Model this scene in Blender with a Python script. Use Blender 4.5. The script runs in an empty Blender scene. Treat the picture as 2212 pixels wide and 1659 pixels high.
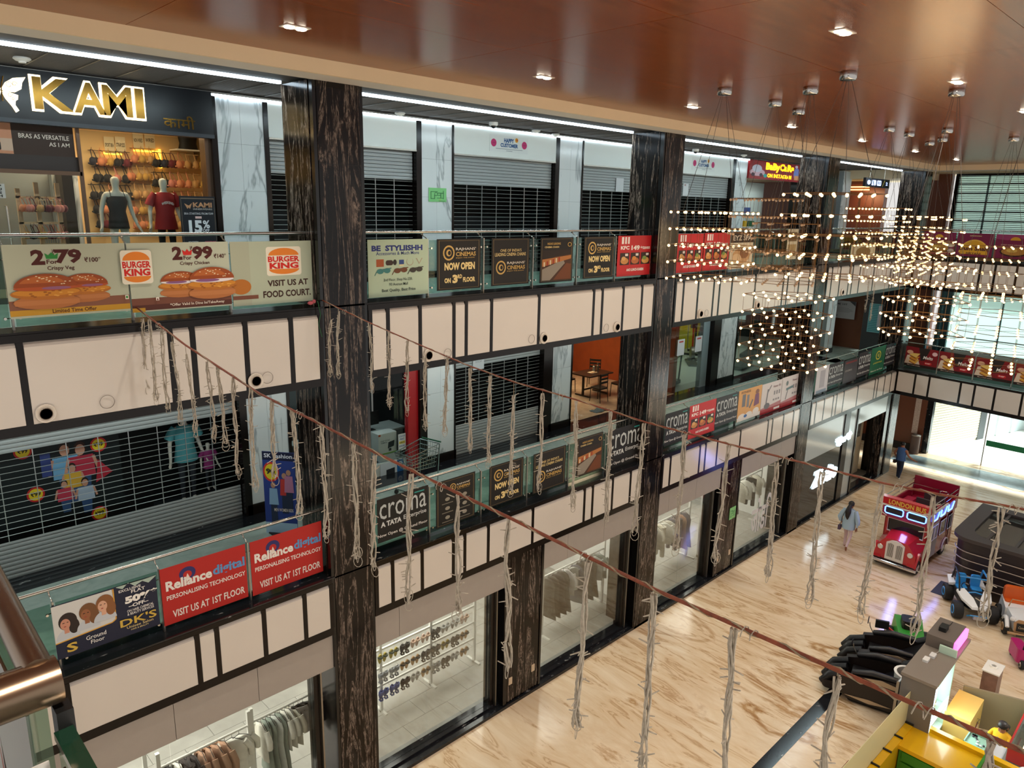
import bpy, math, random
from math import sin, cos, pi, radians, sqrt, atan2
from mathutils import Vector, Matrix
random.seed(7)
SC = bpy.context.scene
COL = SC.collection

# ------------------------------------------------------------------ camera
# world: X runs along the shop facade away from the viewer, facade plane Y=0, atrium at Y<0, ground floor Z=0
PPX, PPY = 1106.0, 829.5
FPX = 1581.961
AX = Vector((0.71781434, -0.14773471, 0.68038006))    # world axes in camera coordinates (right, down, forward)
AY = Vector((-0.69592472, -0.18139743, 0.69482642))
AZ = Vector((0.02076922, -0.97224967, -0.23302191))
CAM = Vector((0.0, -10.0, 10.72))
def c2w(v): return Vector((AX.dot(v), AY.dot(v), AZ.dot(v)))
cd = bpy.data.cameras.new('camera'); cam = bpy.data.objects.new('camera', cd); COL.objects.link(cam)
cd.sensor_fit = 'HORIZONTAL'; cd.sensor_width = 36.0; cd.lens = FPX / 2212.0 * 36.0
cd.clip_start = 0.05; cd.clip_end = 300
_r, _u, _b = c2w(Vector((1, 0, 0))), c2w(Vector((0, -1, 0))), c2w(Vector((0, 0, -1)))
cam.matrix_world = Matrix(((_r.x, _u.x, _b.x, CAM.x), (_r.y, _u.y, _b.y, CAM.y), (_r.z, _u.z, _b.z, CAM.z), (0, 0, 0, 1)))
SC.camera = cam
# measuring helpers: where the sight line through a photo point meets a real plane of the place
def _ray(px, py): return c2w(Vector((px - PPX, py - PPY, FPX)))
def FY(px, py, Y=0.0):
    d = _ray(px, py); return CAM + d * ((Y - CAM.y) / d.y)
def FZ(px, py, Z=0.0):
    d = _ray(px, py); return CAM + d * ((Z - CAM.z) / d.z)
def FX(px, py, X):
    d = _ray(px, py); return CAM + d * ((X - CAM.x) / d.x)
def FD(px, py, depth): return CAM + _ray(px, py) * (depth / FPX)

# ------------------------------------------------------------------ world, sun, exposure
w = bpy.data.worlds.new('world'); SC.world = w; w.use_nodes = True
bg = w.node_tree.nodes['Background']; bg.inputs[0].default_value = (1.0, 0.975, 0.945, 1); bg.inputs[1].default_value = 0.80
SC.view_settings.view_transform = 'Standard'; SC.view_settings.look = 'None'
SC.view_settings.exposure = 0.0; SC.view_settings.gamma = 1.0; SC.view_settings.use_curve_mapping = False
try:
    SC.cycles.transparent_max_bounces = 32; SC.cycles.max_bounces = 6; SC.cycles.diffuse_bounces = 3; SC.cycles.glossy_bounces = 3; SC.cycles.adaptive_threshold = 0.03; SC.cycles.caustics_reflective = False; SC.cycles.caustics_refractive = False
    SC.cycles.sample_clamp_indirect = 6.0; SC.cycles.use_denoising = True
except Exception: pass
def lamp(name, kind, loc, energy, color=(1, 1, 1), **kw):
    d = bpy.data.lights.new(name, kind); d.energy = energy; d.color = color
    o = bpy.data.objects.new(name, d); COL.objects.link(o); o.location = loc
    tgt = kw.pop('to', None)
    for k, v in kw.items(): setattr(d, k, v)
    if tgt is not None: o.rotation_euler = (Vector(tgt) - Vector(loc)).to_track_quat('-Z', 'Y').to_euler()
    return o
# daylight outside the far glazing
lamp('daylight_sun', 'SUN', (60, -10, 40), 12.0, (0.93, 0.98, 1.0), to=(60 - .40, -10 + .35, 40 - .85), angle=radians(10))

# ------------------------------------------------------------------ materials
def lin(c):
    def f(x):
        x /= 255.0
        return x / 12.92 if x <= 0.04045 else ((x + 0.055) / 1.055) ** 2.4
    return (f(c[0]), f(c[1]), f(c[2]), 1.0)
MATS = {}
def hx(s): return (int(s[0:2], 16), int(s[2:4], 16), int(s[4:6], 16))
def mat(name, c=(200, 200, 200), rough=0.5, metal=0.0, emit=0.0, ecol=None, coat=0.0, spec=0.5, var=0.0, vscale=6.0, bump=0.0, sheen=0.0, trans=0.0):
    if name in MATS: return MATS[name]
    m = bpy.data.materials.new(name); m.use_nodes = True; nt = m.node_tree
    b = nt.nodes['Principled BSDF']
    if isinstance(c, str): c = hx(c)
    col = lin(c)
    b.inputs['Base Color'].default_value = col; b.inputs['Roughness'].default_value = rough; b.inputs['Metallic'].default_value = metal
    b.inputs['Specular IOR Level'].default_value = spec; b.inputs['Coat Weight'].default_value = coat; b.inputs['Coat Roughness'].default_value = 0.06
    b.inputs['Transmission Weight'].default_value = trans
    if sheen: b.inputs['Sheen Weight'].default_value = sheen
    if emit:
        b.inputs['Emission Color'].default_value = lin(hx(ecol) if isinstance(ecol, str) else (ecol or c)); b.inputs['Emission Strength'].default_value = emit
    if var or bump:
        tc = nt.nodes.new('ShaderNodeTexCoord'); n = nt.nodes.new('ShaderNodeTexNoise'); n.inputs['Scale'].default_value = vscale; n.inputs['Detail'].default_value = 4
        nt.links.new(tc.outputs['Object'], n.inputs['Vector'])
        if var:
            r = nt.nodes.new('ShaderNodeValToRGB'); r.color_ramp.elements[0].position = 0.3; r.color_ramp.elements[1].position = 0.7
            r.color_ramp.elements[0].color = tuple(x * (1 - var) for x in col[:3]) + (1,); r.color_ramp.elements[1].color = tuple(min(1, x * (1 + var)) for x in col[:3]) + (1,)
            nt.links.new(n.outputs['Fac'], r.inputs['Fac']); nt.links.new(r.outputs['Color'], b.inputs['Base Color'])
        if bump:
            bp = nt.nodes.new('ShaderNodeBump'); bp.inputs['Strength'].default_value = bump; bp.inputs['Distance'].default_value = 0.02
            nt.links.new(n.outputs['Fac'], bp.inputs['Height']); nt.links.new(bp.outputs['Normal'], b.inputs['Normal'])
    MATS[name] = m
    return m
def noem(m):
    try: m.cycles.emission_sampling = 'NONE'
    except Exception: pass
    return m
def pc(c):                                   # printed ink colour
    if isinstance(c, bpy.types.Material): return c
    if not isinstance(c, str): c = '%02x%02x%02x' % tuple(int(v) for v in c)
    return mat('ink_' + c, c, rough=0.45, spec=0.3)
def glass(name, tint, gl=0.02, k=1.0):
    if name in MATS: return MATS[name]
    m = bpy.data.materials.new(name); m.use_nodes = True; nt = m.node_tree; nt.nodes.clear()
    o = nt.nodes.new('ShaderNodeOutputMaterial'); mx = nt.nodes.new('ShaderNodeMixShader'); t = nt.nodes.new('ShaderNodeBsdfTransparent'); g = nt.nodes.new('ShaderNodeBsdfGlossy')
    lw = nt.nodes.new('ShaderNodeFresnel'); lw.inputs['IOR'].default_value = 1.33
    mu = nt.nodes.new('ShaderNodeMath'); mu.operation = 'MULTIPLY'; mu.inputs[1].default_value = k
    t.inputs['Color'].default_value = lin(tint); g.inputs['Roughness'].default_value = gl
    nt.links.new(lw.outputs[0], mu.inputs[0]); nt.links.new(mu.outputs[0], mx.inputs[0]); nt.links.new(t.outputs[0], mx.inputs[1]); nt.links.new(g.outputs[0], mx.inputs[2]); nt.links.new(mx.outputs[0], o.inputs[0])
    MATS[name] = m
    return m
def texmat(name, stops, scale, stretch=(1, 1, 1), rot=(0, 0, 0), detail=6, distort=0.0, rough=0.2, coat=0.0, spec=0.5, mode='noise', pingpong=None, bump=0.0, second=None, nrough=0.6, anis=0.0):
    """stone / wood from one or two noise fields: stops = [(pos, rgb)], second = (scale, stretch, stops, lo, hi)"""
    if name in MATS: return MATS[name]
    m = bpy.data.materials.new(name); m.use_nodes = True; nt = m.node_tree; L = nt.links
    b = nt.nodes['Principled BSDF']; b.inputs['Roughness'].default_value = rough; b.inputs['Coat Weight'].default_value = coat; b.inputs['Specular IOR Level'].default_value = spec
    b.inputs['Coat Roughness'].default_value = 0.04
    tc = nt.nodes.new('ShaderNodeTexCoord')
    src = tc.outputs['Object']
    if pingpong:
        sx = nt.nodes.new('ShaderNodeSeparateXYZ'); cx = nt.nodes.new('ShaderNodeCombineXYZ'); L.new(src, sx.inputs[0])
        for i, p in enumerate(pingpong):
            if p:
                q = nt.nodes.new('ShaderNodeMath'); q.operation = 'PINGPONG'; q.inputs[1].default_value = p; L.new(sx.outputs[i], q.inputs[0]); L.new(q.outputs[0], cx.inputs[i])
            else: L.new(sx.outputs[i], cx.inputs[i])
        src = cx.outputs[0]
    def field(scale, stretch, stops, rot=(0, 0, 0), distort=0.0, detail=6):
        mp = nt.nodes.new('ShaderNodeMapping'); mp.inputs['Scale'].default_value = stretch; mp.inputs['Rotation'].default_value = rot
        L.new(src, mp.inputs[0])
        if mode == 'wave':
            n = nt.nodes.new('ShaderNodeTexWave'); n.inputs['Scale'].default_value = scale; n.inputs['Distortion'].default_value = distort; n.inputs['Detail'].default_value = detail
            n.inputs['Detail Scale'].default_value = 1.5
        else:
            n = nt.nodes.new('ShaderNodeTexNoise'); n.inputs['Scale'].default_value = scale; n.inputs['Detail'].default_value = detail; n.inputs['Distortion'].default_value = distort; n.inputs['Roughness'].default_value = nrough
        L.new(mp.outputs[0], n.inputs['Vector'])
        r = nt.nodes.new('ShaderNodeValToRGB')
        while len(r.color_ramp.elements) < len(stops): r.color_ramp.elements.new(0.5)
        for e, (p, c) in zip(r.color_ramp.elements, stops):
            e.position = p; e.color = lin(hx(c) if isinstance(c, str) else c)
        L.new(n.outputs['Fac'], r.inputs['Fac'])
        return n, r
    n, r = field(scale, stretch, stops, rot, distort, detail)
    out = r.outputs['Color']
    if second:
        n2, r2 = field(second[0], second[1], second[2], rot, distort, detail)
        mx = nt.nodes.new('ShaderNodeMix'); mx.data_type = 'RGBA'; mx.blend_type = second[3]; mx.inputs[0].default_value = second[4]
        L.new(out, mx.inputs[6]); L.new(r2.outputs['Color'], mx.inputs[7]); out = mx.outputs[2]
    L.new(out, b.inputs['Base Color'])
    if bump:
        bp = nt.nodes.new('ShaderNodeBump'); bp.inputs['Strength'].default_value = bump; bp.inputs['Distance'].default_value = 0.01
        L.new(n.outputs['Fac'], bp.inputs['Height']); L.new(bp.outputs['Normal'], b.inputs['Normal'])
    MATS[name] = m
    return m

# ------------------------------------------------------------------ mesh building
class MB:
    def __init__(s): s.v = []; s.f = []; s.mi = []; s.mats = []
    def _m(s, m):
        if m is None: m = 0
        if isinstance(m, int): return m
        if m not in s.mats: s.mats.append(m)
        return s.mats.index(m)
    def add(s, vs, fs, m=None):
        k = len(s.v); i = s._m(m); s.v.extend([tuple(p) for p in vs]); s.f.extend([tuple(k + a for a in f) for f in fs]); s.mi.extend([i] * len(fs)); return s
    def box(s, x0, y0, z0, x1, y1, z1, m=None):
        return s.add([(x0, y0, z0), (x1, y0, z0), (x1, y1, z0), (x0, y1, z0), (x0, y0, z1), (x1, y0, z1), (x1, y1, z1), (x0, y1, z1)],
                     [(0, 3, 2, 1), (4, 5, 6, 7), (0, 1, 5, 4), (1, 2, 6, 5), (2, 3, 7, 6), (3, 0, 4, 7)], m)
    def cbox(s, c, size, m=None, rot=None):
        hx_, hy, hz = size[0] / 2, size[1] / 2, size[2] / 2
        vs = [Vector(p) for p in ((-hx_, -hy, -hz), (hx_, -hy, -hz), (hx_, hy, -hz), (-hx_, hy, -hz), (-hx_, -hy, hz), (hx_, -hy, hz), (hx_, hy, hz), (-hx_, hy, hz))]
        if rot is not None: vs = [rot @ p for p in vs]
        c = Vector(c)
        return s.add([p + c for p in vs], [(0, 3, 2, 1), (4, 5, 6, 7), (0, 1, 5, 4), (1, 2, 6, 5), (2, 3, 7, 6), (3, 0, 4, 7)], m)
    def rbox(s, x0, y0, z0, x1, y1, z1, r, m=None, n=3, axis='z'):
        """box with rounded vertical (axis) edges"""
        pts = []
        if axis == 'z': a0, b0, a1, b1 = x0, y0, x1, y1
        elif axis == 'y': a0, b0, a1, b1 = x0, z0, x1, z1
        else: a0, b0, a1, b1 = y0, z0, y1, z1
        for (cx, cy, st) in ((a1 - r, b1 - r, 0), (a0 + r, b1 - r, 1), (a0 + r, b0 + r, 2), (a1 - r, b0 + r, 3)):
            for k in range(n + 1):
                t = (st + k / n) * pi / 2; pts.append((cx + r * cos(t), cy + r * sin(t)))
        if axis == 'z': return s.prism([(p[0], p[1], z0) for p in pts], (0, 0, z1 - z0), m)
        if axis == 'y': return s.prism([(p[0], y0, p[1]) for p in pts], (0, y1 - y0, 0), m)
        return s.prism([(x0, p[0], p[1]) for p in pts], (x1 - x0, 0, 0), m)
    def prism(s, pts, d, m=None):
        n = len(pts); d = Vector(d); a = [Vector(p) for p in pts]
        return s.add(a + [p + d for p in a], [tuple(range(n - 1, -1, -1)), tuple(range(n, 2 * n))] + [(i, (i + 1) % n, n + (i + 1) % n, n + i) for i in range(n)], m)
    def face(s, pts, m=None): return s.add(pts, [tuple(range(len(pts)))], m)
    def cyl(s, a, b, r0, r1=None, n=10, m=None, caps=True):
        if r1 is None: r1 = r0
        a, b = Vector(a), Vector(b); d = (b - a)
        if d.length < 1e-9: return s
        d.normalize(); u = d.orthogonal().normalized(); w_ = d.cross(u); vs = []
        for c, r in ((a, r0), (b, r1)):
            for k in range(n):
                t = 2 * pi * k / n; vs.append(c + u * (r * cos(t)) + w_ * (r * sin(t)))
        fs = [(k, (k + 1) % n, n + (k + 1) % n, n + k) for k in range(n)]
        if caps: fs += [tuple(range(n - 1, -1, -1)), tuple(range(n, 2 * n))]
        return s.add(vs, fs, m)
    def tube(s, path, r, n=6, m=None, closed=False, caps=True):
        P = [Vector(p) for p in path]; N = len(P); rs = r if isinstance(r, (list, tuple)) else [r] * N
        vs = []; up = None
        for i, p in enumerate(P):
            if closed: t = P[(i + 1) % N] - P[i - 1]
            else: t = P[min(i + 1, N - 1)] - P[max(i - 1, 0)]
            if t.length < 1e-9: t = Vector((0, 0, 1))
            t.normalize()
            if up is None: up = t.orthogonal().normalized()
            else:
                up = up - t * up.dot(t)
                up = up.normalized() if up.length > 1e-6 else t.orthogonal().normalized()
            w_ = t.cross(up)
            for k in range(n):
                a = 2 * pi * k / n; vs.append(p + up * (rs[i] * cos(a)) + w_ * (rs[i] * sin(a)))
        fs = []
        for i in range(N if closed else N - 1):
            j = (i + 1) % N
            for k in range(n): fs.append((i * n + k, i * n + (k + 1) % n, j * n + (k + 1) % n, j * n + k))
        if not closed and caps: fs += [tuple(range(n - 1, -1, -1)), tuple((N - 1) * n + k for k in range(n))]
        return s.add(vs, fs, m)
    def ball(s, c, r, sc=(1, 1, 1), seg=10, ring=7, m=None, rot=None):
        vs = []; fs = []; c = Vector(c)
        for i in range(ring + 1):
            th = pi * i / ring
            for k in range(seg):
                ph = 2 * pi * k / seg; p = Vector((sin(th) * cos(ph) * r * sc[0], sin(th) * sin(ph) * r * sc[1], cos(th) * r * sc[2]))
                vs.append((rot @ p if rot is not None else p) + c)
        for i in range(ring):
            for k in range(seg):
                a, b = i * seg + k, i * seg + (k + 1) % seg
                if i == 0: fs.append((a, a + seg, b + seg))
                elif i == ring - 1: fs.append((a, a + seg, b))
                else: fs.append((a, a + seg, b + seg, b))
        return s.add(vs, fs, m)
    def lathe(s, prof, c=(0, 0, 0), n=16, m=None, axis='z', sc=(1, 1)):
        vs = []; c = Vector(c)
        for (r, h) in prof:
            for k in range(n):
                t = 2 * pi * k / n; a, b = r * cos(t) * sc[0], r * sin(t) * sc[1]
                vs.append(c + (Vector((a, b, h)) if axis == 'z' else Vector((a, -h, b)) if axis == 'y' else Vector((h, a, b))))
        fs = []
        for i in range(len(prof) - 1):
            for k in range(n): fs.append((i * n + k, i * n + (k + 1) % n, (i + 1) * n + (k + 1) % n, (i + 1) * n + k))
        if prof[0][0] > 1e-6: fs.append(tuple(range(n - 1, -1, -1)))
        if prof[-1][0] > 1e-6: fs.append(tuple((len(prof) - 1) * n + k for k in range(n)))
        return s.add(vs, fs, m)
    def loft(s, rings, m=None, caps=True):
        n = len(rings[0]); vs = [p for r in rings for p in r]; fs = []
        for i in range(len(rings) - 1):
            for k in range(n): fs.append((i * n + k, i * n + (k + 1) % n, (i + 1) * n + (k + 1) % n, (i + 1) * n + k))
        if caps: fs += [tuple(range(n - 1, -1, -1)), tuple((len(rings) - 1) * n + k for k in range(n))]
        return s.add(vs, fs, m)
    def merge(s, o, M=None):
        k = len(s.v); s.v.extend([tuple(M @ Vector(p)) for p in o.v] if M else o.v); ix = [s._m(x) for x in o.mats]
        s.f.extend([tuple(k + a for a in f) for f in o.f]); s.mi.extend([ix[i] if ix else i for i in o.mi]); return s
    def mesh(s, name, m=None, smooth=0):
        me = bpy.data.meshes.new(name); me.from_pydata(s.v, [], s.f)
        ms = s.mats if s.mats else ([m] if m else [])
        for x in ms: me.materials.append(x)
        if len(ms) > 1: me.polygons.foreach_set('material_index', s.mi)
        if smooth:
            me.shade_smooth()
            try: me.set_sharp_from_angle(angle=radians(smooth))
            except Exception: pass
        me.update(); return me
    def build(s, name, m=None, parent=None, smooth=0, **tags):
        o = bpy.data.objects.new(name, s.mesh(name, m, smooth)); COL.objects.link(o)
        if parent is not None: o.parent = parent
        return tag(o, **tags)
def tag(o, label=None, cat=None, group=None, kind=None):
    if label: o['label'] = label
    if cat: o['category'] = cat
    if group: o['group'] = group
    if kind: o['kind'] = kind
    return o
def thing(name, label, cat, loc=(0, 0, 0), rotz=0.0, group=None, kind=None):
    o = bpy.data.objects.new(name, None); COL.objects.link(o); o.location = loc; o.rotation_euler = (0, 0, rotz); o.empty_display_size = 0.1
    return tag(o, label, cat, group, kind)
def inst(name, me, parent=None, loc=(0, 0, 0), rot=(0, 0, 0), scale=(1, 1, 1), **tags):
    o = bpy.data.objects.new(name, me); COL.objects.link(o); o.parent = parent; o.location = loc; o.rotation_euler = rot; o.scale = scale
    return tag(o, **tags)
def copy_tree(o, parent=None):
    c = o.copy(); COL.objects.link(c); c.parent = parent
    for ch in o.children: copy_tree(ch, c)
    return c
SMALL = ['first', 'second', 'third', 'fourth', 'fifth', 'sixth', 'seventh', 'eighth', 'ninth', 'tenth', 'eleventh', 'twelfth', 'thirteenth', 'fourteenth', 'fifteenth', 'sixteenth',
         'seventeenth', 'eighteenth', 'nineteenth', 'twentieth', 'twenty-first', 'twenty-second', 'twenty-third', 'twenty-fourth', 'twenty-fifth', 'twenty-sixth']

# lettering: flat glyph meshes fitted into a box
_TX = {}
def glyphs(s, bold=0.0, shear=0.0, spacing=1.0):
    k = (s, bold, shear, spacing)
    if k in _TX: return _TX[k]
    cu = bpy.data.curves.new('t', 'FONT'); cu.body = s; cu.size = 1.0; cu.offset = bold; cu.shear = shear; cu.space_character = spacing; cu.resolution_u = 2; cu.align_x = 'LEFT'; cu.fill_mode = 'FRONT'
    ob = bpy.data.objects.new('t', cu); me = bpy.data.meshes.new_from_object(ob)
    vs = [(v.co.x, v.co.y) for v in me.vertices]; fs = [tuple(p.vertices) for p in me.polygons]
    bpy.data.objects.remove(ob); bpy.data.curves.remove(cu); bpy.data.meshes.remove(me)
    if vs:
        x0 = min(p[0] for p in vs); x1 = max(p[0] for p in vs); y0 = min(p[1] for p in vs); y1 = max(p[1] for p in vs)
        vs = [((p[0] - x0) / max(x1 - x0, 1e-6), (p[1] - y0) / max(y1 - y0, 1e-6)) for p in vs]
    _TX[k] = (vs, fs); return _TX[k]
class Sheet:
    """a flat printed sheet: origin o (lower left seen from its front), u to its right, v up; coordinates 0..1"""
    def __init__(s, o, u, v, w, h, base, t=0.006, back=None):
        s.o = Vector(o); s.u = Vector(u).normalized(); s.v = Vector(v).normalized(); s.n = s.u.cross(s.v).normalized(); s.w = w; s.h = h; s.k = 0; s.t = t
        s.b = MB(); s.L = []; s.A = MB()
        a = [s.P(0, 0, -t), s.P(1, 0, -t), s.P(1, 1, -t), s.P(0, 1, -t)]
        s.b.prism(a, s.n * t, pc(base))
    def P(s, x, y, d=0.0): return s.o + s.u * (x * s.w) + s.v * (y * s.h) + s.n * d
    def _d(s): s.k += 1; return 0.0004 + 0.00035 * s.k
    def poly(s, pts, c, dst=None):
        d = s._d(); (dst or s.A).face([s.P(x, y, d) for x, y in pts], pc(c)); return s
    def rect(s, x0, y0, x1, y1, c): return s.poly([(x0, y0), (x1, y0), (x1, y1), (x0, y1)], c)
    def rr(s, x0, y0, x1, y1, c, r=0.03):
        ry = r * s.w / s.h; pts = []
        for cx, cy, st in ((x1 - r, y1 - ry, 0), (x0 + r, y1 - ry, 1), (x0 + r, y0 + ry, 2), (x1 - r, y0 + ry, 3)):
            for k in range(5): t = (st + k / 4) * pi / 2; pts.append((cx + r * cos(t), cy + ry * sin(t)))
        return s.poly(pts, c)
    def ell(s, cx, cy, rx, ry, c, a0=0.0, a1=2 * pi, n=22, rot=0.0):
        pts = []
        for k in range(n if a1 - a0 > 6.2 else n + 1):
            t = a0 + (a1 - a0) * k / n; x, y = rx * cos(t), ry * sin(t)
            pts.append((cx + x * cos(rot) - y * sin(rot) * s.h / s.w, cy + x * sin(rot) * s.w / s.h + y * cos(rot)))
        return s.poly(pts, c)
    def line(s, pts, wd, c):
        d = s._d()
        for (xa, ya), (xb, yb) in zip(pts[:-1], pts[1:]):
            a, b = s.P(xa, ya, d), s.P(xb, yb, d); t = (b - a)
            if t.length < 1e-6: continue
            q = s.n.cross(t.normalized()) * (wd * s.w / 2); s.A.face([a - q, b - q, b + q, a + q], pc(c))
        return s
    def text(s, body, x0, y0, x1, y1, c, bold=0.0, shear=0.0, spacing=1.0, arc=0.0):
        vs, fs = glyphs(body, bold, shear, spacing)
        if not vs: return s
        d = s._d()
        q = MB(); s.L.append(q); q.add([s.P(x0 + (x1 - x0) * p[0], y0 + (y1 - y0) * p[1] + arc * (1 - (2 * p[0] - 1) ** 2), d) for p in vs], fs, pc(c)); return s
    def build(s, name, parent=None, **tags):
        o = s.b.build(name, parent=parent, **tags)
        if s.A.f: s.A.build('printed_artwork', parent=o)
        for q in s.L: q.build('lettering', parent=o)
        return o
def wallsheet(x0, z0, x1, z1, Y, base, **k):       # a sheet on a plane facing -Y
    return Sheet((x0, Y, z0), (1, 0, 0), (0, 0, 1), x1 - x0, z1 - z0, base, **k)
def pxsheet(xl, xr, yt, yb, Y, base, ym=None, **k):  # sheet on plane Y measured from photo columns xl..xr and rows (at the middle column)
    xm = (xl + xr) / 2; a = FY(xl, (yt + yb) / 2, Y).x; b = FY(xr, (yt + yb) / 2, Y).x; t = FY(xm, yt, Y).z; d = FY(xm, yb, Y).z
    return wallsheet(a, d, b, t, Y, base, **k)
# ------------------------------------------------------------------ shared materials
M_marble_floor = texmat('beige_marble', [(0.30, 'f0e2cb'), (0.44, 'e2cdae'), (0.54, 'ead8bd'), (0.62, 'b99468'), (0.66, 'dcc5a4'), (0.8, 'f2e6d2')], 0.55, (1.5, 0.40, 1), (0, 0, radians(16)), 8, 1.6, rough=0.14, spec=0.45,
                        pingpong=(5.2, 4.3, 0), second=(1.15, (2.4, 0.42, 1), [(0.40, 'ffffff'), (0.55, 'f6eee2'), (0.605, 'c09d74'), (0.64, 'f3eadc'), (0.8, 'ffffff')], 'MULTIPLY', 0.7))
M_pillar = texmat('black_veined_marble', [(0.0, '0f0a08'), (0.45, '140d0a'), (0.485, '352a24'), (0.505, '9c8c80'), (0.525, '2c221d'), (0.57, '110b09'), (0.66, '130d0b'), (0.685, '86776b'), (0.71, '1d1512')], 1.0, (4.0, 4.0, 0.30), (0, 0, 0), 10, 1.1, rough=0.14, spec=0.3, nrough=0.7,
                  second=(2.6, (9.0, 9.0, 3.0), [(0.38, '4a4646'), (0.62, 'ffffff')], 'MULTIPLY', 0.9))
M_fleck = texmat('black_flecked_granite', [(0.0, '15171b'), (0.60, '1c1e22'), (0.66, '3a3c40'), (0.70, 'a8a5a2'), (0.73, '202226')], 1.0, (3.5, 9, 9), (0, 0, 0), 5, 0.4, rough=0.12)
M_white_marble = texmat('white_marble_tile', [(0.0, 'd3d9da'), (0.47, 'dbe0e0'), (0.495, '9da5a8'), (0.52, 'd8dedf'), (1.0, 'e2e6e6')], 1.1, (1.0, 1.0, 0.30), (0, radians(38), 0), 5, 0.6, rough=0.18)
M_wood_ceil = texmat('dark_wood_laminate', [(0.25, '5a2a10'), (0.5, '7c401a'), (0.75, '935225')], 2.0, (0.5, 9, 9), (0, 0, radians(4)), 6, 0.2, rough=0.22, spec=0.5)
M_wood_slat = texmat('reddish_wood_slats', [(0.0, '3a1c10'), (0.35, '7a4127'), (0.65, '8a4c2e'), (1.0, '45220f')], 9.0, (1, 1, 0.02), (0, 0, radians(35)), 2, 0.0, rough=0.4, mode='wave')
M_cream = mat('cream_paint', 'e6cfab', 0.6, var=0.02, vscale=2)
M_greyw = mat('warm_grey_paint', 'cfc9c0', 0.6)
M_panel = mat('fascia_white_panel', 'd6cfc6', 0.14, spec=0.5, var=0.02, vscale=1.2)
M_panel_rim = mat('fascia_panel_rim', 'b9b2ab', 0.3)
M_black = mat('black_aluminium', '140e0b', 0.2, spec=0.28)
M_blackm = mat('black_matte', '121212', 0.5)
M_grey_head = mat('grey_composite_panel', 'a29a92', 0.5, var=0.02)
M_white = mat('white_paint', 'ecebe6', 0.6)
M_tile1 = texmat('greenish_corridor_tile', [(0.3, '9fb0a6'), (0.7, 'b9c7bd')], 3.0, (1, 1, 1), (0, 0, 0), 6, 1.0, rough=0.25)
M_steel = mat('brushed_steel', 'c9c4bb', 0.25, 1.0)
M_steel_d = mat('dull_steel', '9a958d', 0.35, 1.0)
M_rail_glass = glass('railing_glass', (208, 226, 219), 0.02, 0.5)
M_shop_glass = glass('shop_glass', (240, 243, 241), 0.02, 0.4)
M_dark_glass = glass('dim_glass', (170, 178, 178), 0.02, 1.2)
M_led = mat('cool_led_strip', 'ffffff', 0.5, emit=9.0, ecol='d9efff')
M_bulb_w = mat('downlight_lens', 'ffffff', 0.5, emit=14.0, ecol='fff2dc')
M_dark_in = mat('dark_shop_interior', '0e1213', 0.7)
M_shopfloor = texmat('grey_shop_tile', [(0.3, 'a9a69f'), (0.7, 'bdbab3')], 2.0, (1, 1, 1), (0, 0, 0), 6, 0.6, rough=0.3)
M_shutter = mat('galvanised_shutter', 'a3a8a8', 0.4, 0.15)
M_rod = mat('shutter_rod', 'c2c4c3', 0.3, 0.7)
M_curtain_dark = mat('dark_corridor_ceiling', '2b2a2b', 0.7)

PIL = [(-3.07, -2.23), (5.68, 6.52), (14.42, 15.25), (23.12, 23.95), (31.95, 32.78)]
BAY = [(PIL[i][1], PIL[i + 1][0]) for i in range(4)]
S1, S2, CZ = 4.66, 9.2, 12.64
MUL = [.38, 1.04, 1.79, 2.08, 2.70, 3.98, 5.67, 5.96, 6.70, 7.40]
XB = -4.0                                   # how far the building is modelled to the left

# ---- ground floor, border, inlay
fl = MB().box(-14, -18, -0.3, 37.0, 0.0, 0, M_marble_floor).build('floor_ground', kind='structure')
MB().box(37.0, -18, -0.3, 60, 14, -0.01, mat('outdoor_pale_paving', 'e9ece6', 0.7, var=0.05)).build('floor_outdoor', kind='structure')
MB().box(31.95, 0.0, -0.3, 37.0, 8, 0, M_marble_floor).build('floor_lobby', kind='structure')
t = MB().box(-14, -4.86, 0.0, 15.9, -4.58, 0.004, M_fleck).build('trim_floor_inlay', kind='structure')
t = MB().box(34.5, -9, 0.0, 36.0, 0.6, 0.004, mat('grey_threshold_stone', '7f8d8e', 0.2, var=0.25, vscale=3)).build('trim_threshold', kind='structure')
sill = MB().box(XB, 0.0, 0, 31.95, 0.16, 0.07).box(XB, 0.16, 0, 31.95, 0.42, 0.12).build('baseboard_shopfront', M_fleck, kind='structure')
# shop floor of separate tiles
sf = MB().box(XB, 0.42, -0.3, 31.95, 7.0, 0.02).build('floor_shop', mat('tile_grout', '6f6d68', 0.8), kind='structure')
tm = MB().box(0, 0, 0, 1.192, 0.592, 0.03).mesh('tile', M_shopfloor)
for i in range(22):
    for j in range(7):
        if 2.0 + i * 1.2 < 28: inst('tile', tm, sf, (0.6 + i * 1.2 + 0.6 * (j % 2), 0.44 + j * 0.6, 0.01))

# ---- slabs
for z, nm in ((S1, 'floor_first'), (S2, 'floor_second')):
    sl = MB().box(XB, 0.06, z - 0.42, 31.95, 12, z - 0.004).build(nm, mat('slab_edge', '33302d', 0.6), kind='structure')
    MB().box(XB, 0.0, z - 0.03, 31.95, 0.46, z, M_fleck if z == S1 else M_black).build('edge_ledge', parent=sl)
    MB().box(XB, 0.46, z - 0.02, 31.95, 2.85, z, M_tile1).build('corridor_tiling', parent=sl)
    MB().box(XB, 2.85, z - 0.02, 31.95, 3.6, z + 0.004, M_fleck).build('threshold_band', parent=sl)
    MB().box(XB, 3.6, z - 0.02, 31.95, 12, z, mat('shop_floor_pale', 'a8a79f', 0.35)).build('shop_tiling', parent=sl)
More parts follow.
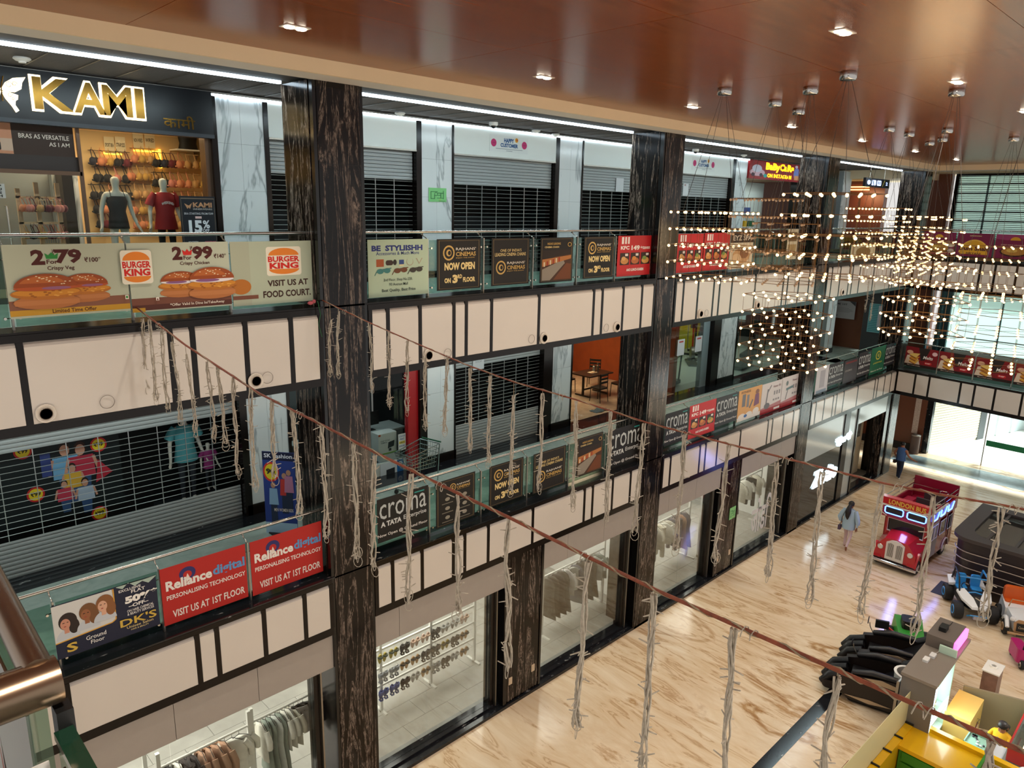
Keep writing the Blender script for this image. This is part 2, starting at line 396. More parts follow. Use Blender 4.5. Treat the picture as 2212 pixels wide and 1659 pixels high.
# ---- pillars
M_edge = mat('pillar_edge_strip', '0c0a0a', 0.15)
for i, (a, b) in enumerate(PIL):
    p = MB().box(a + 0.06, 0.0, 0, b - 0.06, 0.9, 12.46, M_pillar)
    p = p.build('pillar', kind='structure')
    e = MB().box(a, 0.012, 0, a + 0.06, 0.9, 12.46).box(b - 0.06, 0.012, 0, b, 0.9, 12.46)
    e.build('corner_strip', M_edge, p)
    side = MB().box(a - 0.012, 0.12, S1, a, 0.9, 12.46).build('side_slab', M_pillar, p)
    for z in (3.0, 6.2, 9.1, 11.3):
        MB().box(a + 0.06, -0.003, z, b - 0.06, 0.001, z + 0.006).build('stone_joint', M_blackm, p)

# ---- balcony fascias: frames, separate white panels, mullions, air nozzles
def nozzle(x, z, r, parent):
    o = MB().lathe([(r, 0), (r, 0.02), (r * 0.93, 0.03), (r * 0.6, 0.012), (r * 0.56, 0.03), (r * 0.46, 0.03), (r * 0.36, 0.012), (r * 0.36, 0.0), (0.001, 0.0)], (x, -0.012, z), 24, axis='y')
    o = o.build('air_nozzle', mat('nozzle_white', 'e4ddd2', 0.35), parent, smooth=40)
    MB().lathe([(r * 0.62, 0.030), (r * 0.62, 0.034), (r * 0.56, 0.034), (r * 0.56, 0.030)], (x, -0.012, z), 24, axis='y').build('nozzle_ring', mat('nozzle_dark_ring', '5a4a3c', 0.4), o)
    MB().lathe([(r * 0.33, 0.003), (r * 0.2, 0.004), (0.001, 0.005)], (x, -0.012, z), 20, axis='y').build('nozzle_throat', mat('nozzle_throat', '3a2c22', .5), o)
def capring(x, z, r, parent):
    MB().tube([(x + r * cos(2 * pi * k / 28), -0.02, z + r * sin(2 * pi * k / 28)) for k in range(28)], 0.0035, 4, closed=True).build('access_cap', mat('cap_outline', '6e6660', 0.5), parent)
def fascia(n, label, x0, x1, z0, z1, zt, zb, muls):
    root = thing('trim_%d' % n, label, None, kind='structure')
    MB().box(x0, 0.0, z1, x1, 0.08, zt).build('top_beam', M_black, root)
    MB().box(x0, 0.0, zb, x1, 0.08, z0).build('bottom_beam', M_black, root)
    MB().box(x0, 0.03, z0, x1, 0.06, z1).build('backing', M_black, root)
    ms = [x0 + 0.04] + [m for m in muls if x0 + 0.1 < m < x1 - 0.1] + [x1 - 0.02]
    mm = MB().box(-0.036, -0.004, z0, 0.036, 0.03, z1).mesh('mullion', M_black)
    for m in ms: inst('mullion', mm, root, (m, 0, 0))
    for a, b in zip(ms[:-1], ms[1:]):
        a += 0.036; b -= 0.036
        if b - a < 0.05: continue
        d = 0.045
        p = MB().box(a + 0.004, 0.0, z0 + 0.004, b - 0.004, 0.03, z1 - 0.06).build('panel', M_panel, root)
        MB().prism([(a + 0.004, 0.0, z1 - 0.062), (b - 0.004, 0.0, z1 - 0.062), (b - 0.004, 0.028, z1 - 0.004), (a + 0.004, 0.028, z1 - 0.004)], (0, 0.004, 0.002), M_panel_rim).build('panel_lip', parent=p)
    return root
TR = {}
k = 0
for fi, (z0, z1, zt, zb) in enumerate(((3.74, 4.55, 4.635, 3.60), (8.08, 9.08, 9.175, 7.96))):
    for bi, (a, b) in enumerate(BAY):
        k += 1
        TR[(fi, bi)] = fascia(k, None, a, b, z0, z1, zt, zb, [PIL[bi][1] + m for m in MUL])
for (bi, x, z, r) in ((0, 1.92, 8.20, .115), (0, 4.57, 8.21, .115), (1, 7.72, 8.20, .115), (1, 10.65, 8.19, .115), (1, 13.02, 8.19, .115), (2, 16.47, 8.2, .115), (2, 19.45, 8.2, .115), (3, 25.3, 8.2, .115)): nozzle(x, z, r, TR[(1, bi)])
for (bi, x, z) in ((0, 2.60, 8.23), (0, 4.75, 8.23), (1, 8.15, 8.18), (1, 10.29, 8.21), (1, 12.64, 8.21), (2, 16.75, 8.2)): capring(x, z, .085, TR[(1, bi)])
# grey headers over the ground-floor shops, in separate panels
jn = [XB, -0.9, 0.45, 1.75, 3.04, 4.33, 5.68, None, 6.52, 7.06, 9.75, None, 10.95, 11.73, 13.04, 14.42, None, 15.25, 15.76, 17.09, 18.4, None, 19.55, 20.8, 22.1, 23.12]
hd = thing('trim_20', None, None, kind='structure')
for a, b in zip(jn[:-1], jn[1:]):
    if a is None or b is None: continue
    MB().box(a + 0.004, 0.05, 2.95, b - 0.004, 0.30, 3.60).build('header_panel', M_grey_head, hd)
MB().box(XB, 0.09, 2.98, 23.12, 0.28, 3.60).build('header_core', M_blackm, hd)
# ---- shop windows on the ground floor
def shopwindow(n, a, b, joints=(), gm=None):
    root = thing('window_%d' % n, None, None, kind='structure')
    xs = [a] + list(joints) + [b]
    for p, q in zip(xs[:-1], xs[1:]): MB().box(p + 0.004, 0.27, 0.12, q - 0.004, 0.282, 2.97).build('pane', gm or M_shop_glass, root)
    MB().box(b, 0.2, 0.1, b + 0.10, 0.42, 2.97).build('jamb', M_black, root)
    MB().box(b + 0.1, 0.14, 0.1, b + 0.13, 0.3, 2.97).build('jamb_trim', M_steel_d, root)
    MB().box(a - 0.06, 0.2, 0.1, a, 0.42, 2.97).build('jamb', M_black, root)
    return root
shopwindow(1, -2.1, 5.36, (0.6, 3.0)); shopwindow(2, 6.62, 9.52, (7.85,)); shopwindow(3, 11.05, 14.12); shopwindow(4, 15.38, 18.14, (16.8,)); shopwindow(5, 19.66, 22.72, (21.4,))
# veined pilasters between the ground windows
for (a, b) in ((9.75, 10.92), (18.40, 19.55)):
    p = MB().box(a + 0.1, 0.05, 0.1, b - 0.06, 0.5, 3.6, M_pillar).build('pillar', kind='structure')
    MB().box(a, 0.03, 0.08, a + 0.1, 0.5, 3.6).box(b - 0.06, 0.03, 0.08, b, 0.5, 3.6).build('corner_strip', M_edge, p)
    for (u, zz) in ((a + 0.18, 0.52), (b - 0.28, 0.52)):
        MB().box(u, 0.035, zz, u + 0.10, 0.05, zz + 0.17, mat('socket_plate', 'c9b49a', 0.4)).build('socket_plate', parent=p)
# ground shop interior: white walls, ceiling
sw = MB().box(XB, 6.6, 0, 23.95, 6.8, 3.5).build('wall_shop_back', mat('shop_wall', 'd7d3ca', 0.7), kind='structure')
MB().box(XB, 0.42, 3.3, 23.95, 6.8, 3.5).build('ceiling_shop', M_white, kind='structure')
MB().box(15.3, 1.2, 0, 15.4, 6.6, 3.3).build('wall_shop_partition', M_white, kind='structure')
MB().box(23.8, 1.2, 0, 23.95, 6.6, 3.3).build('wall_shop_end', M_white, kind='structure')
M_skirt = mat('grey_skirting', '8f8a82', 0.5)
for a, b in ((5.86, 6.40), (10.42, 10.88), (14.98, 15.25), (19.3, 19.6), (23.60, 23.95)):
    c = MB().box(a, 0.52, 0.02, b, 1.14, 3.3).build('wall_shop_column', M_white, kind='structure')
    MB().box(a - 0.01, 0.51, 0.02, b + 0.01, 1.15, 0.12).build('skirting', M_skirt, c)
MB().box(19.285, 0.7, 0.42, 19.298, 0.86, 0.52).box(19.28, 0.73, 0.445, 19.286, 0.78, 0.495).build('wall_socket', M_white, tag(thing('socket_outlet', 'small white double socket low on the shop wall column', 'socket'), group=None))

# ---- ceiling of the atrium: separate wood panels
MB().box(-14, -18, CZ + 0.03, 37, -0.5, CZ + 0.2).build('ceiling_slab', M_blackm, kind='structure')
cl = thing('ceiling', None, None, kind='structure')
pm_ = MB().box(0.003, 0.003, 0, 3.697, 2.417, 0.03).mesh('wood_panel', M_wood_ceil)
for i in range(-4, 9):
    for j in range(7):
        x0 = -0.62 + 3.7 * i
        if x0 < 31.6: inst('wood_panel', pm_ if x0 + 3.7 <= 31.7 else MB().box(0.003, 0.003, 0, 31.69 - x0, 2.417, 0.03).mesh('wood_panel', M_wood_ceil), cl, (x0, -0.5 - 2.42 * (j + 1), CZ))
# cove: cream face and grey soffit around the edge
MB().box(-14, -0.5, 12.45, 31.7, -0.44, CZ + 0.03).build('trim_cove_face', M_cream, kind='structure')
MB().box(-14, -0.44, 12.45, 31.95, 0.02, 12.5).build('trim_cove_soffit', M_greyw, kind='structure')
MB().box(31.70, -18, 12.45, 31.76, -0.44, CZ + 0.03).build('trim_cove_face_far', M_cream, kind='structure')
MB().box(31.76, -18, 12.45, 32.4, -0.44, 12.5).build('trim_cove_soffit_far', M_greyw, kind='structure')
MB().box(31.70, -18, CZ + 0.03, 37, 12, CZ + 0.2).build('ceiling_far', M_blackm, kind='structure')
# corridor ceiling on the second floor: dark grille between two LED lines
cc = MB().box(XB, 0.02, 12.68, 33.5, 12, 12.8).build('ceiling_corridor', M_curtain_dark, kind='structure')
MB().box(XB, 0.02, 12.50, 31.95, 0.80, 12.68).build('ceiling_edge_band', mat('dark_grey_band', '4a4846', 0.6), cc)
g = MB(); y = 0.98
M_gr = mat('grille_bar', '5a5650', 0.5)
while y < 3.4: g.box(XB, y, 12.60, 33.0, y + 0.012, 12.65); y += 0.062
x = XB
while x < 33: g.box(x, 0.95, 12.59, x + 0.02, 3.4, 12.65); x += 0.62
g.build('grille_bars', M_gr, cc, kind='stuff')
for bi, (a, b) in enumerate(BAY):
    where = ['in front of the lingerie shop', 'over the middle shutters', 'over the Baby Cars shop', 'over the restroom passage'][bi]
    l1 = thing('led_strip', 'bright cool white light line along the ceiling edge ' + where, 'light strip', ((a + b) / 2, 0.9, 12.5))
    MB().box(a - (a + b) / 2 + .02, -0.035, -0.03, b - (a + b) / 2 - .02, 0.035, 0.02).build('diffuser', M_led, l1)
    MB().box(a - (a + b) / 2, -0.06, 0.02, b - (a + b) / 2, 0.06, 0.06).build('channel', M_steel_d, l1)
    lamp('led_glow', 'AREA', ((a + b) / 2, 0.9, 12.44), 95, (0.76, 0.95, 0.98), shape='RECTANGLE', size=b - a - 0.1, size_y=0.08, to=((a + b) / 2, 1.6, 9))
l2 = thing('led_strip', 'thin cool white light line above the second floor shopfronts', 'light strip', (14, 3.28, 12.52))
MB().box(-18, -0.02, -0.015, 17.4, 0.02, 0.02).build('diffuser', M_led, l2)
MB().box(-18, -0.03, 0.02, 17.4, 0.03, 0.05).build('channel', M_steel_d, l2)
# ceiling lamps over the atrium: square twin downlights
DLX = [0.38 + 4.04 * i for i in range(8)]
k = 0
for row, yy in ((0, -1.9), (1, -6.32), (2, -10.7)):
    for i, x in enumerate(DLX):
        if row == 2 and i > 5: continue
        vis = (row == 0 and i > 0) or (row == 1 and x > 8)
        lab = '%s recessed twin ceiling downlight in the row above the balcony edge' % SMALL[i] if row == 0 else 'recessed twin downlight in the dark wood ceiling over the atrium, %s of row %s' % (SMALL[i], ['one', 'two', 'three'][row])
        if row == 1 and i == 2: lab = 'large bright square downlight in the wood ceiling above the chandelier canopies'
        d = thing('ceiling_light', lab, 'ceiling light', (x, yy, CZ), group='square downlights in the wood ceiling')
        MB().box(-.15, -.09, -0.008, .15, .09, 0.0).build('trim_plate', mat('downlight_trim', 'd8d2c6', 0.4), d)
        bl = MB()
        for s in (-1, 1): bl.lathe([(0.06, -0.012), (0.055, -0.02), (0.001, -0.028)], (s * .072, 0, 0), 14)
        bl.build('lens', noem(M_bulb_w), d)
        lamp('downlight', 'SPOT', (x, yy, CZ - 0.06), 330, (1.0, 0.91, 0.78), spot_size=radians(105), spot_blend=0.8, shadow_soft_size=0.1, to=(x, yy, 0))

# ---- back walls of the corridors
def pilaster(x0, x1, zb, zt, label=None, Y=3.3):
    root = thing('wall_pilaster', None, None, kind='structure')
    MB().box(x0, Y + 0.02, zb, x1, Y + 0.22, zt).build('core', mat('joint_grey', '7e8587', 0.6), root)
    n = max(2, int(round((zt - zb) / 0.85))); h = (zt - zb) / n; wq = (x1 - x0) / 2
    for i in range(n):
        for j in range(2):
            MB().box(x0 + j * wq + 0.002, Y, zb + i * h + 0.002, x0 + (j + 1) * wq - 0.002, Y + 0.03, zb + (i + 1) * h - 0.002).build('tile', M_white_marble, root)
    return root
for a, b in ((5.66, 6.53), (10.12, 10.98), (14.55, 15.45), (18.98, 19.85), (23.42, 24.22), (32.38, 33.2)): pilaster(a, b, S2 + 0.1, 12.55)
for a, b in ((5.86, 6.70), (10.23, 11.06), (14.56, 15.34), (23.38, 24.5), (32.45, 33.3)):
    pilaster(a, b, S1 + 0.22, 7.96)
    MB().box(a - 0.1, 3.28, S1, b + 0.06, 3.5, S1 + 0.22).build('baseboard_pilaster', M_black, kind='structure')
for a, b in ((5.56, 5.66), (6.53, 6.62), (9.98, 10.12), (10.98, 11.03), (14.40, 14.55), (15.45, 15.50), (18.85, 18.98), (23.2, 23.42)):
    MB().box(a, 3.28, S2, b, 3.6, 12.55).build('wall_jamb', M_black, kind='structure')
for a, b in ((5.72, 5.86), (6.70, 6.76), (10.02, 10.23), (11.06, 11.1), (14.20, 14.56), (15.34, 15.39), (22.9, 23.38), (24.5, 24.56)):
    MB().box(a, 3.28, S1, b, 3.6, 7.96).build('wall_jamb', M_black, kind='structure')
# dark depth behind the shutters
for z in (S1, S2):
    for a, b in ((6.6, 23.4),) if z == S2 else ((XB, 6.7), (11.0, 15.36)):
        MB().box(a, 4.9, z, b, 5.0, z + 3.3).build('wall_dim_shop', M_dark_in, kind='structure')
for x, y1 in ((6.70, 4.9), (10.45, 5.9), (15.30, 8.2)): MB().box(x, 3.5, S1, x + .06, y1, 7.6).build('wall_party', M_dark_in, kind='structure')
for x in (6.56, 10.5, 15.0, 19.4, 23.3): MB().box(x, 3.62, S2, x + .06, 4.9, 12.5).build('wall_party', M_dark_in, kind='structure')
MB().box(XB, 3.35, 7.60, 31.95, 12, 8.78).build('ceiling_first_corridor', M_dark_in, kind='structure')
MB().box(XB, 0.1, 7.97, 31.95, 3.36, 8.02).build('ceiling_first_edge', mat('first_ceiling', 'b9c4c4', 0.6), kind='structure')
MB().box(XB, 6.5, S2, 6.62, 6.6, 12.6).build('wall_lingerie_back', mat('warm_cream_wall', 'e8c48e', 0.7), kind='structure')
# ambient lamps of the first-floor corridor ceiling
for bi, (a, b) in enumerate(BAY):
    lamp('corridor_lamp', 'AREA', ((a + b) / 2, 1.9, 7.93), 55, (0.80, 0.96, 0.95), shape='RECTANGLE', size=b - a - 0.6, size_y=0.3, to=((a + b) / 2, 1.9, 0))
# lamps of the ground floor shops
for x in (0.5, 3.2, 8.0, 12.5, 16.8, 21.0):
    lamp('shop_lamp', 'AREA', (x, 2.6, 3.25), 150, (1.0, 0.95, 0.86), shape='RECTANGLE', size=2.4, size_y=2.6, to=(x, 2.6, 0))
# ------------------------------------------------------------------ glass railings
def railing(label, x0, x1, z, posts, ya=0.22):
    root = thing('glass_railing', label, 'railing', ((x0 + x1) / 2, ya, z), group='glass balcony railings'); cx = (x0 + x1) / 2
    MB().cyl((x0 - cx, 0.16, 1.09), (x1 - cx, 0.16, 1.09), 0.026, n=12).build('handrail', M_steel, root, smooth=50)
    xs = [x0 + 0.02] + posts + [x1 - 0.02]
    for a, b in zip(xs[:-1], xs[1:]):
        MB().box(a + 0.03 - cx, -0.006, 0.04, b - 0.03 - cx, 0.006, 0.96).build('pane', M_rail_glass, root)
    pm = MB().box(-0.011, -0.012, 0, 0.011, 0.034, 0.98).box(-0.011, 0.03, 0.0, 0.011, 0.05, 0.6).mesh('post', M_steel_d)
    am = MB().tube([(0, 0.01, 0.96), (0.0, 0.05, 1.0), (0, 0.12, 1.02), (0, 0.16, 1.07)], 0.009, 6).cyl((-0.012, 0.16, 1.062), (0.012, 0.16, 1.062), 0.02, n=8).mesh('rail_arm', M_steel)
    sm = MB()
    for zz in (0.14, 0.82):
        for sx in (-1, 1):
            sm.cyl((sx * 0.075, -0.02, zz), (sx * 0.075, 0.012, zz), 0.017, n=8).tube([(sx * 0.075, 0.012, zz), (0, 0.02, zz)], 0.008, 5)
    sm = sm.mesh('glass_clamp', M_steel)
    for p in posts:
        o = inst('post', pm, root, (p - cx, 0, 0)); inst('rail_arm', am, root, (p - cx, 0, 0)); inst('glass_clamp', sm, o)
    return root
for fi, z in enumerate((S1, S2)):
    for bi, (a, b) in enumerate(BAY):
        p0 = PIL[bi][1]; ps = [p0 + d for d in (1.38, 2.68, 3.99, 5.31, 6.61)]
        railing('glass balcony railing with steel handrail on the %s floor, %s bay' % (['first', 'second'][fi], ['first', 'second', 'third', 'last'][bi]), a, b, z, ps)

# ------------------------------------------------------------------ posters clipped to the railings
PY = 0.186
def psh(xl, xr, yt, yb, base): return pxsheet(xl, xr, yt, yb, PY, base, t=0.008)
def burger(s, cx, cy, w_, h_, cream=False):
    s.ell(cx, cy - h_ * .30, w_ * .50, h_ * .20, 'b5713f'); s.rect(cx - w_ * .48, cy - h_ * .38, cx + w_ * .48, cy - h_ * .25, 'c07c48')
    s.ell(cx, cy - h_ * .06, w_ * .53, h_ * .17, 'b8702a'); s.ell(cx, cy - h_ * .03, w_ * .50, h_ * .11, 'd0892f')
    rnd = random.Random(3)
    for i in range(14): s.ell(cx + w_ * rnd.uniform(-.45, .45), cy + h_ * rnd.uniform(-.15, .02), w_ * .03, h_ * .02, rnd.choice(('e3a548', '9c5a1e')), n=6)
    if cream:
        s.ell(cx, cy + h_ * .10, w_ * .46, h_ * .09, 'e9e2e4'); s.ell(cx - w_ * .1, cy + h_ * .08, w_ * .25, h_ * .05, '8a5a86')
    else:
        s.ell(cx, cy + h_ * .09, w_ * .48, h_ * .08, 'b5552a'); s.ell(cx + w_ * .15, cy + h_ * .08, w_ * .22, h_ * .045, '96607e')
    s.ell(cx, cy + h_ * .12, w_ * .47, h_ * .36, '9a4a20', 0, pi, 18); s.ell(cx - w_ * .05, cy + h_ * .18, w_ * .34, h_ * .24, 'b9652f', 0.2, pi - .2, 14)
    for i in range(18):
        a = rnd.uniform(0.3, 2.8); q = rnd.uniform(.4, .95); s.ell(cx + w_ * .45 * q * cos(a), cy + h_ * (.12 + .33 * q * sin(a)), w_ * .018, h_ * .014, 'f0d9b0', n=6)
def bklogo(s, cx, cy, w_, h_):
    s.rr(cx - w_ * .55, cy - h_ * .55, cx + w_ * .55, cy + h_ * .55, 'ece6d2', .03)
    s.ell(cx, cy + h_ * .22, w_ * .48, h_ * .28, 'e8852c', 0, pi, 16); s.ell(cx, cy - h_ * .30, w_ * .48, h_ * .20, 'e8852c', pi, 2 * pi, 16)
    s.text('BURGER', cx - w_ * .5, cy - h_ * .03, cx + w_ * .5, cy + h_ * .19, 'd3281e', .04); s.text('KING', cx - w_ * .46, cy - h_ * .29, cx + w_ * .46, cy - h_ * .05, 'd3281e', .05)
s = psh(12, 276, 527, 681, 'b9bfa8')
s.rect(0, 0.10, 1, 0.24, '8a5a44'); s.rect(0, 0.03, 1, 0.11, 'c8962c'); s.text('Limited Time Offer', .33, .045, .70, .10, '4a1d12', .02)
s.text('2', .21, .72, .32, .93, '4e1a12', .05); s.text('79', .40, .73, .62, .93, '4e1a12', .05); s.text('₹', .38, .86, .405, .93, '4e1a12'); s.text('For', .33, .73, .42, .79, '4e1a12', .02)
s.poly([(.33, .80), (.42, .80), (.43, .88), (.40, .85), (.375, .89), (.35, .85), (.32, .88)], '2f8a3c'); s.text('₹100*', .64, .74, .78, .81, '4e1a12', .02); s.text('Crispy Veg', .33, .63, .55, .70, '4e1a12', .015)
burger(s, .62, .38, .42, .42); burger(s, .30, .36, .54, .50); s.rect(.955, .18, .985, .24, 'eae6d8'); s.ell(.97, .21, .01, .02, '2f8a3c')
s.build('advertising_banner', label='pale banner with two veg burgers and 2 for 79 offer on the railing', cat='banner', group='banners on the second floor railing')
s = psh(279, 497, 523.5, 668, 'bdc3ad')
s.rect(0, 0.06, 1, 0.20, '7a4a38'); s.rect(0, .02, 1, .10, '5a2f24'); s.text('*Offer Valid In Dine In/TakeAway', .36, .045, .92, .10, 'ece2d2', .01); s.rect(0, 0.0, .12, .06, 'c8962c')
s.text('2', .42, .74, .52, .94, '4e1a12', .05); s.text('99', .62, .74, .83, .94, '4e1a12', .05); s.text('₹', .60, .87, .625, .94, '4e1a12'); s.text('For', .53, .74, .61, .80, '4e1a12', .02)
s.poly([(.53, .81), (.61, .81), (.62, .89), (.59, .86), (.57, .90), (.55, .86), (.52, .89)], 'cf2a22'); s.text('₹140*', .84, .75, .97, .82, '4e1a12', .02); s.text('Crispy Chicken', .49, .65, .79, .715, '4e1a12', .015)
burger(s, .48, .38, .42, .40, True); burger(s, .80, .38, .50, .50, True); bklogo(s, .07, .66, .26, .44); s.rect(.22, .16, .25, .21, 'eae6d8'); s.poly([(.225, .165), (.245, .165), (.235, .20)], '7a2a1e')
s.build('advertising_banner', label='pale banner with chicken burgers, 2 for 99, and round burger logo', cat='banner', group='banners on the second floor railing')
s = psh(500, 674, 521, 656, 'b3bda6')
s.rect(0, .0, .22, 1, 'aeb39c'); bklogo(s, .64, .68, .40, .42)
s.text('VISIT US AT', .42, .28, .94, .38, '3a1a10', .03); s.text('FOOD COURT.', .36, .10, .97, .21, '3a1a10', .03); s.rect(0, .1, .3, .16, '7a4a38')
s.ell(.10, .30, .12, .12, 'b8702a')
s.build('advertising_banner', label='pale green banner reading VISIT US AT FOOD COURT beside the first pillar', cat='banner', group='banners on the second floor railing')
s = psh(795, 925, 517, 639, 'b5c9ae')
s.text('BE  STYLIISHH', .06, .80, .90, .90, '27347a', .05); s.text('Accessories & Much More', .13, .73, .84, .79, '27347a', .01)
s.rect(.13, .53, .25, .66, 'a8552c'); s.rr(.28, .55, .40, .64, '3c2a22', .03); s.ell(.43, .60, .03, .05, '2a2522'); s.rect(.50, .56, .58, .64, '2e4a86'); s.rect(.50, .53, .58, .56, 'd9cfa0')
s.ell(.68, .60, .06, .07, 'a9a08a'); s.ell(.68, .61, .05, .065, 'b5c9ae'); s.poly([(.78, .66), (.90, .66), (.84, .55)], 'a9a08a'); s.poly([(.80, .66), (.88, .66), (.84, .58)], 'b5c9ae')
for cx, c in ((.24, '3f7f7c'), (.52, '6b3f24'), (.78, '3a352f')):
    s.ell(cx - .05, .45, .055, .045, c); s.ell(cx + .06, .46, .055, .045, c); s.line([(cx - .10, .47), (cx + .13, .50)], .012, c); s.line([(cx - .10, .46), (cx - .14, .38)], .01, c)
s.text('2nd Floor, Shop No.220,', .24, .26, .72, .32, '2d3b3a', .005); s.text('93 Avenue Mall', .33, .19, .64, .24, '2d3b3a', .005); s.text('Best Quality, Best Price', .21, .07, .77, .14, '2d3b3a', .01)
s.build('advertising_banner', label='light green BE STYLIISHH accessories banner with sunglasses pictures', cat='banner', group='banners on the second floor railing')
GOLD = 'c9a45c'; GOLDL = 'e2c98a'
def rj_logo(s, cx, cy, r, x0, x1, y0, y1):
    ar = s.w / s.h
    s.ell(cx, cy, r, r * ar, GOLD); s.ell(cx, cy, r * .78, r * .78 * ar, '15100c'); s.ell(cx, cy, r * .45, r * .45 * ar, GOLD); s.ell(cx + r * .1, cy, r * .26, r * .30 * ar, '15100c')
    m = (y0 + y1) / 2
    s.text("RAJHANS'", x0, m + (y1 - y0) * .10, x1, y1, 'e8e0d0', .005); s.text('CINEMAS', x0, y0, x1, m + (y1 - y0) * .0, GOLD, .02); s.text('ENJOY THE SHOW', x0, y0 - (y1 - y0) * .28, x1 * .95 + x0 * .05, y0 - (y1 - y0) * .13, GOLD, .01)
def rframe(s):
    for a in ((.04, .03, .96, .035), (.04, .965, .96, .97), (.04, .03, .048, .97), (.952, .03, .96, .97)): s.rect(*a, '8a744c')
def rj_open(args, label, group):
    s = psh(*args, '14100d'); rframe(s); rj_logo(s, .26, .73, .13, .42, .88, .66, .83)
    s.text('NOW OPEN', .16, .39, .86, .54, GOLDL, .05); s.text('ON', .16, .14, .30, .24, GOLDL, .05); s.text('3', .34, .13, .46, .30, GOLDL, .06); s.text('RD', .46, .22, .56, .30, GOLDL, .04); s.text('FLOOR', .58, .14, .87, .24, GOLDL, .05)
    return s.build('cinema_poster', label=label, cat='poster', group=group)
def rj_chain(args, label, group):
    s = psh(*args, '1a1511'); rframe(s); s.text("ONE OF INDIA'S", .22, .71, .78, .77, GOLDL, .005); s.text('LEADING CINEMA CHAINS', .08, .62, .90, .69, GOLDL, .01); rj_logo(s, .24, .38, .13, .40, .88, .33, .50)
    return s.build('cinema_poster', label=label, cat='poster', group=group)
def rj_photo(args, label, group):
    s = psh(*args, '1a1511'); rframe(s); s.rect(.06, .05, .94, .72, '4a2d1a'); s.poly([(.06, .72), (.94, .72), (.94, .62), (.45, .58), (.06, .45)], '2a1c12')
    s.poly([(.06, .30), (.70, .50), (.75, .42), (.30, .05), (.06, .05)], '8f8577'); s.poly([(.40, .05), (.80, .42), (.94, .40), (.94, .05)], '6f3c1c'); s.poly([(.06, .52), (.94, .60), (.94, .52), (.06, .36)], 'b0713a')
    for i in range(6): s.rect(.10 + .09 * i, .36 + .02 * i, .14 + .09 * i, .46 + .02 * i, '9a2f22' if i % 2 else 'd9c9a8')
    s.text("INDIA'S LEADING", .20, .84, .60, .89, GOLD, .02); s.text('CINEMA CHAIN', .12, .77, .55, .81, GOLDL, .02); s.ell(.88, .84, .06, .05, GOLD); s.ell(.88, .84, .045, .037, '15100c')
    return s.build('cinema_poster', label=label, cat='poster', group=group)
G2 = 'posters on the second floor railing'; G1 = 'posters on the first floor railing'
rj_open((944, 1038, 516, 625), 'black and gold cinema poster NOW OPEN ON 3RD FLOOR beside the green banner', G2)
rj_chain((1062, 1143, 514, 615), 'dark cinema poster ONE OF INDIA\'S LEADING CINEMA CHAINS on second floor', G2)
rj_photo((1167, 1237, 513, 609), 'cinema lobby photo poster on the second floor railing', G2)
rj_open((1261, 1326, 511, 600), 'black and gold NOW OPEN cinema poster next to the red chicken poster', G2)
def kfc(args, label, group):
    s = psh(*args, 'c2262a'); s.rect(.10, .80, .16, .97, 'f0e6e0'); s.rect(.19, .80, .24, .97, 'f0e6e0'); s.rect(.27, .80, .32, .97, 'f0e6e0'); s.text('KFC', .08, .66, .32, .75, 'f4eee8', .04)
    s.text('149', .38, .64, .62, .76, 'f4eee8', .04); s.text('+taxes', .64, .66, .92, .74, 'f4eee8', .02)
    for i in range(3):
        x = .07 + .30 * i; s.rect(x, .28, x + .26, .58, '33201a'); s.ell(x + .13, .38, .11, .08, ['c98a4a', 'b9693a', 'cf9a52'][i]); s.ell(x + .10, .44, .06, .05, ['d9a868', 'd58a3e', '7f9a4a'][i]); s.rect(x + .14, .50, x + .22, .56, 'e8e0d8')
    s.text('AAO LUNCH KAREIN', .26, .12, .76, .19, 'f4eee8', .04)
    return s.build('food_poster', label=label, cat='poster', group=group)
kfc((1334, 1408, 509, 595), 'red chicken lunch poster against the second pillar, second floor', G2)
kfc((1462, 1518, 505, 588), 'red chicken lunch poster just past the second pillar, behind the chandelier', G2)
kfc((1520, 1575, 503, 583), 'second red chicken lunch poster past the second pillar', G2)
s = psh(1577, 1626, 502, 580, 'd9cdb0'); s.rect(0, .72, 1, 1, '3a2a1e'); s.text('EYZ SPA', .1, .78, .9, .92, 'e6dcc8', .02); s.ell(.5, .36, .38, .22, 'c79a68'); s.ell(.62, .42, .2, .14, '8a5a34'); s.ell(.3, .3, .2, .12, 'dcb98c')
s.build('food_poster', label='cream poster with a reclining figure beside the red posters', cat='poster', group=G2)
s = psh(1700, 1722, 495, 560, 'c9bfa4'); s.rect(.1, .1, .9, .5, 'a58a5a'); s.rect(.1, .6, .9, .9, '6a5638'); s.build('food_poster', label='small tan poster on the railing before the third pillar', cat='poster', group=G2)
s = psh(1838, 1890, 528, 560, 'd2c4a0'); s.ell(.5, .5, .3, .35, '8f7140'); s.text('FOOD', .2, .05, .8, .2, '4a3418', .02); s.build('food_poster', label='pale tan poster on the second floor railing past the third pillar', cat='poster', group=G2)
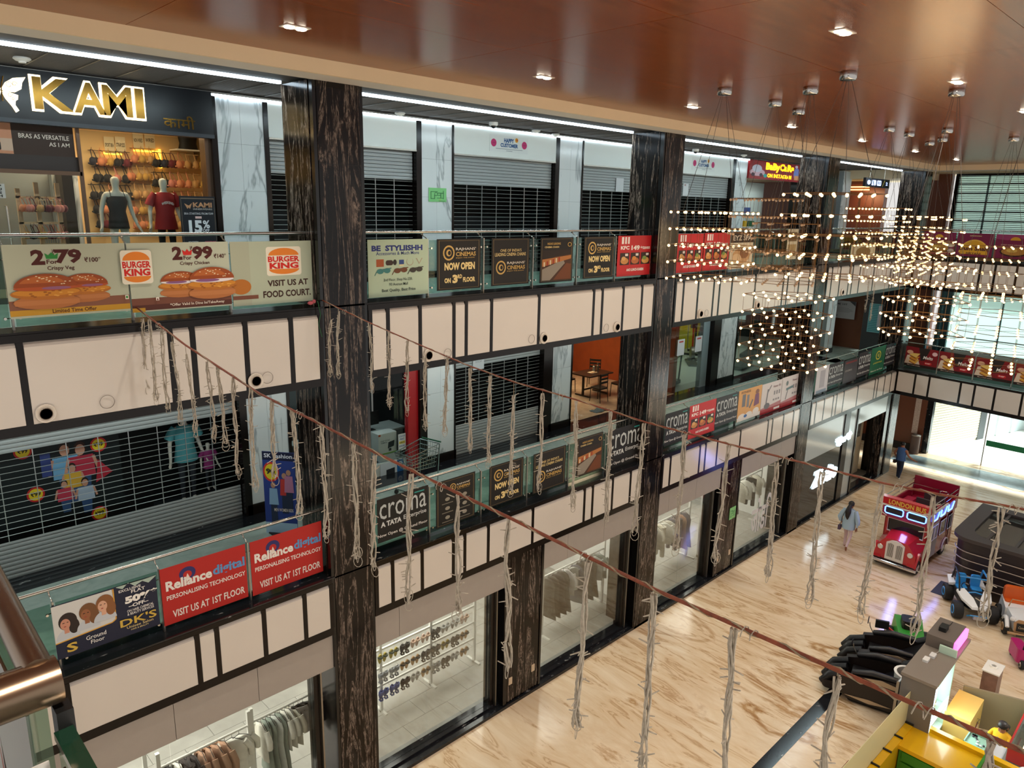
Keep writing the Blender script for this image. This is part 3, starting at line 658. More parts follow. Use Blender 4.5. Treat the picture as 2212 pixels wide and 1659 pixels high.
# first floor
s = psh(112, 345, 1275, 1390, '1b2038')
s.poly([(0, .99), (.56, .98), (.57, .40), (.53, .36), (0, .30)], 'd2d3d0'); s.line([(0, .30), (.53, .36), (.57, .40), (.57, .98)], .012, 'd8a23c')
for cx, cy, hair, skin in ((.12, .62, '2c211d', 'c98f76'), (.31, .68, '7a5230', '9a6240'), (.47, .74, '8a5a34', 'd9a98c')):
    s.ell(cx, cy - .28, .11, .18, 'c3c9cf', 0, pi, 16); s.ell(cx + .01, cy + .03, .085, .16, hair); s.ell(cx + .06, cy - .08, .05, .14, hair); s.ell(cx - .015, cy - .01, .045, .10, skin)
    s.rect(cx - .03, cy - .18, cx + .015, cy - .06, skin); s.line([(cx - .04, cy + .02), (cx - .02, cy + .02)], .008, '2a1a14'); s.line([(cx, cy + .02), (cx + .015, cy + .02)], .008, '2a1a14'); s.line([(cx - .03, cy - .05), (cx - .01, cy - .05)], .01, 'a8443c')
s.poly([(.60, .99), (.66, .93), (.72, 1.02), (.78, .92), (.86, .97), (.92, .90), (1, .99), (1, 1.001), (.60, 1.001)], 'a9bdb2')
s.text('EXCLUSIVE', .62, .87, .84, .92, 'e8e6e2', .02); s.text('FLAT', .74, .80, .88, .86, 'e8e6e2', .02); s.text('50%', .67, .62, .93, .76, 'f2efe8', .06); s.text('*', .93, .68, 1.0, .77, 'f2efe8', .05); s.text('–OFF–', .70, .53, .90, .60, 'e8e6e2', .03)
s.text('ON HAIR CHEMICAL', .68, .45, .95, .50, 'e8e6e2', .01); s.text('& BEAUTY SERVICES', .68, .39, .95, .44, 'e8e6e2', .01); s.text("DK'S", .60, .20, .97, .35, 'cfae4a', .02); s.text('Unisex Salon', .66, .14, .93, .19, 'd9c48a', .01); s.text('HAIR & BEAUTY', .70, .09, .88, .12, 'd9c48a', .01)
s.text('Ground', .27, .19, .46, .27, 'e8e6e2', .01); s.text('Floor', .31, .10, .44, .17, 'e8e6e2', .01); s.text('S', .09, .08, .19, .25, 'cfae4a', .03)
s.build('advertising_banner', label='torn navy salon banner with three women and 50% OFF', cat='banner', group='banners on the first floor railing')
def reliance(args, label):
    s = psh(*args, 'b3221d'); s.ell(.30, .80, .095, .115, '2e2a66'); s.ell(.30, .78, .05, .065, 'b3221d'); s.poly([(.27, .69), (.33, .69), (.30, .80)], 'e8d8d0')
    s.text('Reliance', .05, .59, .58, .76, 'e9e4de', .04); s.text('digital', .59, .56, .98, .78, '5b94c9', .03); s.text('PERSONALISING TECHNOLOGY', .05, .43, .98, .51, 'e9e4de', .015); s.text('VISIT US AT 1ST FLOOR', .10, .10, .96, .23, 'e6ddd6', .02)
    return s.build('advertising_banner', label=label, cat='banner', group='banners on the first floor railing')
reliance((347, 535, 1202, 1323), 'red electronics banner VISIT US AT 1ST FLOOR beside the salon banner')
reliance((541, 697, 1148, 1262), 'red electronics banner VISIT US AT 1ST FLOOR against the first pillar')
def croma(args, label, group=G1, base='14110f'):
    s = psh(*args, base); s.text('croma', .04, .52, .96, .86, 'b9c0c0', .0); s.rect(.72, .90, .92, .93, '2c8f87'); s.text('A TATA', .06, .34, .46, .46, 'c9cccb', .05); s.text('Enterprise', .50, .34, .96, .47, 'c9cccb', .01); s.text('Now Open @ Ground Floor', .0, .10, .98, .19, 'd6d3cf', .015)
    return s.build('store_poster', label=label, cat='poster', group=group)
croma((815, 925, 1064, 1156), 'black croma poster on the first floor railing beside the first pillar')
s = psh(942, 1026, 1031, 1128, '16130f'); rframe(s); rj_logo(s, .42, .80, .08, .52, .86, .74, .85)
for i in range(3):
    for j in range(2): s.ell(.28 + .44 * j, .58 - .2 * i, .06, .04, '8f8a7c'); s.rect(.14 + .44 * j, .48 - .2 * i, .42 + .44 * j, .50 - .2 * i, '6f6a5e')
s.build('cinema_poster', label='dark cinema poster with rows of small white icons', cat='poster', group=G1)
rj_open((1057, 1130, 998, 1084), 'black NOW OPEN cinema poster reflecting a lit outline, first floor', G1)
rj_chain((1152, 1221, 972, 1055), 'dark INDIA\'S LEADING CINEMA CHAINS poster on the first floor railing', G1)
rj_photo((1246, 1301, 941, 1022), 'cinema lobby photo poster on the first floor railing', G1)
croma((1312, 1388, 921, 1005), 'black croma poster against the second pillar, first floor')
croma((1437, 1486, 888, 956), 'black croma poster between the second pillar and a red poster')
kfc((1489, 1545, 870, 939), 'red chicken poster on the first floor railing', G1)
croma((1546, 1593, 854, 915), 'grey black croma poster between red and orange posters', base='26282c')
s = psh(1595, 1643, 839, 903, 'd8a25e'); s.rect(0, 0, 1, .12, 'e6e2dc'); s.ell(.2, .13, .16, .10, 'e6e2dc'); s.ell(.5, .14, .15, .10, 'e6e2dc'); s.ell(.8, .18, .14, .12, 'e6e2dc')
s.rect(.16, .45, .30, .85, '6f6f74'); s.rect(.36, .40, .46, .80, '7f7f84'); s.line([(.50, .35), (.62, .60)], .05, '66666a'); s.ell(.80, .82, .08, .08, '8a5a48'); s.poly([(.68, .35), (.92, .40), (.88, .75), (.72, .75)], '7a4a6a'); s.ell(.35, .13, .07, .05, '3b6fb0'); s.text('FITNESS', .1, .88, .5, .95, '6a4a2a', .02)
s.build('fitness_poster', label='orange gym equipment poster with a figure on the first floor railing', cat='poster', group=G1)
for (a, lab, wv) in (((1645, 1687, 826, 889), 'white exercise bike poster with red base on the first floor railing', 0), ((1688, 1727, 812, 874), 'white treadmill poster with red base against the third pillar', 1)):
    s = psh(*a, 'd6d2d2'); s.rect(0, 0, 1, .16, 'a3272e'); s.poly([(0, .16), (1, .16), (1, .30), (0, .20)], 'b5767a')
    if wv: s.line([(.25, .25), (.35, .6)], .04, '77757a'); s.line([(.25, .58), (.6, .62)], .06, '5a7a80'); s.ell(.28, .78, .06, .08, '6a7a7a')
    else: s.line([(.25, .3), (.3, .8)], .06, '77777c'); s.ell(.3, .25, .14, .10, '6a6a70'); s.line([(.3, .7), (.45, .9)], .04, '77777c')
    for i in range(3): s.rect(.60 + .12 * i, .55, .67 + .12 * i, .68, '8a888c'); s.rect(.58 + .12 * i, .36, .66 + .12 * i, .42, '8a888c')
    s.text('Fitness 2U', .55, .80, .92, .87, '8a6a70', .02); s.rect(.66, .05, .95, .12, 'e6e2e0')
    s.build('fitness_poster', label=lab, cat='poster', group=G1)
s = psh(1763, 1789, 792, 847, 'cfcdd2'); s.rect(.1, 0, .9, .12, '8fa2b4'); s.rect(.3, .2, .7, .85, 'aaa8b0'); s.build('store_poster', label='white appliance poster just past the third pillar, first floor', cat='poster', group=G1)
croma((1790, 1821, 784, 829), 'croma poster just past the white appliance poster', base='2c2a31')
s = psh(1823, 1851, 777, 824, '3a363c'); s.rect(.1, .85, .9, .92, '7a2a2a'); s.text('CINEMAS', .1, .5, .6, .58, '9a958f', .02); s.build('cinema_poster', label='plain dark poster between two croma posters near the corner', cat='poster', group=G1)
croma((1854, 1880, 761, 810), 'croma poster before the green poster near the corner', base='2c2a31')
s = psh(1881, 1911, 750, 805, '1f6a4c'); s.ell(.5, .68, .18, .17, 'c0b94a'); s.ell(.5, .68, .13, .12, '1f6a4c'); s.text('G', .44, .62, .56, .74, 'c0b94a', .05); s.text('LASSIWALA', .2, .38, .8, .44, 'c0b94a', .02); s.text('Now on 1st Floor', .1, .10, .9, .16, 'd8e0c8', .02)
s.build('store_poster', label='green poster with a yellow emblem near the corner of the first floor', cat='poster', group=G1)
croma((1912, 1935, 743, 787), 'croma poster in the corner of the first floor', base='2c2a31')

# ------------------------------------------------------------------ far side of the atrium
FA = radians(8)
def farthing(name, label, cat, group=None, kind=None): return thing(name, label, cat, (31.95, 0, 0), -FA, group, kind)
FM = [0.75, 1.30, 2.46, 2.96, 3.66, 4.55, 5.9, 6.6, 8.0, 9.5]
for n, (z0, z1, zt, zb) in ((30, (3.74, 4.55, 4.635, 3.60)), (31, (8.08, 9.08, 9.175, 7.96))):
    r = farthing('trim_%d' % n, None, None, kind='structure')
    MB().box(0, -12, z1, .08, 0, zt).build('top_beam', M_black, r); MB().box(0, -12, zb, .08, 0, z0).build('bottom_beam', M_black, r); MB().box(.03, -12, z0, .06, 0, z1).build('backing', M_black, r)
    ms = [0.02] + FM + [12]
    mm = MB().box(-.004, -.036, z0, .03, .036, z1).mesh('mullion', M_black)
    for m in ms: inst('mullion', mm, r, (0, -m, 0))
    for a, b in zip(ms[:-1], ms[1:]): MB().box(0, -b + .04, z0 + .004, .03, -a - .04, z1 - .004).build('panel', M_panel, r)
    MB().box(0.06, -12, zt - .4, 3.6, 0.2, zt).build('slab', mat('slab_edge', '33302d', 0.6), r)
    g = farthing('glass_railing', 'glass railing with posters along the far balcony, %s floor' % ('first' if n == 30 else 'second'), 'railing', group='glass balcony railings')
    MB().cyl((.36, 0, zt + 1.11), (.36, -12, zt + 1.11), .026, n=10).build('handrail', M_steel, g)
    for i in range(9):
        a, b = 0.1 + 1.32 * i, 0.1 + 1.32 * (i + 1)
        MB().box(.21, -b + .03, zt + .06, .222, -a - .03, zt + .98).build('pane', M_rail_glass, g)
        MB().box(.20, -b - .011, zt, .24, -b + .011, zt + 1.0).build('post', M_steel, g); MB().tube([(.22, -b, zt + 1.0), (.36, -b, zt + 1.08)], .01, 5).build('rail_arm', M_steel, g)
def farsheet(s0, s1, z0, z1, base):
    e = Vector((-sin(FA), -cos(FA), 0)); n = Vector((cos(FA), -sin(FA), 0)); o = Vector((31.95, 0, 0)) + e * s0 + n * .19 + Vector((0, 0, z0))
    return Sheet(o, e, (0, 0, 1), s1 - s0, z1 - z0, base, t=.008)
for i, (a, b) in enumerate(((0.14, 1.40), (1.44, 2.72), (2.78, 4.06), (4.12, 5.4))):
    s = farsheet(a, b, S1 + .16, S1 + .95, '7d1a20'); s.rect(0, 0, 1, .13, '2a1a16'); s.poly([(.40, 1), (.75, 1), (.62, .4), (.50, .35)], '2c2422'); s.poly([(0, .12), (.48, .14), (.36, .62), (.06, .55)], 'd9c4ae')
    for k2, yy in enumerate((.26, .42, .58)): s.poly([(.12, yy), (.34, yy - .12), (.46, yy + .12), (.20, yy + .10)], ['d9a648', 'c98a34', 'e3c06a'][k2]); s.line([(.14, yy - .03), (.34, yy - .14)], .03, '8a4a22')
    s.ell(.14, .72, .10, .10, 'd8a88a'); s.text('Melts', .56, .46, .86, .62, 'f2ece6', .02, .2); s.ell(.90, .78, .08, .10, 'e2b9b9'); s.rr(.62, .20, .84, .32, 'c9282e', .03); s.text('₹100*', .65, .23, .81, .29, 'f2ece6', .02); s.text('Mix a meal combo', .1, .04, .5, .09, 'c9b8a8', .01)
    s.build('food_poster', label='%s dark red toasted sandwich poster from the corner on the far railing' % SMALL[i], cat='poster', group='sandwich posters on the far railing')
for i, (a, b) in enumerate(((0.15, 1.36), (1.42, 2.68), (2.74, 4.02))):
    s = farsheet(a, b, S2 + .12, S2 + .98, '7a1f45')
    if i == 1: s.ell(.5, .10, .36, .55, 'd9a12a', 0, pi, 20); s.ell(.5, .10, .42, .63, 'e6b84a', 0.3, pi - .1, 20); s.ell(.5, .10, .38, .58, 'd9a12a', 0, pi, 20); s.text('Dum Shahi', .08, .26, .92, .44, '4a1a2a', .04); s.text('BIRYANI', .30, .08, .70, .18, '4a1a2a', .02); s.text('INTRODUCING', .34, .86, .66, .91, 'd9c48a', .02)
    else:
        if i == 2: s.poly([(0, .8), (.3, .76), (.6, .86), (1, .8), (1, 1), (0, 1)], '9a3a6a')
        s.ell(.5, .76, .13, .14, 'd9a12a', 0, pi, 14); s.ell(.5, .28, .36, .20, '3a1a18'); s.ell(.5, .30, .32, .16, 'b9843a'); s.ell(.45, .34, .14, .08, 'd9b25a'); s.text('START YOUR WINTER PARTY', .15, .54, .85, .59, 'd9b8a0', .01); s.text('WITH US', .38, .46, .62, .51, 'd9b8a0', .01)
        s.ell(.88, .45, .12, .09, 'd8c4a8'); s.ell(.9, .2, .1, .1, 'c9b8a8')
    s.build('food_poster', label=['purple biryani poster nearest the corner of the far second floor railing', 'purple biryani poster with a large yellow half circle', 'purple biryani poster with a pink top at the picture edge'][i], cat='poster', group='biryani posters on the far railing')
# window walls behind the far balcony
M_frost = texmat('frosted_window', [(0.3, 'cfe6dd'), (0.7, 'dff0ea')], 0.6, rough=0.4)
nt = M_frost.node_tree; b_ = nt.nodes['Principled BSDF']; tr = nt.nodes.new('ShaderNodeBsdfTranslucent'); mx = nt.nodes.new('ShaderNodeMixShader'); mx.inputs[0].default_value = .8; tr.inputs[0].default_value = (.72, .86, .82, 1)
nt.links.new(b_.outputs[0], mx.inputs[1]); nt.links.new(tr.outputs[0], mx.inputs[2]); nt.links.new(mx.outputs[0], nt.nodes['Material Output'].inputs[0])
M_dkwood = mat('dark_brown_panel', '3a2218', 0.4, var=.1)
wf = thing('window_20', None, None, kind='structure')       # second floor, slatted
MB().box(35.45, -12, 9.9, 35.47, -0.25, 12.5).build('pane', M_frost, wf)
MB().box(35.3, -0.25, 9.2, 35.5, -0.12, 12.6).build('frame', M_black, wf); MB().box(35.3, -12, 12.42, 35.5, -.2, 12.6).build('frame', M_black, wf)
for i in range(34):
    z = 9.95 + i * .074; th = .028 if i % 5 == 4 else .011
    MB().box(35.36, -12, z - th, 35.42, -.25, z + th).build('slat', M_blackm, wf)
for i in range(5): MB().box(35.42, -1.35 - 2.2 * i, 9.9, 35.45, -1.28 - 2.2 * i, 12.5).build('mullion', mat('window_mullion', '7fa0a2', .5), wf)
wf = thing('window_21', None, None, kind='structure')       # first floor
MB().box(35.45, -12, 5.2, 35.47, -0.7, 7.75).build('pane', M_frost, wf)
MB().box(35.3, -12, 7.7, 35.5, -.6, 7.9).build('frame', M_black, wf); MB().box(35.3, -.7, S1, 35.5, -.45, 7.9).build('frame', mat('teal_frame', '31555a', .4), wf)
for i in range(4): MB().box(35.38, -2.6 - 2.6 * i, 5.0, 35.44, -2.54 - 2.6 * i, 7.7).build('mullion', mat('window_mullion', '7fa0a2', .5), wf)
MB().box(35.30, -12, 5.75, 35.36, -.6, 5.79).build('transom', M_steel_d, wf)
wf = thing('window_22', None, None, kind='structure')       # slim slatted strip by the corner pillar
MB().box(35.2, .95, S1, 35.22, 1.5, 12.5).build('pane', M_frost, wf)
for i in range(40): MB().box(35.12, .95, S1 + .1 + i * .2, 35.16, 1.5, S1 + .14 + i * .2).build('slat', mat('pale_slat', '8aa09e', .5), wf)
MB().box(35.2, -.02, S1, 35.5, .95, 12.6).build('wall_far_wood', M_wood_slat, kind='structure')
MB().box(35.2, 2.6, 0, 35.6, 12, 12.6).build('wall_far_wood', M_wood_slat, kind='structure')
MB().box(35.5, -12, S1 - .4, 35.9, 12, 5.2).build('wall_far_spandrel', mat('spandrel', 'c9cfca', .6), kind='structure')
MB().box(35.5, -12, 7.9, 35.9, 12, 9.9).build('wall_far_spandrel', mat('spandrel', 'c9cfca', .6), kind='structure')
MB().box(35.0, -.45, S1, 35.3, -.30, 7.9).box(35.0, -.02, S1, 35.15, .05, 7.9).build('wall_far_post', mat('teal_frame', '31555a', .4), kind='structure')
MB().box(31.0, 0.5, 4.2, 36.9, 12, S1).build('floor_far_first', M_tile1, kind='structure')
MB().box(31.0, 0.5, 8.8, 36.9, 12, S2).build('floor_far_second', M_tile1, kind='structure')
MB().box(33, -12, 12.5, 36.8, .5, 12.6).build('ceiling_far_corridor', M_cream, kind='structure')
MB().box(33, .5, 12.25, 36.8, 12, 12.6).build('ceiling_restroom_lobby', M_cream, kind='structure')
# ground floor far end: wood wall, glass doors, bright outdoors
MB().box(36.5, -.05, 0, 36.9, 3.5, 4.2).build('wall_lobby_wood', M_wood_slat, kind='structure')
MB().box(36.46, .18, .9, 36.5, .42, 3.4).build('wall_lobby_grille', mat('pale_lattice', 'b9a69c', .5, var=.5, vscale=60), kind='structure')
MB().box(36.45, -.05, 0, 36.5, 3.5, .35).build('baseboard_lobby', M_blackm, kind='structure')
dw = thing('door_1', None, None, kind='structure')
for a, b in ((-.3, -2.5), (-2.5, -5.2), (-5.2, -8.0)): MB().box(36.74, b + .01, .02, 36.76, a - .01, 3.6).build('pane', M_shop_glass, dw)
for y in (-.28, -2.5, -5.2): MB().box(36.72, y - .02, 0, 36.78, y + .02, 3.6).build('frame', M_steel_d, dw)
MB().box(36.6, -.30, 0, 36.9, -.05, 4.0).build('frame', M_fleck, dw)
MB().box(36.6, -9, 3.5, 37.2, 3.5, 4.3).build('wall_lobby_head', M_black, kind='structure')
ow = thing('wall_outdoor_shutter', None, None, (37.3, -.12, 0), atan2(-1.37, 4.65), kind='structure'); M_cs = mat('cream_shutter', 'f2ead0', .5)
MB().box(0, 0, 0, 3.9, .15, 4).build('shutter_back', M_cs, ow)
sm = MB().box(0, -.03, 0, 3.9, 0, .10).mesh('slat', M_cs)
for i in range(28): inst('slat', sm, ow, (0, 0, .12 + .125 * i))
MB().box(3.9, -.05, 0, 4.4, .15, 4).build('dark_post', mat('dark_shutter_post', '4e5254', .5), ow)
MB().box(4.4, 0, 0, 9.5, .15, 4).build('pale_front', mat('pale_blue_wall', 'e2f0f2', .6), ow)
for x in (4.5, 5.6, 6.9, 8.3): MB().box(x - .08, -.06, 0, x + .08, 0, 4).build('frame', M_white, ow)
MB().box(4.4, -.08, 1.7, 9.5, -.02, 1.85).build('frame', M_white, ow)
MB().box(47, -14, 0, 47.2, 2, 6).build('wall_outdoor_front', mat('pale_blue_wall', 'e2f0f2', .6), kind='structure')
s = Sheet((36.70, -2.56, .95), (0, -1, 0), (0, 0, 1), 2.6, .26, '1f7a4f', t=.01); s.text('EXIT', .62, .2, .82, .8, 'a9c9b0', .05)
s.build('exit_sign', label='green EXIT sign strip across the far glass entrance door', cat='sign')
# ------------------------------------------------------------------ figures (people and shop mannequins): one skinned body each
def body_mesh(J, E, matof, mats, sub=1):
    """J: name -> (x,y,z,r[,ry]) joints in metres, E: bones, matof: (bone name) -> index into mats; one continuous surface"""
    names = list(J); me = bpy.data.meshes.new('body'); me.from_pydata([J[n][:3] for n in names], [(names.index(a), names.index(b)) for a, b in E], [])
    ob = bpy.data.objects.new('tmp_body', me); COL.objects.link(ob)
    ob.modifiers.new('s', 'SKIN').use_smooth_shade = True
    for i, n in enumerate(names):
        d = me.skin_vertices[0].data[i]; r = J[n][3]; d.radius = (r, J[n][4] if len(J[n]) > 4 else r); d.use_root = (i == 0)
    sb = ob.modifiers.new('u', 'SUBSURF'); sb.levels = sub; sb.render_levels = sub
    bpy.context.view_layer.update()
    out = bpy.data.meshes.new_from_object(ob.evaluated_get(bpy.context.evaluated_depsgraph_get()))
    bpy.data.objects.remove(ob); bpy.data.meshes.remove(me)
    out.materials.clear()
    for m in mats: out.materials.append(m)
    segs = [(Vector(J[a][:3]), Vector(J[b][:3]), matof(a, b)) for a, b in E]
    for p in out.polygons:
        c = p.center; best = 9e9; k = 0
        for a, b, mi in segs:
            d = b - a; t = max(0, min(1, (c - a).dot(d) / max(d.length_squared, 1e-9))); q = (a + d * t - c).length
            if q < best: best, k = q, mi
        p.material_index = k; p.use_smooth = True
    return out
BONES = [('pelvis', 'waist'), ('waist', 'chest'), ('chest', 'neck'), ('neck', 'head'), ('head', 'crown')]
for s in 'LR':
    BONES += [('chest', 'sh' + s), ('sh' + s, 'el' + s), ('el' + s, 'wr' + s), ('wr' + s, 'pa' + s), ('pelvis', 'hip' + s), ('hip' + s, 'kn' + s), ('kn' + s, 'an' + s), ('an' + s, 'toe' + s)]
    for i in range(5): BONES += [('pa' + s, 'f%d%s' % (i, s)), ('f%d%s' % (i, s), 'g%d%s' % (i, s))]
def joints(h=1.65, slim=1.0, legs=None, arms=None, lean=0.0):
    """standing figure facing -Y; legs/arms: overrides of joint positions (fractions of h)"""
    q = h / 1.65; J = {}
    def P(n, x, y, z, r, ry=None): J[n] = (x * q, y * q, z * q, r * q * slim) + ((ry * q * slim,) if ry else ())
    P('pelvis', 0, 0, .90, .125, .10); P('waist', 0, 0, 1.08, .105, .085); P('chest', 0, 0, 1.27, .125, .095); P('neck', 0, -.005, 1.42, .048); P('head', 0, -.015, 1.52, .075, .085); P('crown', 0, -.01, 1.60, .07)
    for s, g in (('L', 1), ('R', -1)):
        P('sh' + s, g * .165, 0, 1.34, .055); P('el' + s, g * .21, .02, 1.07, .040); P('wr' + s, g * .225, -.03, .84, .028); P('pa' + s, g * .228, -.04, .775, .028, .020)
        for i in range(4):
            P('f%d%s' % (i, s), g * .232, -.075 + .022 * i, .725, .0095); P('g%d%s' % (i, s), g * .222, -.072 + .022 * i, [.675, .665, .668, .682][i], .0075)
        P('f4' + s, g * .215, -.075, .765, .010); P('g4' + s, g * .208, -.092, .735, .008)
        P('hip' + s, g * .085, 0, .84, .085); P('kn' + s, g * .09, -.01, .47, .058); P('an' + s, g * .09, .02, .085, .038); P('toe' + s, g * .095, -.12, .035, .033, .03)
    for n, (x, y, z) in (legs or {}).items(): J[n] = (x * q, y * q, z * q) + J[n][3:]
    for n, (x, y, z) in (arms or {}).items():
        o = J[n]; J[n] = (x * q, y * q, z * q) + o[3:]
        if n[:2] == 'pa':
            s = n[2]; d = Vector((x * q, y * q, z * q)) - Vector(J['wr' + s][:3]); d = d.normalized(); sd = d.orthogonal().normalized(); dn = d.cross(sd)
            for i in range(4):
                a = Vector(J[n][:3]) + d * (.052 * q) + sd * ((-.033 + .022 * i) * q); b = a + d * ([.04, .05, .047, .034][i] * q) + dn * (.015 * q)
                J['f%d%s' % (i, s)] = tuple(a) + (.0095 * q,); J['g%d%s' % (i, s)] = tuple(b) + (.0075 * q,)
            a = Vector(J[n][:3]) + sd * (-.035 * q); b = a + d * (.03 * q) - sd * (.012 * q); J['f4' + s] = tuple(a) + (.010 * q,); J['g4' + s] = tuple(b) + (.008 * q,)
    return J
def oval(c, rx, ry, n=14, a=0.0): return [(c[0] + rx * cos(2 * pi * k / n) * cos(a) - ry * sin(2 * pi * k / n) * sin(a), c[1] + rx * cos(2 * pi * k / n) * sin(a) + ry * sin(2 * pi * k / n) * cos(a), c[2]) for k in range(n)]
def face_parts(root, h, skin, z=1.515, y=-.10):
    q = h / 1.65; b = MB()
    b.prism([(-.012 * q, (y + .012) * q, (z - .012) * q), (.012 * q, (y + .012) * q, (z - .012) * q), (0, (y + .010) * q, (z + .03) * q)], (0, -.022 * q, -.003 * q)); b.build('nose', skin, root)
    e = MB()
    for s in (-1, 1): e.ball((s * .03 * q, (y + .016) * q, (z + .022) * q), .010 * q, (1.2, .6, .7), 8, 5)
    e.build('eyes', mat('eye_dark', '1c1410', .3), root)
    MB().ball((0, (y + .018) * q, (z - .042) * q), .02 * q, (1.1, .45, .32), 8, 5).build('mouth', mat('lips', '8a4a42', .5), root)
    r = MB()
    for s in (-1, 1): r.ball((s * .078 * q, .0, z * q), .02 * q, (.45, .8, 1.3), 8, 5)
    r.build('ears', skin, root)
SKIN = mat('brown_skin', '8a5a42', .55, spec=.3); SKIN2 = mat('light_brown_skin', 'a8725a', .55, spec=.3)
HAIR = mat('black_hair', '120e10', .45)
MANQ = mat('mannequin_white', 'd6d2c6', .35)
def person(name, label, loc, rotz, J, mats, matof, hair, extra, h, cat='person', group=None):
    root = thing(name, label, cat, loc, rotz, group)
    o = bpy.data.objects.new('body', body_mesh(J, BONES, matof, mats)); COL.objects.link(o); o.parent = root
    if hair: hair(root)
    if extra: extra(root)
    return root
def mkind(top, leg, shoe=0, sleeve=1, skin=0):
    def f(a, b):
        if b[:3] in ('toe',): return shoe
        if b[:2] in ('kn', 'an') or b[:3] == 'hip': return leg
        if b in ('waist', 'chest', 'neck') or b[:2] == 'sh': return top
        if b[:2] == 'el': return top if sleeve else skin
        if b[:2] == 'wr': return top if sleeve > 1 else skin
        return skin
    return f
# woman walking away (towards +X), light blue top, pale trousers, long black ponytail
hh = 1.70; q = hh / 1.65
J = joints(hh, 1.0, legs={'hipL': (.085, 0, .84), 'knL': (.10, -.16, .48), 'anL': (.10, -.10, .10), 'toeL': (.10, -.24, .035), 'hipR': (-.085, 0, .84), 'knR': (-.09, .02, .47), 'anR': (-.09, .24, .20), 'toeR': (-.09, .22, .06)},
           arms={'elL': (.27, .06, 1.08), 'wrL': (.26, -.08, .90), 'paL': (.25, -.12, .85), 'elR': (-.28, .08, 1.08), 'wrR': (-.27, .06, .86), 'paR': (-.26, .04, .79)})
def wh(r):
    MB().ball((0, .005 * q, 1.575 * q), .098 * q, (.95, 1.05, .92), 12, 8).build('hair', HAIR, r, smooth=60)
    MB().tube([(0, .08 * q, 1.55 * q), (0, .16 * q, 1.47 * q), (.01, .185 * q, 1.33 * q), (0.02, .175 * q, 1.18 * q), (.01, .17 * q, 1.08 * q)], [.05 * q, .07 * q, .088 * q, .06 * q, .015 * q], 10).build('ponytail', HAIR, r, smooth=60)
def we(r):
    m = mat('light_blue_cotton', '9fb9cc', .8, var=.08)
    MB().loft([oval((0, .005, 1.40 * q), .075 * q, .065 * q), oval((0, .005, 1.36 * q), .17 * q, .10 * q), oval((0, .01, 1.22 * q), .185 * q, .135 * q), oval((0, .01, 1.05 * q), .185 * q, .135 * q), oval((0, .01, .88 * q), .205 * q, .165 * q), oval((0, .01, .74 * q), .20 * q, .16 * q)], caps=False).build('loose_top', m, r, smooth=60)
    for s in (1, -1):
        MB().tube([(s * .15 * q, 0, 1.35 * q), (s * .22 * q, .03 * q, 1.22 * q), (s * .275 * q, .07 * q, 1.08 * q), (s * .265 * q, -.0 * q, .95 * q)], [.07 * q, .075 * q, .075 * q, .06 * q], 10).build('sleeve', m, r, smooth=60)
    MB().tube([(.10 * q, .10 * q, 1.40 * q), (.17 * q, .16 * q, 1.1 * q), (.235 * q, .10 * q, .80 * q)], .007, 5).build('bag_strap', mat('dark_strap', '2a2228', .5), r)
    MB().rbox(.20 * q, .03 * q, .66 * q, .27 * q, .17 * q, .82 * q, .02, axis='x').build('handbag', mat('purple_bag', '4a3a52', .5), r)
    face_parts(r, hh, SKIN)
w_ = person('person', 'woman in light blue top and pale trousers walking with black ponytail', (23.55, -1.85, 0), radians(90), J,
            [SKIN, mat('light_blue_cotton', '9fb9cc', .8), mat('pale_pink_trousers', 'cdb6b4', .8), mat('sandal', '6a4a44', .5)], mkind(1, 2, 0, 2, 0), wh, we, hh)
# man in blue sleeveless shirt and jeans near the doors
hh2 = 1.62; q2 = hh2 / 1.65
J = joints(hh2, 1.15, legs={'knL': (.08, -.08, .47), 'anL': (.06, -.02, .09), 'toeL': (.07, -.15, .035), 'knR': (-.09, .02, .47), 'anR': (-.07, .10, .10), 'toeR': (-.08, -.02, .035)},
           arms={'elL': (.30, .02, 1.10), 'wrL': (.20, -.05, .92), 'paL': (.15, -.08, .88), 'elR': (-.30, -.02, 1.10), 'wrR': (-.48, -.10, .98), 'paR': (-.55, -.11, .96)})
def mh(r): MB().ball((0, .01, 1.59 * q2), .095 * q2, (1, 1.08, .9), 12, 8).build('hair', HAIR, r, smooth=60)
def me_(r):
    MB().loft([oval((0, 0, 1.42 * q2), .07 * q2, .06 * q2), oval((0, 0, 1.38 * q2), .17 * q2, .10 * q2), oval((0, 0, 1.2 * q2), .20 * q2, .15 * q2), oval((0, 0, 1.0 * q2), .19 * q2, .15 * q2), oval((0, 0, .86 * q2), .20 * q2, .16 * q2)], caps=False).build('sleeveless_shirt', mat('blue_shirt', '3f639a', .8, var=.1), r, smooth=60)
    MB().rbox(.15 * q2, .02, .70 * q2, .24 * q2, .16, .84 * q2, .02, axis='x').build('hip_bag', mat('dark_bag', '3a2f2c', .5), r)
    face_parts(r, hh2, SKIN2)
person('person', 'person in blue sleeveless shirt and jeans walking towards the glass doors', (32.0, -0.62, 0), radians(78), J, [SKIN2, mat('blue_shirt', '3f639a', .8), mat('dark_jeans', '1f2b45', .8), mat('white_sneaker', 'cfd0d4', .6)], mkind(1, 2, 3, 0, 0), mh, me_, hh2)
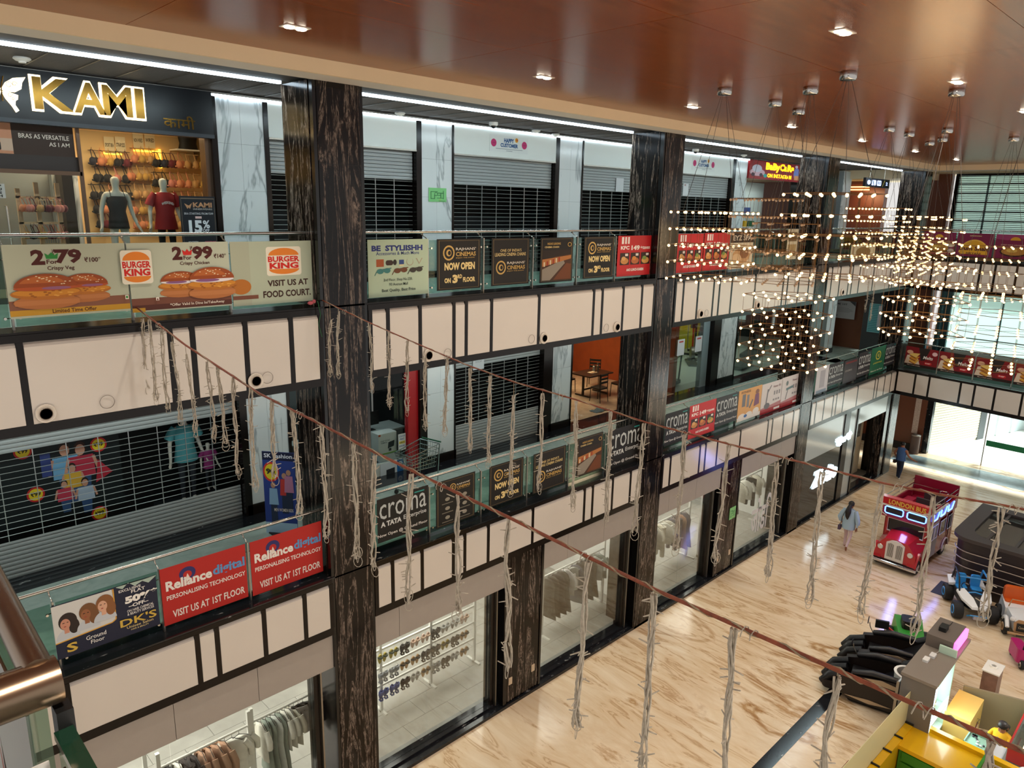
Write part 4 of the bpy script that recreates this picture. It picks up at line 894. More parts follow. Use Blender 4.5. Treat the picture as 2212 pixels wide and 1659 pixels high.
# shop mannequins in the lingerie window
def mannequin(loc, label, h, top, topc, bottom, sleeves, rotz=0.0, group='white shop mannequins'):
    q = h / 1.65; J = joints(h, .92, arms={'elL': (.23, .05, 1.07), 'wrL': (.27, -.06, .84), 'paL': (.29, -.10, .79), 'elR': (-.23, .05, 1.07), 'wrR': (-.27, -.06, .84), 'paR': (-.29, -.10, .79)})
    J['head'] = (0, -.01 * q, 1.53 * q, .085 * q, .09 * q); J['crown'] = (0, 0, 1.62 * q, .065 * q)
    def ex(r):
        if top == 'tank':
            MB().loft([oval((0, -.005, 1.30 * q), .13 * q, .105 * q), oval((0, -.01, 1.22 * q), .165 * q, .135 * q), oval((0, 0, 1.06 * q), .125 * q, .105 * q), oval((0, 0, .90 * q), .15 * q, .125 * q), oval((0, 0, .78 * q), .165 * q, .135 * q)], caps=False).build('tank_top', topc, r, smooth=60)
            st = MB()
            for s in (-1, 1): st.tube([(s * .11 * q, -.09 * q, 1.28 * q), (s * .10 * q, -.03 * q, 1.40 * q), (s * .10 * q, .06 * q, 1.30 * q)], .006, 5)
            st.build('shoulder_straps', topc, r)
        else:
            t_ = MB().loft([oval((0, 0, 1.38 * q), .10 * q, .085 * q), oval((0, -.005, 1.34 * q), .175 * q, .10 * q), oval((0, -.01, 1.2 * q), .175 * q, .14 * q), oval((0, 0, 1.04 * q), .15 * q, .12 * q), oval((0, 0, .86 * q), .18 * q, .145 * q), oval((0, 0, .76 * q), .195 * q, .155 * q)], caps=False).build('t_shirt', topc, r, smooth=60)
            for s in (1, -1): MB().tube([(s * .14 * q, 0, 1.35 * q), (s * .20 * q, .01, 1.27 * q), (s * .245 * q, .02, 1.16 * q)], [.065 * q, .07 * q, .078 * q], 10, caps=False).build('sleeve', topc, r, smooth=60)
            if sleeves:
                sh = Sheet((-.10 * q, -.158 * q, 1.16 * q), (1, 0, 0), (0, 0, 1), .20 * q, .06 * q, topc, t=.001); sh.text('WEEKEND', 0, 0, 1, .7, 'e8dcd8', .04, arc=.5); sh.L[0].build('lettering', parent=t_)
    o = person('mannequin', label, loc, rotz, J, [MANQ, topc, bottom], mkind(0, 2 if bottom != MANQ else 0, 0, 0, 0), None, ex, h, 'mannequin', group)
    return o
# ------------------------------------------------------------------ rolling shutters
_rod = MB().cyl((0, 0, 0), (1, 0, 0), .006, n=6).mesh('rod', M_rod)
_slat = MB().prism([(0, 0, 0), (0, -.012, .008), (0, -.016, .036), (0, -.006, .068), (0, .004, .070), (0, .004, 0)], (1, 0, 0)).mesh('slat', M_shutter)
_tie = MB().box(-.006, -.008, 0, .006, .008, 1).mesh('tie', M_rod)
def shutter(label, x0, x1, zt, za, zb, z0, Y, rs=.092, vs=.42):
    """solid slats zt..za, open rod grille za..zb, solid slats zb..z0"""
    r = thing('rolling_shutter', label, 'shutter', (x0, Y, z0), group='metal rolling shutters'); W = x1 - x0
    for a, b in ((za, zt), (z0, zb)):
        z = a
        while z < b - .02: inst('slat', _slat, r, (0, 0, z - z0), scale=(W, 1, min(1, (b - z) / .072))); z += .074
    z = zb + rs
    while z < za - .01: inst('rod', _rod, r, (0, 0, z - z0), scale=(W, 1, 1)); z += rs
    n = max(2, int(W / vs))
    for i in range(1, n): inst('tie', _tie, r, (W * i / n, .008, zb - z0), scale=(1, 1, za - zb))
    return r
shutter('closed grille shutter between the lingerie shop and the first pillar, second floor', 6.64, 9.96, 11.9, 11.27, S2 + .02, S2, 3.42)
shutter('closed grille shutter under the HAPPY CUSTOMER header in the middle bay', 11.06, 14.38, 11.9, 11.23, S2 + .02, S2, 3.42)
shutter('closed grille shutter left of the second pillar, second floor', 15.52, 18.84, 11.9, 11.24, S2 + .02, S2, 3.42)
shutter('closed grille shutter just past the second pillar, under a small HAPPY CUSTOMER sign', 19.88, 23.18, 11.9, 11.2, S2 + .02, S2, 3.42)
shutter('wide closed shutter in front of the family fashion poster, first floor', -2.0, 5.70, 7.55, 6.78, 5.30, S1, 3.44, .105, .48)
shutter('closed grille shutter of the middle shop on the first floor', 11.12, 14.18, 7.55, 6.88, 5.44, S1, 3.44)
s = wallsheet(11.75, 6.78, 12.12, 7.1, 3.40, 'c9cdd0'); s.text('SHOP', .2, .55, .8, .7, '8a8f94'); s.build('notice_sheet', label='pale notice sheet taped on the first floor shutter', cat='notice')
s = wallsheet(17.05, 11.25, 17.4, 11.62, 3.38, 'c5c8ca'); s.build('notice_sheet', label='white paper taped on the shutter left of the second pillar', cat='notice')
s = wallsheet(20.45, 11.22, 20.75, 11.6, 3.38, 'd0d2d4'); s.rect(.2, .8, .5, .95, 'a08a88'); s.build('notice_sheet', label='white paper taped on the shutter past the second pillar', cat='notice')
# white lit headers over the shutters
M_headw = mat('white_header_panel', 'e2e8e4', .4)
for a, b, lab in ((6.62, 9.98, 'plain white sign header behind the first pillar'), (11.03, 14.40, 'white sign header with the large HAPPY CUSTOMER sticker'), (15.5, 18.85, 'plain white sign header left of the second pillar'), (19.85, 23.2, 'white sign header with the small HAPPY CUSTOMER sticker past the second pillar')):
    r = thing('sign_header', lab, 'sign', ((a + b) / 2, 3.3, 11.9)); h = (b - a) / 2
    MB().box(-h, -.02, 0, h, .16, .64).build('panel', M_headw, r); MB().box(-h, -.03, -.03, h, .16, 0).build('bottom_trim', M_steel_d, r)
def happy(x0, x1, z0, z1, lab):
    s = wallsheet(x0, z0, x1, z1, 3.272, 'dfe4e2', t=.004); ar = s.w / s.h
    for cx in (.10, .90): s.ell(cx, .52, .07, .07 * ar, 'c2306e'); s.text('OPEN', cx - .035, .49, cx + .035, .54, '7a1f48', .02)
    s.text('HAPPY', .36, .58, .62, .84, '27558a', .05); s.text('CUSTOMER', .27, .30, .73, .54, '27558a', .05); s.ell(.69, .78, .042, .042 * ar, 'e0a126'); s.ell(.70, .79, .02, .02 * ar, 'c2562a'); s.rect(.15, .18, .85, .21, '8a9298'); s.rect(.42, .08, .58, .11, '8a9298')
    s.build('shop_sticker', label=lab, cat='sign', group='HAPPY CUSTOMER stickers')
happy(12.10, 13.37, 12.02, 12.40, 'HAPPY CUSTOMER sticker with pink dots on the middle white header')
happy(20.7, 22.05, 12.02, 12.42, 'HAPPY CUSTOMER sticker past the second pillar, near the domed camera')
# floor plan sheets
def planposter(s, lab):
    for a, b, c, d in ((.10, .2, .32, .25), (.10, .2, .14, .75), (.10, .7, .5, .75), (.3, .45, .7, .5), (.45, .6, .85, .66), (.65, .25, .70, .62), (.80, .2, .84, .8), (.45, .25, .8, .29), (.3, .2, .34, .5)): s.rect(a, b, c, d, '3f7a4a')
    s.ell(.40, .56, .09, .14, '3f7a4a'); s.ell(.40, .56, .06, .1, '86cf86'); s.poly([(.60, .12), (.66, .12), (.63, .24)], 'c9b53a'); s.rect(.55, .05, .92, .08, '3f7a4a')
    s.build('floor_plan_sheet', label=lab, cat='notice', group='green evacuation floor plans')
planposter(wallsheet(10.31, 10.83, 10.81, 11.13, 3.285, '86cf86'), 'green floor plan sheet on the white marble pilaster, second floor')
planposter(wallsheet(19.1, 1.72, 19.45, 2.1, 0.035, '8fd08a'), 'green floor plan sheet on the ground floor black marble pilaster')
# ceiling cameras and detectors in the corridor
def dome(px, py, lab, kind):
    p = FZ(px, py, 12.57); r = thing('dome_camera' if kind else 'smoke_detector', lab, 'camera' if kind else 'detector', (p.x, p.y, 12.57))
    if kind: MB().lathe([(.10, 0), (.10, -.06), (.08, -.075)], n=16).build('housing', M_white, r, smooth=40); MB().ball((0, 0, -.07), .065, (1, 1, 1), 12, 8).build('lens_dome', mat('smoked_dome', '18181a', .1), r, smooth=60)
    else: MB().lathe([(.10, 0), (.11, -.02), (.08, -.045), (.05, -.05), (.045, -.07), (.001, -.075)], n=16).build('housing', M_white, r, smooth=40)
dome(1066, 264, 'white dome camera under the corridor ceiling before the HAPPY CUSTOMER sign', 1); dome(1200, 289, 'white ceiling detector beside the middle white header', 0); dome(1503, 322, 'dome camera on the ceiling just past the second pillar', 1)
dome(47, 124, 'round white smoke detector on the grille ceiling above the gold sign', 0); dome(864, 243, 'flat round detector on the grille ceiling past the first pillar', 0); dome(1607, 334, 'small ceiling detector before the Baby Cars sign', 0); dome(1158, 281, 'flat white ceiling detector over the middle shutter', 0)

# ------------------------------------------------------------------ lingerie shop (second floor, first bay)
M_signblk = mat('black_sign_board', '0b0f16', .28); M_gold = mat('antique_gold', '8a6528', .22, .9); M_glow = noem(mat('warm_letter_glow', 'fff3d8', .5, emit=3.0, ecol='ffe9bd'))
sg = thing('shop_sign', 'black shop sign with glowing gold KAMI letters and butterfly', 'sign', (2.5, 3.2, 11.85))
MB().box(-5, -.02, 0, 3.06, .14, .70).build('sign_board', M_signblk, sg)
MB().box(-5, -.04, -.06, 3.06, .14, 0).build('lower_trim', mat('sign_grey_trim', '3b3f46', .4), sg)
Yl = 3.12; xa, xb = FY(70, 200, Yl).x - 2.5, FY(311, 210, Yl).x - 2.5; za, zb = FY(190, 247, Yl).z - 11.85, FY(190, 177, Yl).z - 11.85
wd = [(0, .345), (.335, .635), (.60, .885), (.905, 1.0)]
for ch, (u0, u1) in zip('KAMI', wd):
    X0, X1 = xa + (xb - xa) * u0, xa + (xb - xa) * u1
    for nm, g_, yy, th, mt in (('letter_glow', .018, -.05, .03, M_glow), ('letter_face', -.012, -.085, .034, M_gold)):
        vs, fs = glyphs(ch, .05)
        b = MB(); w2, h2 = X1 - X0 + 2 * g_, zb - za + 2 * g_
        P3 = [(X0 - g_ + w2 * p[0], yy, za - g_ + h2 * p[1]) for p in vs]
        if nm == 'letter_face':      # inset towards stroke centre by a thinner glyph
            vs, fs = glyphs(ch, .022); P3 = [(X0 + .012 + (X1 - X0 - .024) * p[0], yy, za + .012 + (zb - za - .024) * p[1]) for p in vs]
        b.add(P3, fs)
        b.add([(p[0], p[1] + th, p[2]) for p in P3], [tuple(reversed(f)) for f in fs])
        ed = {}
        for f in fs:
            for i in range(len(f)):
                e = (f[i], f[(i + 1) % len(f)])
                if (e[1], e[0]) in ed: ed.pop((e[1], e[0]))
                else: ed[e] = 1
        k0 = len(P3)
        b.f.extend([(a, c, c + k0, a + k0) for a, c in ed]); b.mi.extend([0] * len(ed))
        b.build(nm, mt, sg)
vs, fs = glyphs('कामी', .01)
if vs:
    x0, x1, z0, z1 = FY(356, 265, Yl).x - 2.5, FY(424, 265, Yl).x - 2.5, FY(390, 277, Yl).z - 11.85, FY(390, 249, Yl).z - 11.85
    MB().add([(x0 + (x1 - x0) * p[0], -.03, z0 + (z1 - z0) * p[1]) for p in vs], fs).build('hindi_lettering', M_gold, sg)
bf = MB(); c = FY(0, 195, Yl); cx, cz = c.x - 2.5 + .02, c.z - 11.85
for s in (1, -1):
    up = [(0, 0), (.06, .10), (.16, .17), (.32, .20), (.27, .12), (.25, .03), (.17, -.02), (.05, -.02)]; lo = [(0, -.02), (.10, -.03), (.20, -.06), (.19, -.12), (.16, -.14), (.15, -.2), (.19, -.27), (.15, -.30), (.11, -.22), (.04, -.12)]
    for sh in (up, lo): bf.prism([(cx + s * x, -.06, cz + z + .02) for x, z in sh], (0, .03, 0))
bf.build('butterfly_glow', M_glow, sg)
bo = MB()
for s in (1, -1):
    for (x, z, r) in ((.10, .07, .05), (.17, .09, .035), (.10, -.07, .035), (.13, -.12, .02)): bo.tube([(cx + s * (x + r * cos(t * .5) * (1 - t * .05)), -.064, cz + z + .02 + r * sin(t * .5) * (1 - t * .05)) for t in range(0, 13)], .004, 4)
bo.tube([(cx, -.07, cz - .14), (cx, -.07, cz + .05), (cx + .04, -.07, cz + .2)], .008, 5)
bo.build('butterfly_filigree', M_gold, sg)
# storefront glazing, inner walls
wk = thing('window_40', None, None, kind='structure')
xd = FY(180, 400, 3.4).x
MB().box(xd + .02, 3.40, S2, 5.50, 3.412, 11.78).build('pane', M_shop_glass, wk); MB().box(-2, 3.40, S2, xd - .12, 3.412, 11.1).build('pane', M_shop_glass, wk)
MB().box(xd - .03, 3.38, S2, xd + .02, 3.44, 11.8).box(5.46, 3.36, S2, 5.57, 3.6, 11.85).box(-2, 3.38, 11.08, xd, 3.44, 11.14).build('frame', mat('bronze_frame', '6a5444', .3, .6), wk)
MB().box(-2.5, 3.45, 11.14, xd - .02, 3.6, 11.36).build('door_head', mat('dark_bronze_band', '2c211c', .4), wk)
MB().box(xd - .10, 4.2, S2, xd + .06, 5.9, 11.14).build('wall_lingerie_return', mat('dark_display_wall', '3a3026', .5), kind='structure')
MB().box(-4, 5.95, S2, 6.5, 6.05, 12.4).build('wall_lingerie', mat('warm_cream_wall', 'e8c48e', .7), kind='structure')
MB().box(6.50, 3.55, S2, 6.56, 6.0, 12.4).build('wall_lingerie_side', mat('warm_cream_wall', 'e8c48e', .7), kind='structure')
MB().box(-4, 3.62, 12.0, 6.5, 6, 12.05).build('ceiling_lingerie', M_white, kind='structure')
lamp('lingerie_lamp', 'AREA', (4.2, 4.6, 11.95), 75, (1.0, .76, .46), shape='RECTANGLE', size=2.4, size_y=1.6, to=(4.2, 4.9, 9))
lamp('lingerie_lamp', 'AREA', (1.4, 4.8, 11.95), 40, (1.0, .78, .5), shape='RECTANGLE', size=2, size_y=1.5, to=(1.4, 4.8, 9))
s = wallsheet(FY(0, 290, 3.46).x - 1.2, 11.36, xd - .05, 11.80, 3.46, '8a6a3a'); w0 = s.w
s.rect(.30, 0, .62, 1, 'c98a68'); s.rect(.62, 0, 1, 1, '3c2a20'); s.ell(.47, .45, .06, .5, 'd8a080'); s.ell(.50, .25, .06, .2, '2a2420'); s.rect(.55, .1, .62, .5, 'c9a890')
s.text('BRAS AS VERSATILE', .66, .55, .97, .70, 'e6d8c8', .01); s.text('AS I AM', .84, .32, .97, .46, 'e6d8c8', .01); s.text('VERSATILE', .12, .50, .28, .65, 'e6d8c8', .01); s.text('AS I AM', .18, .25, .28, .40, 'e6d8c8', .01)
s.build('fascia_poster', label='brown lingerie poster BRAS AS VERSATILE AS I AM above the shop door', cat='poster')
for i, px in enumerate((20, 128)):
    p = FY(px, 315, 3.55); r = thing('ceiling_light', 'small round spotlight under the lingerie door head, %s' % SMALL[i], 'ceiling light', (p.x, 3.55, 11.36)); MB().lathe([(.06, -.002), (.05, -.02), (.001, -.022)], n=12).build('lens', noem(M_bulb_w), r)
s = wallsheet(FY(0, 418, 3.38).x - .06, FY(8, 428, 3.38).z, FY(12, 418, 3.38).x, FY(8, 397, 3.38).z, 3.385, 'b9b4ae', t=.004); s.text('P', .3, .76, .7, .94, '2a2826', .04); s.text('U', .3, .53, .7, .71, '2a2826', .04); s.text('S', .3, .30, .7, .48, '2a2826', .04); s.text('H', .3, .07, .7, .25, '2a2826', .04)
s.build('door_sign', label='small PUSH plate on the lingerie shop glass door', cat='sign')
p = FY(15, 450, 3.33); r = thing('pull_handle_set', 'vertical steel door pull on the lingerie shop glass door', 'handle', (p.x, 3.33, 9.6)); MB().tube([(0, .07, .1), (0, 0, .1), (0, 0, 1.0), (0, .07, 1.0)], .016, 8).build('pull_bar', M_steel, r)
# signs on the shop wall
for i, (px, tx) in enumerate(((236, 'SPORT BRA'), (260, 'STRAPLESS'), (299, 'NON WIRED'), (324, 'WIRED'))):
    a = FY(px - 11, 310, 5.9); b = FY(px + 11, 310, 5.9); z = FY(px, 302 if i > 1 else 312, 5.9).z
    s = Sheet((a.x, 5.9, z - .16), (1, 0, 0), (0, 0, 1), b.x - a.x, .30, 'eedcb4'); s.text(tx, .08, .38, .92, .62, '3a2a1c', .02); s.build('shelf_sign', label='cream hanging sign reading %s in the lingerie shop' % tx, cat='sign', group='category signs in the lingerie shop')
# lit niche edges
for i, (x0, x1, y) in enumerate(((222, 262, 331), (288, 345, 325))):
    a, b = FY(x0, y, 5.93), FY(x1, y - 3, 5.93); r = thing('light_strip', 'yellow glowing strip above the bra rails, %s' % ('first' if i == 0 else 'second'), 'light strip', (a.x, 5.93, a.z)); MB().box(0, -.02, -.015, b.x - a.x, .01, .015).build('diffuser', noem(mat('amber_led', 'ffd070', .5, emit=4, ecol='ffc040')), r)
a = FY(345, 335, 5.9); r = thing('light_strip', 'vertical yellow glowing strip between the bra rails', 'light strip', (a.x, 5.9, a.z - .25)); MB().box(-.02, -.02, 0, .02, .01, .36).build('diffuser', MATS['amber_led'], r)
a = FY(370, 325, 5.8); r = thing('wall_shelf', 'small white bracket shelf carrying a dark torso in the lingerie shop', 'shelf', (a.x, 5.5, a.z)); MB().box(0, 0, 0, 1.0, .4, .025).build('board', M_white, r); MB().prism([(.48, .4, 0), (.48, .1, 0), (.48, .4, -.2)], (.03, 0, 0)).build('bracket', M_steel_d, r)
r = thing('torso_form', 'black torso form on the small shelf of the lingerie shop', 'mannequin', (a.x + .3, 5.7, a.z + .025)); MB().loft([oval((0, 0, 0), .20, .12), oval((0, 0, .12), .17, .1), oval((0, 0, .3), .2, .12)]).build('torso', M_blackm, r, smooth=60)
# bras on the wall rails
def bra_mesh(m):
    b = MB()
    for s in (-1, 1): b.ball((s * .052, -.02, 0), .058, (1, .75, 1.05), 8, 6); b.tube([(s * .06, -.02, .05), (s * .045, 0, .13), (s * .02, .01, .16)], .006, 4)
    b.tube([(-.105, .01, -.03), (0, .02, -.045), (.105, .01, -.03)], .014, 5); b.tube([(0, .01, .155), (0, .01, .19)], .003, 4)
    return b.mesh('bra', m, 60)
BC = {'tan': 'c99a62', 'peach': 'd98a62', 'black': '1b1a1e', 'maroon': '6a1f2c', 'pink': 'cc7f72', 'mustard': 'c79a48', 'navy': '23273a'}
BM = {k: bra_mesh(mat('bra_' + k, v, .7, sheen=.2)) for k, v in BC.items()}
rails = [(192, 282, 348, 5.85, ['navy', 'peach', 'mustard', 'black', 'maroon']), (282, 334, 343, 5.85, ['peach', 'mustard', 'tan']), (330, 444, 352, 5.7, ['black', 'navy', 'maroon', 'peach', 'tan', 'tan', 'mustard', 'mustard']),
         (200, 280, 384, 5.85, ['black', 'black', 'pink', 'black', 'maroon']), (272, 342, 381, 5.85, ['peach', 'mustard', 'mustard', 'tan']), (328, 446, 395, 5.7, ['black', 'black', 'pink', 'peach', 'peach', 'tan', 'mustard']),
         (192, 285, 422, 5.85, ['black', 'peach', 'black', 'black']), (286, 340, 420, 5.85, ['tan', 'mustard']), (372, 446, 436, 5.7, ['peach', 'tan']), (196, 240, 452, 5.85, ['black', 'peach']), (278, 336, 455, 5.85, ['peach', 'mustard', 'tan']), (206, 240, 484, 5.85, ['black', 'maroon', 'peach']), (284, 400, 486, 5.85, ['peach', 'mustard', 'tan', 'tan'])]
for i, (x0, x1, y, Y, cs) in enumerate(rails):
    a, b = FY(x0, y, Y), FY(x1, y, Y)
    r = thing('wall_rail', 'chrome bra rail on the lingerie shop wall, row %s' % SMALL[i], 'rail', (a.x, Y, a.z + .20)); MB().cyl((0, 0, 0), (b.x - a.x, 0, 0), .008, n=6).build('bar', M_steel, r); MB().cyl((.05, 0, 0), (.05, 5.95 - Y, 0), .006, n=5).cyl((b.x - a.x - .05, 0, 0), (b.x - a.x - .05, 5.95 - Y, 0), .006, n=5).build('bracket', M_steel, r)
    n = max(2, int((b.x - a.x) / .135))
    for k in range(n):
        c = cs[min(len(cs) - 1, int(k * len(cs) / n))]
        inst('bra', BM[c], None, (a.x + (k + .5) * (b.x - a.x) / n, Y, a.z), (0, 0, radians(random.uniform(40, 65))), (1.35,) * 3, label='%s bra, %s on the %s chrome rail of the lingerie wall' % (c, SMALL[k], SMALL[i]), cat='bra', group='bras on the lingerie wall rails')
# display window mannequins
p = FY(246, 376, 3.85); mannequin((p.x, 3.85, p.z - 1.70), 'white mannequin in a black camisole in the lingerie window', 1.70, 'tank', mat('black_camisole', '141416', .6), MANQ, 0)
p = FY(350, 380, 3.85); mannequin((p.x, 3.85, p.z - 1.70), 'white mannequin in a red WEEKEND t-shirt in the lingerie window', 1.70, 'tee', mat('red_cotton', 'a01f22', .75), mat('dotted_black_trousers', '17161a', .7), 1)
pl = MB().box(3.5, 3.5, S2, 5.4, 4.2, FY(350, 380, 3.85).z - 1.70).build('window_plinth', M_white, label='low white plinth under the two lingerie window mannequins', cat='plinth')
# standee
s = wallsheet(FY(391, 473, 3.2).x, S2 + .04, FY(467, 473, 3.2).x, FY(429, 424, 3.2).z, 3.2, '23262c', t=.02)
for a in ((.03, .02, .97, .03), (.03, .97, .97, .98), (.03, .02, .04, .98), (.96, .02, .97, .98)): s.rect(*a, '7a6a5a')
_sc = s.P; s.P = lambda x, y, d=0.0, _p=_sc: _p(x, y if y in (0, 1) else .40 + .60 * y, d)
s.text('KAMI', .36, .80, .90, .89, 'b98a66', .04); s.text('INNERWEARS', .36, .755, .90, .785, 'b9b4ae', .01); s.poly([(.12, .87), (.24, .83), (.34, .88), (.27, .77), (.24, .80), (.20, .77)], 'b98a66'); s.text('BRA STARTING FROM ₹399', .10, .67, .92, .71, 'c9ccd0', .01)
s.rect(.40, .60, .58, .64, 'd8b8b4'); s.text('15', .20, .34, .58, .57, 'dfe3e8', .05); s.text('%', .60, .42, .80, .57, 'dfe3e8', .03); s.text('OFF', .58, .36, .78, .41, 'dfe3e8', .02); s.text('JOCKEY', .15, .15, .44, .19, 'c9ccd0', .03); s.text('enamor', .62, .15, .94, .19, 'c2506a', .01)
s.build('sign_board', label='dark grey KAMI standee reading UP TO 15% OFF outside the window', cat='sign')
# wooden display rack near the door
a, b = FY(34, 420, 3.9), FY(130, 420, 3.9); zt_ = FY(80, 408, 3.9).z
r = thing('display_rack', 'light wooden grid rack hung with bras by the lingerie shop door', 'rack', (a.x, 3.9, S2)); W = b.x - a.x; H = zt_ - S2; M_lw = mat('light_pine', 'd8b690', .5, var=.06)
for x in (0, W * .42, W - .06): MB().box(x, 0, 0, x + .06, .05, H + (.1 if x else 0)).build('upright', M_lw, r)
for z in (H - .15, H - .55, H - .95, .3): MB().box(0, 0, z, W, .04, z + .035).build('crossbar', M_lw, r)
for z in (H - .33, H - .85): 
    bb = MB()
    for i in range(10): bb.cyl((W * .45 + i * W * .052, -.10, z), (W * .45 + i * W * .052, -.10, z + .16), .004, n=4)
    for dz in (0, .16): bb.cyl((W * .44, -.10, z + dz), (W * .97, -.10, z + dz), .006, n=5)
    bb.build('wire_basket', mat('cream_wire', 'e2c8a0', .4), r)
for row, z in enumerate((H - .30, H - .72, H - 1.15)):
    for k in range(9):
        c = ['peach', 'pink', 'maroon', 'tan', 'black', 'maroon', 'mustard', 'pink', 'maroon'][(k + row * 3) % 9]
        inst('bra', BM[c], None, (a.x + .06 + k * W * .11, 3.86 - .1 * (k % 2), S2 + z), (0, 0, radians(random.uniform(20, 70))), label='%s bra, %s on the %s bar of the wooden rack by the door' % (c, SMALL[k], ['top', 'middle', 'bottom'][row]), cat='bra', group='bras on the wooden rack')
for i, px in enumerate((58, 93, 143)):   # small wall lamps reflected by the door glass: amber pendants inside
    pass
# pale wall and marble pier seen inside the door
MB().box(-4, 5.0, S2, FY(108, 420, 5.0).x, 5.1, 11.2).build('wall_lingerie_shutter', M_shutter, kind='structure')
pilaster(FY(116, 420, 4.6).x, FY(172, 420, 4.6).x, S2, 11.15, Y=4.6)

# ------------------------------------------------------------------ Baby Cars shop and the restroom passage (second floor, far bays)
s = wallsheet(24.25, 11.92, 28.15, 12.56, 3.25, 'a3161c', t=.08); M_neon_y = noem(mat('neon_yellow', 'ffd21e', .5, emit=2.2, ecol='ffb400'))
s.text('BaByCaRs', .30, .42, .86, .92, M_neon_y, .06); s.text('ON INSTAGRAM', .34, .12, .82, .34, M_neon_y, .04); s.ell(.30, .20, .035, .10, '3fb8b0')
s.ell(.15, .35, .14, .2, 'e2b9c9'); s.ell(.14, .55, .09, .2, 'd8d8e8'); s.ell(.07, .22, .03, .1, '4a2a3a'); s.ell(.22, .22, .03, .1, '4a2a3a'); s.ell(.92, .45, .06, .35, '7f8fd8'); s.rect(.88, .1, .98, .35, 'e6a06a'); s.ell(.91, .85, .03, .08, 'e8d8e8')
s.build('shop_sign', label='red BaByCaRs light box sign with yellow letters', cat='sign')
MB().box(24.25, 4.8, S2, 28.4, 5.0, 11.9).build('wall_baby_shop', mat('pale_shop_wall', 'c9d2cc', .6), kind='structure')
MB().box(28.2, 3.3, S2, 28.7, 3.6, 12.55).build('wall_jamb_baby', M_black, kind='structure')
pilaster(28.7, 29.5, S2, 12.55)
lamp('baby_shop_lamp', 'AREA', (26.2, 4.0, 11.85), 22, (.9, 1, .97), shape='RECTANGLE', size=3, size_y=.8, to=(26.2, 4, 9))
for i in range(3):
    r = thing('toy_shelf', 'white toy shelf inside the Baby Cars shop, %s from the pilaster' % SMALL[i], 'shelf', (24.6 + i * .9, 4.4, S2))
    for z in (.5, 1.0, 1.5): MB().box(0, 0, z, .8, .3, z + .025).build('board', M_white, r)
    MB().box(0, .28, 0, .8, .3, 1.8).build('back_panel', mat('pale_shop_wall', 'c9d2cc', .6), r)
    for k in range(4):
        c = ['b5302c', '2f6a4a', 'd8b030', '33508a'][(k + i) % 4]
        inst('toy_box', MB().rbox(0, 0, 0, .17, .2, .22, .02).mesh('toy_box', mat('toy_' + c, c, .4)), None, (24.63 + i * .9 + k * .19, 4.42, S2 + [1.025, 1.525, .525][k % 3]), label='small %s toy box, %s place on the %s toy shelf' % ({'b5302c': 'red', '2f6a4a': 'green', 'd8b030': 'yellow', '33508a': 'blue'}[c], SMALL[k], SMALL[i]), cat='toy', group='toys on the Baby Cars shelves')
s = wallsheet(FY(1870, 394, 1.5).x, FY(1896, 405, 1.5).z, FY(1921, 400, 1.5).x, FY(1896, 386, 1.5).z, 1.5, '10131a', t=.1)
M_icon = noem(mat('icon_glow', 'b9c8ff', .5, emit=1.4, ecol='a8bcff')); s.ell(.13, .5, .07, .26, M_icon); s.rr(.24, .2, .42, .8, M_icon, .02); s.rr(.46, .2, .64, .8, M_icon, .02); s.text('2', .84, .3, .92, .7, M_icon, .04); s.text('✈', .27, .3, .39, .7, '1c2a5a'); s.line([(.70, .15), (.78, .85)], .02, '9a8a3a'); s.rect(.50, .35, .53, .7, '1c2a5a'); s.rect(.57, .35, .60, .7, '1c2a5a')
o = s.build('direction_sign', label='black hanging sign with blue lit icons and the number 2', cat='sign')
MB().cyl((s.P(.2, 1, -.05)), s.P(.2, 1, -.05) + Vector((0, 0, .6)), .01, n=5).cyl((s.P(.8, 1, -.05)), s.P(.8, 1, -.05) + Vector((0, 0, .6)), .01, n=5).build('hanger_rods', M_steel_d, o)
MB().box(33.3, 5.6, S2, 36.9, 5.7, 12.3).build('wall_passage_wood', M_wood_slat, kind='structure')
for i, y in enumerate((404, 410)):
    a, b = FX(1836, y, 35.15), FX(1878, y - 1, 35.15); r = thing('light_strip', 'warm glowing bar on the wood wall of the passage, %s' % ('upper' if i == 0 else 'lower'), 'light strip', (35.15, a.y, a.z)); MB().box(-.02, b.y - a.y, -.02, .02, 0, .02).build('diffuser', noem(mat('gold_led', 'ffd890', .5, emit=5, ecol='ffcf70')), r)
lamp('passage_lamp', 'AREA', (34.4, 3.2, 11.6), 25, (1, .6, .3), size=.8, to=(35.2, 3.2, 10.5))
